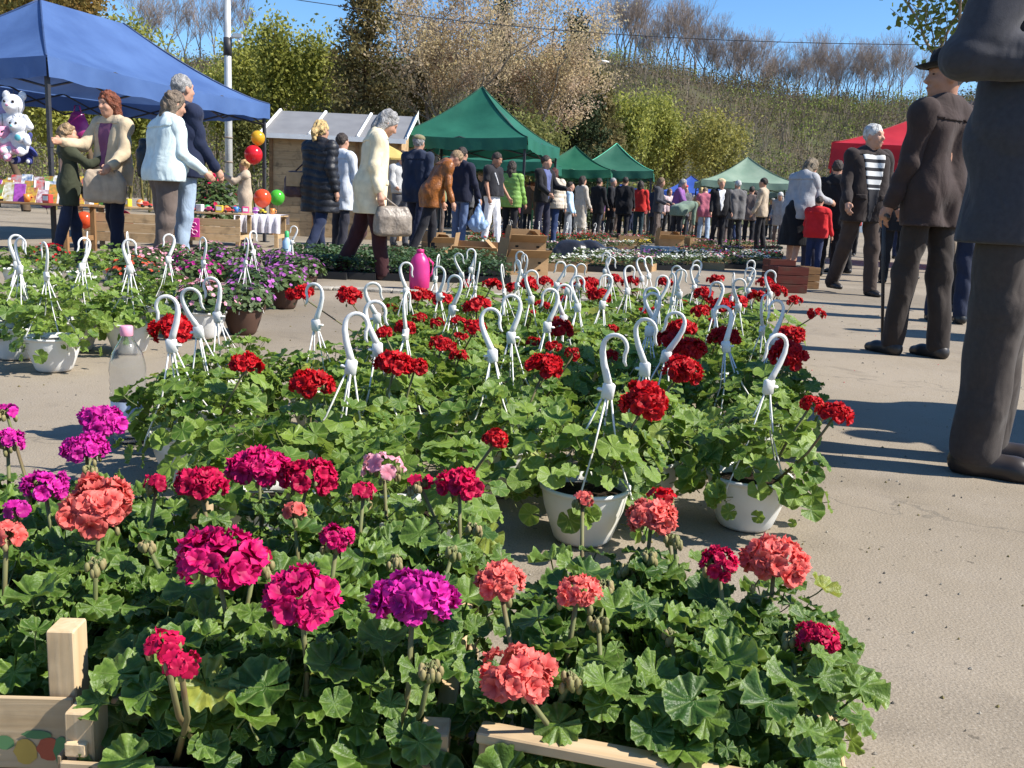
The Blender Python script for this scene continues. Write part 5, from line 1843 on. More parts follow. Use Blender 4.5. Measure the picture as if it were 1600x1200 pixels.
def stalk_mesh(base, top, rad_, rg, nb=6, R_=.04, m2=None):
    """the flower stalk with pedicels and a bunch of buds under the head; base and top relative to the plant"""
    b, t = np.array(base, float), np.array(top, float)
    mid = (b + t) / 2 + np.array([rg.gauss(0, .012), rg.gauss(0, .012), 0])
    mb = MB()
    mb.tube([b, mid, t], [.0042, .0036, .0032], 5, 0)
    for k in range(nb):
        a = rg.uniform(0, 6.28)
        q = t + np.array([math.cos(a), math.sin(a), rg.uniform(-.9, .25)]) * R_ * rg.uniform(.35, .75)
        mb.tube([t, (t + q) / 2 + np.array([0, 0, .008]), q], [.0014, .0012, .0012], 3, 0)
        mb.ball(q, (.0042, .0042, .0075), 1, 6, 4)
    return mb.mesh('flower_head', [m2 or STEM_R, BUD], True)


def bloom(t, base, top, dia, colr, rg, near=True, loose=False, nb=7, lean=None):
    """a flower head: stalk and buds as the part, each floret its sub-part"""
    top = np.array(top, float)
    Rr = dia / 2
    fr = Rr * (.37 if not loose else .5)
    core = Rr - fr * .5
    hd = put('flower_head', stalk_mesh(base, top, Rr, rg, nb, Rr), t)
    nfl = int(np.clip(27 * (dia / .10) ** .7, 7, 34)) if near else int(np.clip(13 * (dia / .09) ** .8, 5, 16))
    if loose:
        nfl = max(5, nfl // 2)
    bank = (LOOSE if loose else FLORETS)[colr]
    ax_ = (rg.uniform(.9, 1.15), rg.uniform(.9, 1.15), rg.uniform(.58, .85))
    tilt = np.array(SUN_DIR) * .25 + np.array([0, -.25, 0]) if lean is None else np.array(lean)
    for d in hemi(nfl, rg, -.35 if near else -.2):
        if rg.random() < .22 and nfl > 6:
            continue
        d = d + tilt * .4 + np.array([rg.gauss(0, .12), rg.gauss(0, .12), rg.gauss(0, .12)])
        d /= np.linalg.norm(d)
        p = top + np.array([d[0] * ax_[0], d[1] * ax_[1], d[2] * ax_[2]]) * core * rg.uniform(.78, 1.12) + np.array([0, 0, Rr * .1])
        Rm = frame(d + np.array([rg.gauss(0, .25), rg.gauss(0, .25), .15]), rg.uniform(0, 6.28), rg)
        put('floret', bank[rg.randrange(len(bank))], hd, to_mtx(Rm, p, fr * rg.uniform(.85, 1.15)))
    return hd


# ------------------------------------------------------------------ the hanging pots
def pot_mesh(r0=.072, r1=.108, h=.145, m=None):
    mb = MB()
    mb.lathe([(0.001, .004), (r0 * .9, .004), (r0, .012), (r0 * 1.12, h * .25), (r0 + (r1 - r0) * .72, h * .6), (r1 * .985, h * .9), (r1 * .99, h * .93), (r1 * 1.035, h * .93), (r1 * 1.04, h), (r1 * .97, h), (r1 * .95, h * .85)], 28, 0)
    return mb.mesh('pot', [m], True)


def hanger_mesh(seed, rim=.104, z_rim=.142, z_col=.402):
    rg = np.random.default_rng(seed)
    mb = MB()
    # swan-neck hook: a flat strip with a thickened edge, lying in the x-z plane
    P = [(0, 0, z_col), (-.009, 0, z_col + .022), (-.021, 0, z_col + .051), (-.029, 0, z_col + .079)]
    cx, cz, r = -.002, z_col + .095, .028
    for a in np.linspace(175, -25, 12):
        P.append((cx + r * math.cos(rad(a)), 0, cz + r * math.sin(rad(a)) * 1.05))
    P.append((cx + r * .98, 0, cz - .029))
    P.append((cx + r * 1.2, 0, cz - .039))
    k = len(P)
    rr = np.interp(np.linspace(0, 1, k), [0, .15, .3, .7, .93, 1], [.0100, .0080, .0056, .0050, .0047, .0026])
    mb.tube(P, rr, 8, 0, flat=.62)
    mb.box((0, 0, z_col - .012), (.030, .016, .042), bev=.005).box((-.018, 0, z_col - .012), (.018, .012, .008), bev=.003)
    ph = rg.uniform(0, 1.57)
    for j in range(4):
        a = ph + j * math.pi / 2
        e = np.array([rim * math.cos(a), rim * math.sin(a), z_rim])
        s0 = np.array([.011 * math.cos(a), .006 * math.sin(a), z_col - .03])
        m_ = (s0 + e) / 2 + np.array([math.cos(a), math.sin(a), 0]) * -.014
        mb.tube([s0, m_, e, e + np.array([.004 * math.cos(a), .004 * math.sin(a), -.018])], [.0026, .0024, .0024, .004], 4, 0)
    return mb.mesh('hanger', [WHITE_PL()], True)


POT_W = pot_mesh(m=WHITE_PL())
POT_GREY = pot_mesh(m=mat('grey_pot', (.30, .31, .31), .5, .1, 5))
POT_TERRA = pot_mesh(m=mat('brown_pot', (.10, .055, .04), .6, .15, 5))
HANGERS = [hanger_mesh(i) for i in range(5)]
SOIL_D = MB().lathe([(.102, .118), (.05, .128), (.001, .13)], 20).mesh('soil', [SOIL], True)


def hanging_pot(x, y, label, group, rz=0.0, leaves=70, hook=True, scale=1.0, rg=None, variants=None, size=.030, pot=None, rx=.195, rz_=.165, droop=.27, tilt=None, name='potted_geranium', cat='potted plant'):
    rg = rg or R
    t = thing(name, label, cat, (x, y, 0), rz, group)
    t.scale = (scale,) * 3
    put('pot', pot or POT_W, t)
    put('soil', SOIL_D, t)
    if hook:
        h = put('hanger', HANGERS[rg.randrange(5)], t)
        if tilt:
            h.rotation_euler = tilt
    foliage(t, variants or LV_IVY, leaves, rx, rz_, .15, size, rg, .8, .4, droop)
    return t


# hook tops seen in the photograph, with the side the hook opens to (+1 right, -1 left, 0 edge on)
HOOKS = [(294, 460, -1), (343, 443, 1), (373, 431, -1), (508, 443, -1), (517, 487, 1), (611, 432, 1), (603, 470, 1), (638, 410, 1), (631, 453, 0),
         (692, 415, -1), (702, 430, -1), (729, 408, 0), (790, 482, 1), (812, 462, -1), (813, 407, 0), (857, 405, -1), (880, 413, -1), (855, 450, -1), (885, 442, 1),
         (910, 432, 1), (935, 428, -1), (945, 394, -1), (958, 402, 1), (976, 415, 1), (930, 514, 1), (1012, 481, -1), (1020, 497, 1), (1022, 428, -1),
         (1016, 458, -1), (1047, 450, 1), (1060, 428, 0), (1025, 400, 1), (1068, 415, -1), (1090, 412, 1), (1147, 427, 0), (1160, 433, 1), (1170, 405, -1),
         (1184, 420, -1), (1196, 421, 1), (1182, 476, -1), (1199, 458, 0), (1217, 472, -1), (1193, 514, -1)]
pots = []
for (px, py, sd) in HOOKS:
    p = on_plane(px, py, .495)
    # nudge apart pots whose hooks overlap in the picture
    pots.append([p.x, p.y, sd])
for it in range(30):
    for i in range(len(pots)):
        for j in range(i):
            dx, dy = pots[i][0] - pots[j][0], pots[i][1] - pots[j][1]
            d = math.hypot(dx, dy)
            if d < .225:
                f = (.225 - d) / 2 / max(d, 1e-4)
                pots[i][0] += dx * f * .3
                pots[j][0] -= dx * f * .3
                pots[i][1] += dy * f
                pots[j][1] -= dy * f
# pots without a raised hook filling the block
fill = []
for gx_ in np.arange(-.78, 1.45, .27):
    for gy_ in np.arange(1.84, 5.7, .275):
        xl = -.95 + .16 * (gy_ - 2.35)
        xr = .68 + .22 * (gy_ - 2.35)
        x, y = gx_ + R.uniform(-.05, .05), gy_ + R.uniform(-.05, .05)
        if (y < 2.26 and not (-.52 < x < .39)) or (y < 2.0 and x > .22):
            continue
        if xl < x < xr and all(math.hypot(x - q[0], y - q[1]) > .235 for q in pots + fill):
            fill.append([x, y, (R.choice([1, -1, 0]) if y > 3.7 and R.random() < .45 else None)])
allp = sorted(pots + fill, key=lambda q: q[1])
rows = {}
for q in allp:
    rows.setdefault(int((q[1] - 1.9) / .34), []).append(q)
ORD = ['first', 'second', 'third', 'fourth', 'fifth', 'sixth', 'seventh', 'eighth', 'ninth', 'tenth', 'eleventh', 'twelfth', 'thirteenth', 'fourteenth', 'fifteenth', 'sixteenth']
SIDE = {1: 'hook opening right', -1: 'hook opening left', 0: 'hook edge on', None: 'no raised hook'}
RED = [(267, 521, 60), (385, 575, 54), (488, 605, 64), (470, 463, 45), (545, 468, 45), (690, 543, 40), (617, 575, 60), (655, 465, 42), (648, 577, 40), (745, 485, 58), (742, 515, 40), (775, 690, 42),
       (850, 578, 58), (875, 518, 40), (865, 543, 26), (895, 555, 26), (825, 447, 48), (850, 445, 42), (1008, 632, 80), (1065, 515, 42), (1075, 550, 52), (1065, 583, 60), (1130, 530, 45), (1100, 465, 42),
       (1095, 490, 32), (1235, 527, 46), (1230, 560, 66), (1305, 650, 52), (1267, 633, 36), (1275, 493, 28), (1150, 475, 36), (1120, 440, 32), (1195, 445, 32), (1040, 445, 30), (960, 440, 28), (920, 446, 34),
       (935, 466, 40), (690, 470, 32), (600, 522, 28), (632, 514, 32), (1125, 481, 36), (1213, 460, 32), (1240, 472, 26), (908, 452, 38), (985, 442, 28), (1180, 466, 30), (768, 447, 30), (800, 452, 28), (715, 505, 26), (1045, 535, 40)]
blooms = []
for (px, py, dd) in RED:
    p = on_plane(px, py, .33)
    q = min(allp, key=lambda q: math.hypot(q[0] - p.x, q[1] - p.y - .04))
    k = (1440 / (p.y * math.cos(PITCH) + (CAM_H - .33) * math.sin(PITCH)))
    blooms.append((q, p, dd / k))
for ri in sorted(rows):
    row = sorted(rows[ri], key=lambda q: q[0])
    for ci, q in enumerate(row):
        rg = random.Random(int(q[0] * 1000) * 7 + int(q[1] * 1000))
        mine = [b for b in blooms if b[0] is q]
        nb = len(mine)
        bl = 'no bloom' if nb == 0 else ('one red bloom' if nb == 1 else '%d red blooms' % nb)
        lab = 'geranium, %s, %s, %s in %s row of red block' % (SIDE[q[2]], bl, ORD[ci], ORD[min(ri, 15)])
        rzv = 0 if q[2] == 1 else (math.pi if q[2] == -1 else math.pi / 2 if q[2] == 0 else rg.uniform(0, 6.28))
        rzv += rg.gauss(0, .25)
        far = q[1] > 4.2
        t = hanging_pot(q[0], q[1], lab, 'red geraniums in white hanging pots', rzv, 150 if q[1] < 3.3 else (112 if not far else 74), q[2] is not None, .94, rg, LV_IVY if not far else LV_FAR,
                        (.030 if q[1] < 3.3 else .033) if not far else .038, tilt=(rg.gauss(0, .10), rg.gauss(0, .10), 0))
        ca, sa = math.cos(-rzv), math.sin(-rzv)
        for (_q, p, dia) in mine:
            dx, dy = p.x - q[0], p.y - q[1]
            loc = np.array([dx * ca - dy * sa, dx * sa + dy * ca, .33]) / .94
            bloom(t, (loc[0] * .35, loc[1] * .35, .14), loc, min(.13, dia * 1.1), 'red', rg, q[1] < 3.4, False, 4)
        if rg.random() < .45 and q[1] > 2.9:
            a = rg.uniform(0, 6.28)
            bloom(t, (0, 0, .14), (.13 * math.cos(a), .13 * math.sin(a), .29), .07, 'red', rg, False, False, 3)


# ------------------------------------------------------------------ crates with the near geraniums
PLANK_CACHE = {}


def plank(parent, c, size, mtl=None, rz=0.0, rx=0.0, name='plank'):
    """a sawn board, long side along its own x"""
    key = tuple(round(v, 3) for v in size) + ((mtl or CRATE_WOOD).name,)
    if key not in PLANK_CACHE:
        PLANK_CACHE[key] = MB().box((0, 0, 0), size, bev=.0018).mesh('plank', [mtl or CRATE_WOOD])
    o = put(name, PLANK_CACHE[key], parent)
    o.location = c
    o.rotation_euler = (rx, 0, rz)
    return o


KN = .92


def crate(label, x, y, rz, L=.57, W=.37, H=.15, post=.215, front_rail=False, group='wooden crates of geraniums'):
    t = thing('wooden_crate', label, 'crate', (x * KN, y * KN, 0), rz, group)
    t.scale = (KN, KN, KN)
    for sx in (-1, 1):
        for sy in (-1, 1):
            o = plank(t, (sx * (L / 2 - .018), sy * (W / 2 - .027), post / 2 + .004), (post, .040, .034), name='corner_post')
            o.rotation_euler = (0, -math.pi / 2, 0)
    for sy in (-1, 1):
        for z, hh in (((.05, .062), (.125, .058)) if post < .25 else ((.05, .062), (.142, .098))):
            plank(t, (0, sy * (W / 2 + .0035), z), (L, .006, hh))
    for sx in (-1, 1):
        for z, hh in ((.05, .062), (.125, .066)):
            plank(t, (sx * (L / 2 + .0035), 0, z), (W, .006, hh), rz=math.pi / 2)
        plank(t, (sx * (L / 2 - .016), 0, .165), (W - .0, .026, .018), rz=math.pi / 2, name='end_rail')
    if front_rail:
        plank(t, (0, -W / 2 + .012, post + .012), (L, .03, .014), name='front_rail')
    for i in range(5):
        plank(t, (0, -W / 2 + .04 + i * (W - .08) / 4, .012), (L - .01, .058, .005))
    return t


# (x, y, rz, size across, size deep)
cr_near = [(-.765, 1.355, .04, .45, .62, 'wooden fruit crate with printed vegetables, left of the middle crate'),
           (-.275, 1.285, -.02, .455, .62, 'wooden crate of pink geraniums at the bottom middle'),
           (.240, 1.148, -.24, .42, .48, 'wooden crate of coral geraniums at the bottom right beside the bare asphalt')]
cr_far = []
CR = []
for i, (x, y, rz, L_, W_, lab) in enumerate(cr_near + cr_far):
    CR.append((crate(lab, x, y, rz, L=L_, W=W_, post=.27 if i == 0 else .205, front_rail=(i == 2)), x, y, rz, L_, W_))
# the fruit print on the end and front boards of the left crate
pr = MB()
red_, grn_, yel_ = (mat('print_red', (.42, .10, .05), .8), mat('print_green', (.10, .22, .09), .8), mat('print_yellow', (.55, .36, .08), .8))


def blob(mb, cx, cz, rx_, rz_, m, y0, n=14):
    V = [(cx, y0, cz)] + [(cx + rx_ * math.cos(2 * math.pi * i / n) * (1 + .12 * math.sin(3 * i)), y0, cz + rz_ * math.sin(2 * math.pi * i / n)) for i in range(n)]
    mb.add(V, None, [(0, 1 + i, 1 + (i + 1) % n) for i in range(n)], m)


for k, (cx, cz, a, b_, m) in enumerate([(cx_ + .005, cz_, a_, b__, m_) for cx_, cz_, a_, b__, m_ in [(.19, .122, .016, .016, 0), (.16, .118, .014, .018, 2), (.205, .120, .010, .020, 1), (.135, .130, .012, .010, 1), (.175, .142, .018, .006, 1), (.11, .117, .012, .014, 0), (.055, .112, .006, .016, 1)]]):
    pr = MB()
    blob(pr, cx, cz, a, b_, 0, -.62 / 2 - .0078 - k * .0001)
    pr.build('printed_fruit', [red_, grn_, yel_][m], CR[0][0])

# plants in small pots standing in the crates, each bloom where the photograph shows one
POT_S = MB().lathe([(.001, .002), (.040, .002), (.054, .095), (.057, .095), (.057, .105), (.051, .105), (.050, .09)], 18).mesh('pot', [mat('terracotta_plastic', (.20, .075, .04), .6, .15, 5)], True)
SOIL_S = MB().lathe([(.050, .088), (.001, .094)], 14).mesh('soil', [SOIL], True)
NEARB = [(160, 665, 75, 'magenta'), (135, 705, 70, 'magenta'), (10, 645, 40, 'magenta'), (12, 695, 55, 'magenta'), (70, 765, 78, 'magenta'), (25, 797, 38, 'magenta'), (155, 800, 112, 'coral'), (10, 838, 60, 'coral'),
         (310, 760, 78, 'crimson'), (245, 757, 42, 'crimson'), (405, 735, 95, 'rose'), (482, 752, 85, 'crimson'), (460, 800, 34, 'coral'), (600, 733, 66, 'pink'), (568, 770, 46, 'crimson'), (655, 757, 46, 'crimson'),
         (718, 760, 76, 'crimson'), (338, 885, 135, 'rose'), (400, 872, 52, 'crimson'), (470, 943, 125, 'rose'), (527, 845, 62, 'rose'), (645, 943, 128, 'magenta'), (780, 930, 86, 'coral'), (903, 928, 76, 'coral'),
         (910, 781, 32, 'coral'), (1018, 815, 82, 'coral'), (1035, 781, 46, 'red'), (1122, 885, 66, 'crimson'), (1210, 882, 108, 'coral'), (1276, 1003, 68, 'crimson'), (805, 1088, 122, 'coral'), (255, 1008, 70, 'crimson'), (205, 1035, 56, 'crimson')]
COLN = {'magenta': 'magenta', 'coral': 'coral', 'crimson': 'crimson', 'rose': 'deep rose', 'pink': 'pale pink', 'red': 'scarlet'}
ZB = {1088: .30, 1003: .30}
near_plants = []
for ck, (co, cx, cy, crz, CL_, CW_) in enumerate(CR):
    nx_, ny_ = 4, (6 if ck < 2 else 5)
    for j in range(ny_):
        for i in range(nx_):
            lx = -CL_ / 2 + .058 + (i + (.18 if j % 2 else 0)) * (CL_ - .116) / (nx_ - .82)
            ly = -CW_ / 2 + .062 + j * (CW_ - .124) / (ny_ - 1)
            v = rotz(crz) @ np.array([lx, ly, 0])
            near_plants.append([(cx + v[0]) * KN, (cy + v[1]) * KN, ck, i, j, []])
for (px, py, dd, c) in NEARB:
    z = ZB.get(py, .35) * KN
    p = on_plane(px, py, z)
    k = 1440 / (p.y * math.cos(PITCH) + (CAM_H - z) * math.sin(PITCH))
    q = min(near_plants, key=lambda q: math.hypot(q[0] - p.x, q[1] - p.y) + .05 * len(q[5]))
    q[5].append((p, dd / k, c))
CN = ['the printed fruit crate', 'bottom middle crate', 'bottom right crate']
WH = {0: 'front', 1: 'second', 2: 'third', 3: 'fourth', 4: 'fifth', 5: 'sixth'}
for (x, y, ck, i, j, bl) in near_plants:
    rg = random.Random(ck * 100 + i * 10 + j)
    cols = sorted(set(COLN[b[2]] for b in bl))
    desc = ('%s geranium' % ' and '.join(cols)) if bl else 'geranium without open flowers'
    lab = '%s, %s in %s row of %s' % (desc, ORD[i], WH[j], CN[ck])
    t = thing('geranium', lab, 'plant', (x, y, .0145 * KN), 0, 'geraniums in the wooden crates')
    t.scale = (KN, KN, KN)
    put('pot', POT_S, t)
    put('soil', SOIL_S, t)
    out_ = (i in (0, 3) or j == 0) and not (ck == 0 and j == 0)
    if ck == 0 and j == 0:
        t.location.y += .035
    if ck == 2 and j == 0:
        t.location.y += .03
    if ck == 1 and j == 0 and i == 0:
        t.location.x += .045
    foliage(t, LV_ZON, 46, .108 if not (ck == 0 and j == 0) else .085, (.165 if j else .145) if ck < 3 else .135, .125, .0305, rg, .7, .42, .12 if not out_ else .25)
    for (p, dia, c) in bl:
        loose = dia < .05 or c == 'pink'
        top = np.array([p.x - x, p.y - y, p.z - .0145 * KN]) / KN
        dia /= KN
        dia = min(.125, max(.04, dia))
        bloom(t, (top[0] * .2, top[1] * .2, .12), top, dia, c, rg, True, loose, 10 if not loose else 14)
    if rg.random() < .35:
        a = rg.uniform(0, 6.28)
        q = np.array([.07 * math.cos(a), .07 * math.sin(a), rg.uniform(.27, .32)])
        put('bud_cluster', stalk_mesh((0, 0, .12), q, .02, rg, 16, .016, STEM), t)

# ================================================================== left block of pots
def joined_foliage(n, rx, rz_, zc, size, seed, variants, bl=None, nb=0, bsize=.02, name='foliage'):
    """foliage of a small far plant as one mesh: leaf kites in a dome; returns (leaf mesh, blossom mesh)"""
    rg = np.random.default_rng(seed)
    az = rg.uniform(0, 2 * math.pi, n)
    el = np.arcsin(rg.random(n) ** .8)
    q = np.where(rg.random(n) < .6, rg.uniform(.88, 1.08, n), rg.uniform(.5, .95, n))
    P = np.stack([rx * q * np.cos(el) * np.cos(az), rx * q * np.cos(el) * np.sin(az), zc + rz_ * q * np.sin(el)], 1)
    nr = np.stack([np.cos(el) * np.cos(az), np.cos(el) * np.sin(az), np.sin(el) + .5], 1) + rg.normal(0, .35, (n, 3))
    nr /= np.linalg.norm(nr, axis=1)[:, None]
    a = np.cross(nr, rg.normal(size=(n, 3)))
    a /= np.linalg.norm(a, axis=1)[:, None]
    b = np.cross(nr, a)
    s = size * rg.uniform(.6, 1.3, (n, 1))
    k = 6
    V = [P - .0 * a]
    for i in range(k):
        t = 2 * math.pi * i / k
        V.append(P + s * (math.cos(t) * a + math.sin(t) * b * .85) + nr * s * .22 * (.5 + .5 * math.cos(2 * t)))
    V = np.stack(V, 1)
    base = (np.arange(n) * (k + 1))[:, None]
    F = np.concatenate([base + np.array([[0, 1 + i, 1 + (i + 1) % k]]) for i in range(k)])
    uv = np.tile(np.array([[0, .5]] + [[1, i / k] for i in range(k)]), (n, 1))
    fol = mesh_np(name, V.reshape(-1, 3), None, F, mats=[variants], uv=uv, smooth=True)
    if not nb:
        return fol, None
    az = rg.uniform(0, 2 * math.pi, nb)
    el = np.arcsin(rg.random(nb) ** .7)
    P = np.stack([rx * 1.05 * np.cos(el) * np.cos(az), rx * 1.05 * np.cos(el) * np.sin(az), zc + rz_ * 1.1 * np.sin(el)], 1)
    nr = np.stack([np.cos(el) * np.cos(az), np.cos(el) * np.sin(az), np.sin(el) + .3], 1) + rg.normal(0, .25, (nb, 3))
    nr /= np.linalg.norm(nr, axis=1)[:, None]
    a = np.cross(nr, rg.normal(size=(nb, 3)))
    a /= np.linalg.norm(a, axis=1)[:, None]
    b = np.cross(nr, a)
    s = bsize * rg.uniform(.7, 1.3, (nb, 1))
    k = 10
    V = [P]
    for i in range(k):
        t = 2 * math.pi * i / k
        V.append(P + s * (1 if i % 2 == 0 else .72) * (math.cos(t) * a + math.sin(t) * b) + nr * s * .35)
    V = np.stack(V, 1)
    base = (np.arange(nb) * (k + 1))[:, None]
    F = np.concatenate([base + np.array([[0, 1 + i, 1 + (i + 1) % k]]) for i in range(k)])
    uv = np.tile(np.array([[0, .5]] + [[1, i / k] for i in range(k)]), (nb, 1))
    return fol, mesh_np('blossoms', V.reshape(-1, 3), None, F, mats=[PETALS[bl]], uv=uv, smooth=True)


PET = {}
for c in ('purple', 'pink', 'orange', 'red', 'magenta', 'white', 'crimson', 'yellow'):
    PET[c] = [joined_foliage(280, .17, .14, .15, .020, 900 + i, L_PET, c, 46, .0155) for i in range(3)]
GREENF = [joined_foliage(230, .18, .15, .15, .023, 950 + i, L_IVY) for i in range(3)]

left_hooks = [(15, 372), (27, 368), (76, 380), (120, 362), (128, 372), (172, 374), (218, 364), (246, 366), (336, 372), (362, 372), (396, 362), (446, 352)]
left_spots = []
for (px, py) in left_hooks:
    p = on_plane(px, py, .524)
    left_spots.append([p.x, p.y, True])
for (px, py) in [(22, 540), (95, 522), (126, 508), (178, 516), (250, 485), (315, 470), (380, 470), (445, 482), (300, 450), (350, 440), (410, 450), (210, 470), (60, 480), (270, 430), (330, 425), (390, 430), (440, 440), (475, 458), (130, 455), (30, 450), (80, 440), (180, 440), (230, 445)]:
    p = on_plane(px, py, 0)
    if all(math.hypot(p.x - q[0], p.y - q[1]) > .26 for q in left_spots):
        left_spots.append([p.x, p.y, False])
left_spots.sort(key=lambda q: q[1])
for it in range(25):
    for i in range(len(left_spots)):
        for j in range(i):
            dx, dy = left_spots[i][0] - left_spots[j][0], left_spots[i][1] - left_spots[j][1]
            d = math.hypot(dx, dy)
            if d < .25:
                f = (.25 - d) / 2 / max(d, 1e-4)
                for s_, a in ((1, left_spots[i]), (-1, left_spots[j])):
                    a[0] += s_ * dx * f
                    a[1] += s_ * dy * f
lrows = {}
for q in left_spots:
    lrows.setdefault(int((q[1] - 4.2) / .5), []).append(q)
for ri in sorted(lrows):
    for ci, q in enumerate(sorted(lrows[ri], key=lambda q: q[0])):
        rg = random.Random(int(q[0] * 991) + int(q[1] * 777))
        pxl = 800 + q[0] / q[1] * 1440
        if q[1] < 5.4 and pxl < 260:
            kind, cn = 'green', 'leafy green plant'
        elif pxl > 330:
            kind, cn = 'purple', 'purple petunia'
        elif pxl > 220:
            kind, cn = rg.choice([('magenta', 'magenta petunia'), ('purple', 'purple petunia'), ('pink', 'pink petunia')])
        else:
            kind, cn = rg.choice([('orange', 'orange red geranium'), ('green', 'leafy green plant'), ('red', 'red petunia')])
        lab = '%s in a %s, %s in %s row before the toy stall' % (cn, 'hook pot' if q[2] else 'low pot', ORD[ci], ORD[ri])
        t = thing('potted_plant', lab, 'potted plant', (q[0], q[1], 0), rg.uniform(0, 6.28), 'pots in front of the toy stall')
        dark = kind in ('purple', 'magenta') and not (q[1] < 6.1 and 420 < pxl < 470)
        put('pot', POT_TERRA if dark else POT_W, t)
        put('soil', SOIL_D, t)
        if q[2]:
            h = put('hanger', HANGERS[rg.randrange(5)], t)
            h.rotation_euler = (rg.gauss(0, .06), rg.gauss(0, .06), 0)
        if kind == 'green':
            foliage(t, LV_IVY, 100, .185, .15, .15, .029, rg, .8, .4, .28)
        else:
            f, b_ = PET[kind][rg.randrange(3)]
            put('foliage', f, t)
            put('blossoms', b_, t)

# ================================================================== trays and beds further back
def tray_meshes(seed, L, W, mat_leaf, n, h, size, bl=None, nb=0, bsize=.02):
    rg = np.random.default_rng(seed)
    P = np.stack([rg.uniform(-L / 2, L / 2, n), rg.uniform(-W / 2, W / 2, n), .06 + h * rg.random(n) ** .6], 1)
    P[:, 2] += .03 * np.sin(P[:, 0] * 35) * np.cos(P[:, 1] * 33)
    nr = np.stack([rg.normal(0, .5, n), rg.normal(0, .5, n), np.ones(n)], 1)
    nr /= np.linalg.norm(nr, axis=1)[:, None]

    def disks(P, nr, s, k, star):
        a = np.cross(nr, rg.normal(size=nr.shape))
        a /= np.linalg.norm(a, axis=1)[:, None]
        b = np.cross(nr, a)
        V = [P]
        for i in range(k):
            t = 2 * math.pi * i / k
            V.append(P + s * (1 if (i % 2 == 0 or not star) else .7) * (math.cos(t) * a + math.sin(t) * b) + nr * s * .3)
        V = np.stack(V, 1)
        base = (np.arange(len(P)) * (k + 1))[:, None]
        F = np.concatenate([base + np.array([[0, 1 + i, 1 + (i + 1) % k]]) for i in range(k)])
        uv = np.tile(np.array([[0, .5]] + [[1, i / k] for i in range(k)]), (len(P), 1))
        return V.reshape(-1, 3), F, uv
    V, F, uv = disks(P, nr, size * rg.uniform(.6, 1.3, (n, 1)), 5, False)
    fol = mesh_np('foliage', V, None, F, mats=[mat_leaf], uv=uv)
    bm = None
    if nb:
        Q = np.stack([rg.uniform(-L / 2, L / 2, nb), rg.uniform(-W / 2, W / 2, nb), .06 + h * rg.uniform(.75, 1.15, nb)], 1)
        nq = np.stack([rg.normal(0, .45, nb), rg.normal(0, .45, nb) - .3, np.ones(nb)], 1)
        nq /= np.linalg.norm(nq, axis=1)[:, None]
        V, F, uv = disks(Q, nq, bsize * rg.uniform(.7, 1.3, (nb, 1)), 8, True)
        bm = mesh_np('blossoms', V, None, F, mats=[PETALS[bl]], uv=uv)
    return fol, bm


def tray_body(L, W, h=.07):
    mb = MB()
    for sx in (-1, 1):
        mb.box((sx * L / 2, 0, h / 2), (.012, W, h)).box((0, sx * W / 2, h / 2), (L - .014, .012, h))
    mb.box((0, 0, .012), (L - .016, W - .016, .012))
    return mb


TRAY_M = mat('black_tray', (.02, .02, .02), .6, .2, 8)
TB = tray_body(.56, .36).mesh('tray', [TRAY_M])
TBW = tray_body(.56, .36, .10).mesh('tray', [CARD()])
SEED = [tray_meshes(1000 + i, .58, .38, leaf_mat('seedling_leaf', (.022, .06, .018), (.06, .11, .035), (.10, .15, .06), 0, .2), 320, .15, .018) for i in range(3)]
SEEDN = 0
for ri, (py0, n_, x0, x1) in enumerate([(436, 8, 440, 775), (424, 8, 462, 770), (413, 7, 470, 760)]):
    for i in range(n_):
        px = x0 + (x1 - x0) * (i + .5) / n_
        p = on_plane(px, py0 + (px - 600) * .03, 0)
        t = thing('seedling_tray', 'black tray of dark green seedlings, %s along the %s strip behind the cream coat' % (ORD[i], ['near', 'middle', 'back'][ri]), 'plant tray', (p.x, p.y, 0), R.gauss(0, .05), 'trays of green seedlings')
        t.scale = (1.0, 1.0, 1)
        put('tray', TB, t)
        put('foliage', SEED[SEEDN % 3][0], t)
        SEEDN += 1

BED = {}
for i, c in enumerate(('white', 'pink', 'purple', 'red', 'yellow', 'crimson', 'magenta')):
    BED[c] = [tray_meshes(1100 + i * 7 + j, .56, .36, L_PET, 190, .14, .02, c, 44 if c == 'white' else 36, .019) for j in range(2)]
# (row start px,py, row end px,py, count, colours, where)
BEDS = [(862, 424, 1190, 418, 9, ['white', 'white', 'white', 'pink'], 'white row behind the red geraniums'),
        (905, 412, 1215, 408, 8, ['white', 'white', 'purple'], 'second white row'),
        (760, 398, 900, 396, 4, ['white', 'red', 'pink'], 'row behind the cardboard boxes'),
        (1060, 402, 1215, 400, 5, ['crimson', 'red', 'pink'], 'row beside the painted boxes'),
        (735, 388, 880, 386, 5, ['red', 'crimson', 'pink', 'red'], 'row before the white trousers'),
        (900, 392, 1010, 390, 4, ['yellow', 'pink', 'white'], 'row beside the black sheeting'),
        (740, 378, 960, 376, 8, ['red', 'white', 'crimson', 'pink'], 'long row before the green canopies'),
        (970, 380, 1090, 379, 5, ['pink', 'red', 'crimson'], 'row near the stooping woman'),
        (1090, 388, 1215, 388, 6, ['pink', 'purple', 'crimson'], 'row before the blonde woman'),
        (900, 371, 1100, 371, 8, ['crimson', 'pink', 'red', 'yellow'], 'farthest row before the crowd'),
        (1080, 415, 1212, 411, 4, ['white', 'crimson'], 'short row touching the painted boxes')]
nb_ = 0
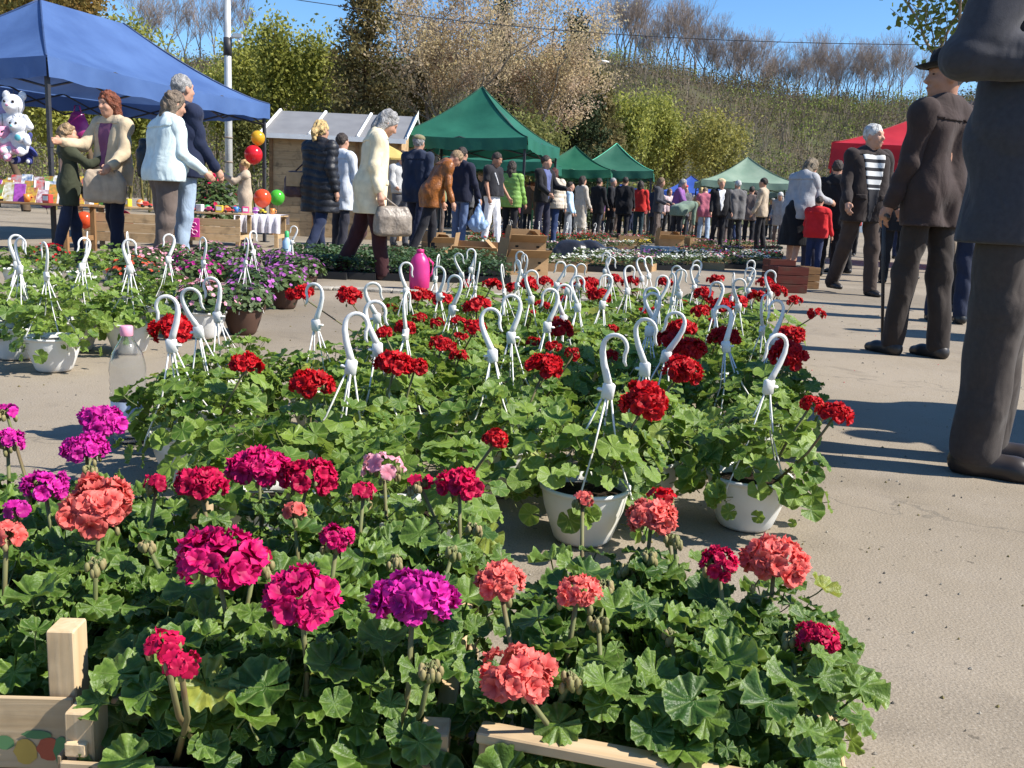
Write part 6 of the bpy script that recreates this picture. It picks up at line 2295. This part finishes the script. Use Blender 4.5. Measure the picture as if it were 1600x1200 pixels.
for (xa, ya, xb, yb, n_, cols, where) in BEDS:
    for i in range(n_):
        t_ = (i + .5) / n_
        p = on_plane(xa + (xb - xa) * t_, ya + (yb - ya) * t_, 0)
        c = cols[i % len(cols)]
        t = thing('flower_tray', 'tray of %s flowers, %s in the %s' % (c, ORD[i], where), 'plant tray', (p.x, p.y, 0), R.gauss(0, .08), 'trays of bedding flowers')
        put('tray', TB if nb_ % 3 else TBW, t)
        f, b_ = BED[c][i % 2]
        put('foliage', f, t)
        put('blossoms', b_, t)
        nb_ += 1
# small hook pots far back
for i in range(13):
    px = 768 + i * 14.5
    p = on_plane(px, 384 + (i % 3) * 2, 0)
    t = thing('potted_geranium', 'far white hook pot with red blossoms, %s in the row before the canopies' % ORD[i], 'potted plant', (p.x, p.y, 0), R.uniform(0, 6.28), 'far row of white hook pots')
    put('pot', POT_W, t)
    put('hanger', HANGERS[i % 5], t)
    f, b_ = PET['red' if i % 3 else 'crimson'][i % 3]
    put('foliage', f, t)
    put('blossoms', b_, t)


# ================================================================== boxes, sheeting and bottles on the ground
def carton(label, x, y, rz, L, W, H, flaps=True, m=None, z=0, holes=True, tiltx=0.0):
    t = thing('cardboard_box', label, 'box', (x, y, z), rz, 'cardboard boxes among the plants')
    t.rotation_euler = (tiltx, 0, rz)
    m = m or CARD()
    th = .006
    for sy in (-1, 1):
        MB().box((0, sy * (W / 2 - th / 2), H / 2), (L, th, H)).build('side_panel', m, t)
    for sx in (-1, 1):
        MB().box((sx * (L / 2 - th / 2), 0, H / 2), (th, W - 2 * th - .002, H)).build('end_panel', m, t)
    MB().box((0, 0, th / 2), (L - 2 * th - .002, W - 2 * th - .002, th)).build('base', m, t)
    if flaps:
        for (ax, s_, a) in ((1, -1, 2.3), (1, 1, .5), (0, -1, .9), (0, 1, 2.2)):
            d = (W if ax == 1 else L) * .42
            Lf = (L if ax == 1 else W) - .02
            q = MB().box((0, 0, d / 2), (Lf, th * .8, d)).build('flap', m, t)
            q.location = (0, s_ * (W / 2 - .002), H + .002) if ax == 1 else (s_ * (L / 2 - .002), 0, H + .002)
            q.rotation_euler = (-(a - .6) * s_ * .55 if ax == 1 else 0, 0, 0) if ax == 1 else ((a - .6) * s_ * -.5, 0, math.pi / 2)
    if holes:
        hm2 = mat('hand_hole', (.015, .011, .008), .95)
        for dx in (-.28, .28):
            for dz in (.3, .72):
                MB().box((dx * L, -W / 2 - .0015, H * dz), (.035, .002, .022)).build('vent_hole', hm2, t)
    return t


p = on_plane(815, 428, 0)
carton('large tan cardboard box with vent holes standing right of the seedlings', p.x, p.y, .35, .52, .36, .20)
carton('second cardboard box stacked askew on top of the large tan one', p.x + .02, p.y + .02, .18, .44, .34, .17, flaps=True, z=.204)
p = on_plane(745, 412, 0)
carton('flat open cardboard box lying left of the stacked boxes', p.x, p.y, -.1, .62, .36, .14, holes=False)
p = on_plane(684, 400, 0)
carton('cardboard box with raised flaps behind the pink bottle', p.x, p.y, .5, .40, .34, .20, flaps=True)
p = on_plane(640, 398, 0)
carton('low cardboard tray at the feet of the orange leather jacket', p.x, p.y, .2, .55, .35, .12, flaps=False, holes=False)
for i, (px, py, c) in enumerate([(985, 383, 'left'), (1045, 388, 'middle'), (1090, 385, 'right')]):
    p = on_plane(px, py, 0)
    carton('cardboard produce box among the far flower trays, %s' % ['beside the pink row', 'next to the grey crate', 'below the stooping woman'][i], p.x, p.y, .1 * i, .6, .4, .22, flaps=i == 1, holes=i != 1)
# grey plastic crate
p = on_plane(1030, 404, 0)
gc = thing('plastic_crate', 'light grey plastic crate between the flower trays', 'crate', (p.x, p.y, 0), .1)
gm_ = mat('grey_plastic', (.42, .45, .48), .5, .1, 5)
for z in (.05, .12, .19):
    MB().box((0, -.2, z), (.6, .015, .045)).box((0, .2, z), (.6, .015, .045)).box((-.3, 0, z), (.015, .385, .045)).box((.3, 0, z), (.015, .385, .045)).build('slat_ring', gm_, gc)
for sx in (-1, 1):
    for sy in (-1, 1):
        MB().box((sx * .292, sy * .192, .11), (.03, .03, .22)).build('corner_post', gm_, gc)
MB().box((0, 0, .012), (.58, .38, .012)).build('base', gm_, gc)
# black sheeting heap
p = on_plane(920, 406, 0)
sh_ = SDF()
sh_.cap((-.45, 0, .02), (.4, .05, .03), .16, .13, .1).ell((-.1, .05, .12), (.42, .25, .2), .12).ell((.25, 0, .08), (.3, .2, .14), .1)
sh_.noise = (.03, 5.5, 2.0)
sh_.cut((0, 0, .002), (0, 0, 1))
tt = thing('plastic_sheet', 'crumpled black plastic sheeting heaped on the ground among the trays', 'sheet', (p.x, p.y + .15, 0), .1)
sh_.build('heap', mat('black_polythene', (.02, .02, .024), .32, .2, 8, .4, 25, .5), tt, .02)
# painted wooden boxes at the end of the block
for i, (px, py, rz, sz, lab) in enumerate([(1228, 456, .08, (.34, .30, .28), 'dark red painted wooden box at the right end of the flower block'), (1215, 436, .05, (.34, .3, .26), 'second dark red wooden box tucked behind the first'), (1262, 450, .1, (.14, .28, .25), 'narrow brown wooden box beside the red painted one')]):
    p = on_plane(px, py, 0)
    t = thing('wooden_box', lab, 'box', (p.x, p.y, 0), rz, 'painted wooden boxes')
    m = wood_mat('red_painted_wood', (.085, .016, .011), (.13, .03, .02)) if i < 2 else DARK_WOOD
    L, W, H = sz
    for sy in (-1, 1):
        for k in range(3):
            plank(t, (0, sy * W / 2, H * (k + .5) / 3), (L, .014, H / 3 - .008), m)
    for sx in (-1, 1):
        for k in range(3):
            plank(t, (sx * (L / 2 - .008), 0, H * (k + .5) / 3), (W - .016, .014, H / 3 - .008), m, rz=math.pi / 2)
    for k in range(3):
        plank(t, (0, -W / 2 + W * (k + .5) / 3, .008), (L - .03, W / 3 - .012, .012), m)

# big clear bottle beside the hanging pots
p = on_plane(203, 690, 0)
clear = bpy.data.materials.new('clear_plastic')
nt, lk, b = nodes(clear)
b.inputs['Base Color'].default_value = (.93, .95, .97, 1)
b.inputs['Roughness'].default_value = .05
b.inputs['Transmission Weight'].default_value = .96
b.inputs['IOR'].default_value = 1.2
bt = thing('water_bottle', 'large empty clear plastic bottle with a pink cap beside the hanging pots', 'bottle', (p.x, p.y, 0), .3)
bt.scale = (1.06, 1.06, 1.0)
prof = [(.001, .004), (.034, .004), (.046, .012), (.049, .03), (.049, .06), (.0465, .066), (.0465, .135), (.049, .142), (.050, .15), (.0475, .158), (.050, .168), (.0475, .178), (.050, .19), (.048, .205), (.050, .22), (.0475, .245), (.040, .275), (.027, .300), (.016, .318), (.0145, .33), (.0145, .345)]
bo = MB().lathe(prof, 32).build('bottle_body', clear, bt, True)
so = bo.modifiers.new('wall', 'SOLIDIFY')
so.thickness = .0012
MB().lathe([(.0165, .325), (.0175, .328), (.0175, .352), (.015, .355), (.001, .355)], 20).build('cap', mat('pink_cap', (.78, .32, .42), .4), bt, True)
lbm = MB().lathe([(.0478, .070), (.0478, .132)], 32).build('label_band', mat('bottle_label', (.70, .74, .80), .5, .1, 30, col2=(.35, .45, .70)), bt, True)

# pink bottle / jug in the middle
p = on_plane(655, 452, 0)
pj = thing('plastic_jug', 'bright pink plastic jug standing before the seedling trays', 'jug', (p.x, p.y, 0), 0)
pk = mat('pink_jug', (.80, .08, .38), .35, .2, 9, 0, None, .5, .25, col2=(.78, .03, .22))
MB().lathe([(.001, .003), (.075, .003), (.09, .02), (.092, .12), (.088, .22), (.075, .27), (.045, .31), (.03, .325), (.03, .34)], 24).build('jug_body', pk, pj, True)
MB().lathe([(.032, .325), (.034, .33), (.034, .355), (.001, .36)], 16).build('cap', mat('dark_pink_cap', (.45, .02, .14), .5), pj, True)
MB().tube([(.07, 0, .28), (.115, 0, .24), (.115, 0, .15), (.088, 0, .12)], .011, 8).build('handle', pk, pj, True)
# green capped spray bottle hanging at the seedlings
p = on_plane(448, 440, 0)
sb = thing('spray_bottle', 'pale blue bottle with a green cap standing on the seedlings edge', 'bottle', (p.x, p.y, 0), 0)
MB().lathe([(.001, .2), (.035, .2), (.04, .22), (.04, .36), (.02, .39), (.016, .41)], 14).build('bottle_body', mat('pale_blue_plastic', (.35, .5, .62), .3), sb, True)
MB().lathe([(.02, .4), (.02, .45), (.001, .46)], 12).build('cap', mat('green_cap', (.05, .38, .12), .4), sb, True)
MB().lathe([(.001, .0), (.06, .0), (.05, .02), (.02, .03), (.02, .2)], 12).build('stand', TRAY_M, sb, True)

# ================================================================== toy stall under the blue canopy
E1, E2 = np.array([math.cos(bang), math.sin(bang)]), np.array([-math.sin(bang), math.cos(bang)])


def stall(u, v):
    """ground point u metres along and v metres into the blue canopy"""
    q = np.array([bx, by]) + E1 * u + E2 * v
    return float(q[0]), float(q[1])


def table(label, x, y, rz, L, W, H, m=None, front=True, cloth=None):
    t = thing('market_table', label, 'table', (x, y, 0), rz, 'market tables')
    n = 4
    for i in range(n):
        plank(t, (0, -W / 2 + W * (i + .5) / n, H - .012), (L, W / n - .006, .022), m or DARK_WOOD)
    for sx in (-1, 1):
        for sy in (-1, 1):
            o = plank(t, (sx * (L / 2 - .06), sy * (W / 2 - .05), (H - .03) / 2), (H - .03, .055, .055), m or DARK_WOOD, name='leg')
            o.rotation_euler = (0, -math.pi / 2, 0)
        plank(t, (sx * (L / 2 - .06), 0, .16), (W - .12, .02, .06), m or DARK_WOOD, rz=math.pi / 2, name='brace')
    if front:
        for k in range(3):
            plank(t, (0, -W / 2 - .014, .10 + (H - .18) * (k + .5) / 3), (L - .02, .016, (H - .18) / 3 - .006), PALE_WOOD, name='front_board')
    if cloth:
        mb = MB()
        nx = 24
        P = np.zeros((nx, 6, 3))
        for i in range(nx):
            for j in range(6):
                x_ = -L / 2 - .01 + (L + .02) * i / (nx - 1)
                f = [(-W / 2 - .035, H * .45), (-W / 2 - .03, H * .75), (-W / 2 - .012, H + .006), (0, H + .008), (W / 2, H + .008), (W / 2 + .02, H * .7)][j]
                P[i, j] = (x_, f[0] + (.018 * math.sin(i * 1.7) if j < 2 else 0), f[1])
        c = mb.grid(P).build('cloth', cloth, None, True)
        c.location = (x, y, 0)
        c.rotation_euler = (0, 0, rz)
        c.name = 'tablecloth'
        tag(c, 'pale lilac white tablecloth hanging over the last table of the toy stall', 'tablecloth')
    return t


x, y = x_at(20, 10.9, .6), 10.9
table('dark wooden trestle table with books and toys at the near end of the toy stall', x, y, .06, 1.62, .9, .56, front=False)
TBL1 = (x, y, .06, .56)
x, y = x_at(205, 12.2, .5), 12.2
table('pale plywood fronted table behind the people at the toy stall', x, y, .06, 1.15, .8, .54, PALE_WOOD)
TBL2 = (x, y, .06, .54)
x, y = x_at(333, 13.4, .5), 13.4
table('pale plywood fronted table with small bright toys beside the man in pale jeans', x, y, .06, .98, .8, .50, PALE_WOOD)
TBL3 = (x, y, .06, .50)
x, y = x_at(410, 14.3, .5), 14.3
LILAC = mat('lilac_cloth', (.66, .62, .68), .85, .15, 10, .2, 40, .2, col2=(.78, .76, .80))
table('cloth covered small table at the far end of the toy stall', x, y, .06, .66, .7, .48, PALE_WOOD, False, LILAC)
TBL4 = (x, y, .06, .48)


def on_table(tb, dx, dy, z=0):
    q = rotz(tb[2]) @ np.array([dx, dy, 0])
    return (tb[0] + q[0], tb[1] + q[1], tb[3] + z)


TOYC = [((.6, .05, .2), 'pink'), ((.05, .2, .5), 'blue'), ((.65, .5, .05), 'yellow'), ((.08, .4, .12), 'green'), ((.55, .06, .05), 'red'), ((.35, .08, .4), 'purple'), ((.7, .7, .7), 'white'), ((.7, .25, .05), 'orange')]
# picture books leaning in rows on the first table
rgt = random.Random(21)
for i in range(36):
    c, cn = TOYC[(i * 3 + i // 12) % 8]
    dx, row = -.70 + .127 * (i % 12), i // 12
    t = thing('picture_book', '%s picture book on the dark table, %s in the %s rank' % (cn, ORD[i % 12], ['front', 'middle', 'back'][row]), 'book', on_table(TBL1, dx, -.26 + row * .2, .0), .06 + rgt.gauss(0, .09), 'picture books on the dark table')
    h_ = rgt.uniform(.15, .23) + .06 * row
    b_ = MB().box((0, 0, h_ / 2), (.115, .012, h_)).build('pages', mat('paper', (.7, .69, .65), .8), t)
    b2 = MB().box((0, -.0085, h_ / 2 + .001), (.12, .003, h_ + .004)).build('cover', mat('cover_%d' % (i % 9), c, .4, .5, 22 + i % 5, col2=TOYC[(i * 5 + 2) % 8][0] if i % 3 else (.7, .7, .68)), t)
    for o in (b_, b2):
        o.rotation_euler = (-.42, 0, rgt.gauss(0, .06))
for (tb, n_, lab) in ((TBL2, 8, 'middle plywood table'), (TBL3, 12, 'plywood table beside the pale jeans'), (TBL4, 4, 'cloth covered table'), (TBL1, 5, 'front edge of the dark table')):
    Wt = {.56: 1.4, .54: .95, .50: .8, .48: .5}[tb[3]]
    for i in range(n_):
        c, cn = TOYC[(i * 5 + int(tb[3] * 100)) % 8]
        kind = ['block', 'ball', 'car', 'cup'][i % 4]
        word = ['boxed toy', 'ball', 'toy car', 'toy cup'][i % 4]
        t = thing({'block': 'toy_box', 'ball': 'toy_ball', 'car': 'toy_car', 'cup': 'toy_cup'}[kind], 'small %s %s on the %s, %s along its front' % (cn, word, lab, ORD[i]), 'toy', on_table(tb, -Wt / 2 + Wt * (i + .5) / n_, -.30 + .12 * (i % 2) + (-.08 if tb is TBL1 else 0), .002 if tb is not TBL4 else .01), rgt.uniform(-.6, .6), 'small toys on the stall tables')
        m = mat('toy_' + cn, c, .35, .1, 12, 0, None, .5)
        if kind == 'block':
            MB().box((0, 0, .05), (.10, .07, .10), bev=.006).build('box_body', m, t)
            MB().box((0, -.036, .055), (.07, .003, .05)).build('window', mat('toy_white', (.7, .7, .7), .35), t)
        elif kind == 'ball':
            MB().ball((0, 0, .05), .05, 0, 14, 9).build('ball_body', m, t, True)
            MB().lathe([(.0495, .043), (.0512, .05), (.0495, .057)], 16).build('band', mat('toy_white', (.7, .7, .7), .35), t, True)
        elif kind == 'car':
            MB().box((0, 0, .035), (.14, .06, .03), bev=.008).box((-.01, 0, .062), (.07, .052, .03), bev=.01).build('car_body', m, t)
            for wx in (-.045, .045):
                MB().tube([(wx, -.034, .02), (wx, .034, .02)], .019, 12).build('wheel', TRAY_M, t, True)
        else:
            MB().lathe([(.001, .002), (.03, .002), (.04, .09), (.037, .09), (.028, .006)], 16).build('cup_body', m, t, True)
            MB().tube([(.037, 0, .075), (.062, 0, .06), (.058, 0, .03), (.033, 0, .02)], .006, 6).build('handle', m, t, True)

# printed pink sign on the plywood front
sg = thing('price_sign', 'square bright pink card sign hung on the plywood table front', 'sign', (TBL3[0] - .17, TBL3[1] - .455, .28), .06)
MB().box((0, 0, 0), (.25, .012, .26), bev=.004).build('card', mat('pink_card', (.72, .05, .34), .6, .08), sg)
curl = MB()
for (cx, cz) in ((-.05, .05), (.05, .04), (0, -.04), (-.06, -.07), (.06, -.06)):
    curl.tube([(cx + .035 * math.cos(a), -.009, cz + .03 * math.sin(a)) for a in np.linspace(0, 5.2, 10)], .006, 4)
curl.build('printed_swirl', mat('pale_pink_ink', (.82, .50, .62), .6), sg)
MB().tube([(-.05, 0, .13), (0, 0, .17), (.05, 0, .13)], .003, 4).build('cord', BLACK_METAL(), sg)

# plush toys hanging at the near end of the canopy
fur = mat('white_plush', (.72, .72, .74), .95, .08, 20, .6, 160, .1)


def plush(label, x, y, z, face, body, patch, ear, sc_=1.0):
    t = thing('plush_toy', label, 'soft toy', (x, y, z), face, 'soft toys hanging from the blue canopy')
    s_ = SDF()
    s_.ell((0, 0, 0), (.11, .09, .13), .0).ell((0, -.02, .19), (.10, .09, .095), .03).ell((0, -.10, .165), (.045, .04, .035), .02)
    for sd in (-1, 1):
        s_.cap((.09 * sd, -.02, .06), (.17 * sd, -.08, -.01), .045, .038, .02).cap((.06 * sd, -.03, -.09), (.11 * sd, -.14, -.12), .055, .05, .02)
        s_.ell((.075 * sd, .01, .275), (.038, .025, .045), .015)
    s_.P = [((p[0],) + tuple((v * sc_ if isinstance(v, np.ndarray) else v) for v in p[1:3]) + ((p[3] * sc_, p[4] * sc_, p[5]) if p[0] == 'c' else p[3:])) for p in s_.P]
    s_.build('body', body, t, .012)
    for sd in (-1, 1):
        MB().ball((.04 * sd * sc_, -.105 * sc_, .21 * sc_), .013 * sc_, 0, 8, 6).build('eye', EYE_M, t, True)
        MB().ball((.112 * sd * sc_, -.195 * sc_, -.12 * sc_), (.03 * sc_, .012, .03 * sc_), 0, 8, 6).build('paw_pad', patch, t, True)
    MB().ball((0, -.142 * sc_, .175 * sc_), (.016 * sc_, .01, .012 * sc_), 0, 8, 6).build('nose', ear, t, True)
    MB().tube([(0, 0, .27 * sc_), (0, 0, .40)], .004, 4).build('string', BLACK_METAL(), t)


teal = mat('teal_plush', (.12, .42, .48), .9)
pinkp = mat('pink_plush', (.68, .30, .42), .9, .1, 20)
for (px, py, y, m, pat, ea, s_, lab) in [(24, 196, 11.3, fur, teal, pinkp, 1.25, 'large white plush bear with teal pads, topmost of the hanging soft toys'), (32, 222, 11.2, fur, pinkp, teal, 1.0, 'white plush bear with pink pads below the largest one'), (5, 205, 11.5, mat('lilac_plush', (.45, .36, .58), .9), fur, pinkp, 1.2, 'lilac plush toy left of the white bears'), (6, 232, 11.2, pinkp, fur, teal, .9, 'pink plush toy under the lilac one'), (40, 240, 11.4, mat('navy_plush', (.05, .06, .2), .9), fur, pinkp, .8, 'dark blue plush toy lowest in the hanging bunch')]:
    plush(lab, x_at(px, y, z_at(px, py, y)), y, z_at(px, py, y), R.uniform(-.4, .4), m, pat, ea, s_)


def balloon(label, px, py, y, dia, m, string=True):
    z = z_at(px, py, y)
    t = thing('balloon', label, 'balloon', (x_at(px, y, z), y, z), 0, 'balloons at the toy stall')
    prf = [(dia / 2 * math.sin(a) * (1 - .10 * (a > 2.2) * (a - 2.2)), -dia / 2 * -math.cos(a) * (1.0 if a < 1.6 else 1.14)) for a in np.linspace(.02, 3.1, 16)]
    MB().lathe(prf, 20).build('skin', m, t, True)
    MB().lathe([(.004, -dia * .57), (.012, -dia * .61), (.002, -dia * .6)], 8).build('knot', m, t, True)
    if string:
        MB().tube([(0, 0, -dia * .6), (.01, 0, -dia * .9)], .003, 4).build('string', BLACK_METAL(), t)


bal = lambda n, c: mat('balloon_' + n, c, .18, .05, 3, 0, None, .6, .3)
balloon('orange red balloon tied at the far end of the toy stall', 410, 309, 14.6, .27, bal('orange', (.75, .10, .03)))
balloon('bright green balloon right of the orange red one', 433, 308, 15.2, .24, bal('green', (.10, .55, .05)))
balloon('shiny red balloon with a pale spot hanging under the canopy corner', 396, 241, 14.9, .28, bal('red', (.70, .02, .03)))
balloon('yellow round balloon with a teal fin above the red one', 403, 215, 15.0, .22, bal('yellow', (.75, .45, .03)))
balloon('teal balloon hanging behind the red haired woman', 150, 350, 12.0, .26, bal('teal', (.04, .35, .42)))
balloon('yellow balloon between the girl and the red haired woman', 142, 312, 12.3, .20, bal('yellow', (.75, .45, .03)))
balloon('red balloon low beside the plywood table', 190, 345, 12.6, .30, bal('red', (.70, .02, .03)))
balloon('orange balloon by the knees of the girl', 132, 343, 11.6, .2, bal('orange', (.75, .10, .03)))
balloon('purple balloon at the corner of the dark table', 72, 310, 10.9, .2, bal('purple', (.25, .03, .42)))
# magenta bag hanging from the canopy post
z = z_at(122, 200, 12.4)
hb = thing('hanging_bag', 'shiny magenta toy rucksack hanging under the blue canopy above the girl', 'bag', (x_at(122, 12.4, z), 12.4, z), 0)
s_ = SDF()
s_.ell((0, 0, 0), (.14, .09, .18), 0).ell((0, -.06, -.06), (.1, .05, .08), .03).ell((0, 0, .16), (.08, .06, .05), .03)
s_.build('bag_body', mat('magenta_nylon', (.30, .02, .15), .3, .2, 9, .2, 20, .5), hb, .014)
MB().tube([(-.05, 0, .18), (-.03, 0, .28), (.03, 0, .28), (.05, 0, .18)], .01, 6).build('strap', mat('magenta_nylon', (.30, .02, .15)), hb, True)
# dark rose bushes / flowers behind the stall
for i, (px, py, y) in enumerate([(322, 285, 17.0), (345, 292, 17.4)]):
    p = (x_at(px, y, .8), y)
    t = thing('rose_bush', ['leafy bush with dark red roses left of the lamp pole behind the toys', 'second leafy rose bush touching the lamp pole'][i], 'bush', (p[0], p[1], 0), 0, 'bushes behind the toy stall')
    f, b_ = joined_foliage(420, .45, .9, .2, .05, 1300 + i, L_PET, 'crimson', 12, .05)
    put('foliage', f, t)
    put('blossoms', b_, t)
    MB().tube([(0, 0, 0), (.02, 0, .5), (0, .03, .9)], [.025, .02, .01], 6).build('stem', BARK_BROWN, t)

# yellow sun hat / shade near the kiosk
ylw = thing('parasol', 'small pale yellow parasol tip beside the cream coat', 'parasol', (x_at(607, 15.6, 1.7), 15.6, 0), 0)
zz = z_at(612, 236, 15.6)
MB().lathe([(.36, zz - .12), (.2, zz), (.01, zz + .09)], 8).build('shade', mat('yellow_cloth', (.62, .47, .16), .8, .1, 6, 0, None, .2, .3), ylw)
MB().tube([(0, 0, 0), (0, 0, zz + .05)], .016, 6).build('pole', BLACK_METAL(), ylw, True)

# ================================================================== kerb and fallen bits
ks = on_plane(428, 449, 0)
ke = on_plane(640, 458, 0)
kd = math.atan2(ke.y - ks.y, ke.x - ks.x)
kt = thing('kerb', 'low grey kerb of concrete slabs in front of the seedling trays', 'kerb', (ks.x, ks.y, 0), kd)
for i in range(8):
    MB().box((.25 + i * .5, .02 * math.sin(i * 2.3), .012), (.492, .16, .024 + .006 * (i % 3)), bev=.006).build('slab', kerb_m, kt)
rgd = np.random.default_rng(9)
nP = 900
pp = np.stack([rgd.uniform(-2.2, 3.2, nP), rgd.uniform(1.2, 9, nP), np.full(nP, .004)], 1)
pp[:170, 0] = rgd.uniform(.35, 1.5, 170)
pp[:170, 1] = rgd.uniform(.95, 3.4, 170)
V, F = [], []
cols_ = []
for i, q in enumerate(pp):
    s_ = rgd.uniform(.0015, .008 if i >= 170 else .005)
    a0 = rgd.uniform(0, 6.28)
    k = 5
    base = len(V)
    for j in range(k):
        a = a0 + 2 * math.pi * j / k
        r_ = s_ * rgd.uniform(.5, 1.2)
        V.append((q[0] + r_ * math.cos(a), q[1] + r_ * math.sin(a) * .7, .001))
    V.append((q[0], q[1], .003 + s_ * .5))
    for j in range(k):
        F.append((base + j, base + (j + 1) % k, base + k))
        cols_.append((0, 2, 3)[i % 3] if i % 9 or i < 170 else 1)
tag(put('debris', mesh_np('debris', V, None, F, mats=[mat('grit', (.30, .27, .22), .9), mat('fallen_petal', (.45, .02, .05), .6), mat('dry_leaf', (.16, .13, .05), .9), mat('dark_grit', (.10, .09, .075), .9)], mi3=cols_, smooth=False)),
    'grit, dry leaf bits and fallen petals strewn on the asphalt', kind='stuff')

for k, v in USED_LABELS.items():
    if len(v) > 1 and 'bare leafless' not in k:
        print('SAME LABEL', k, len(v))
print('OBJECTS', len(bpy.data.objects))
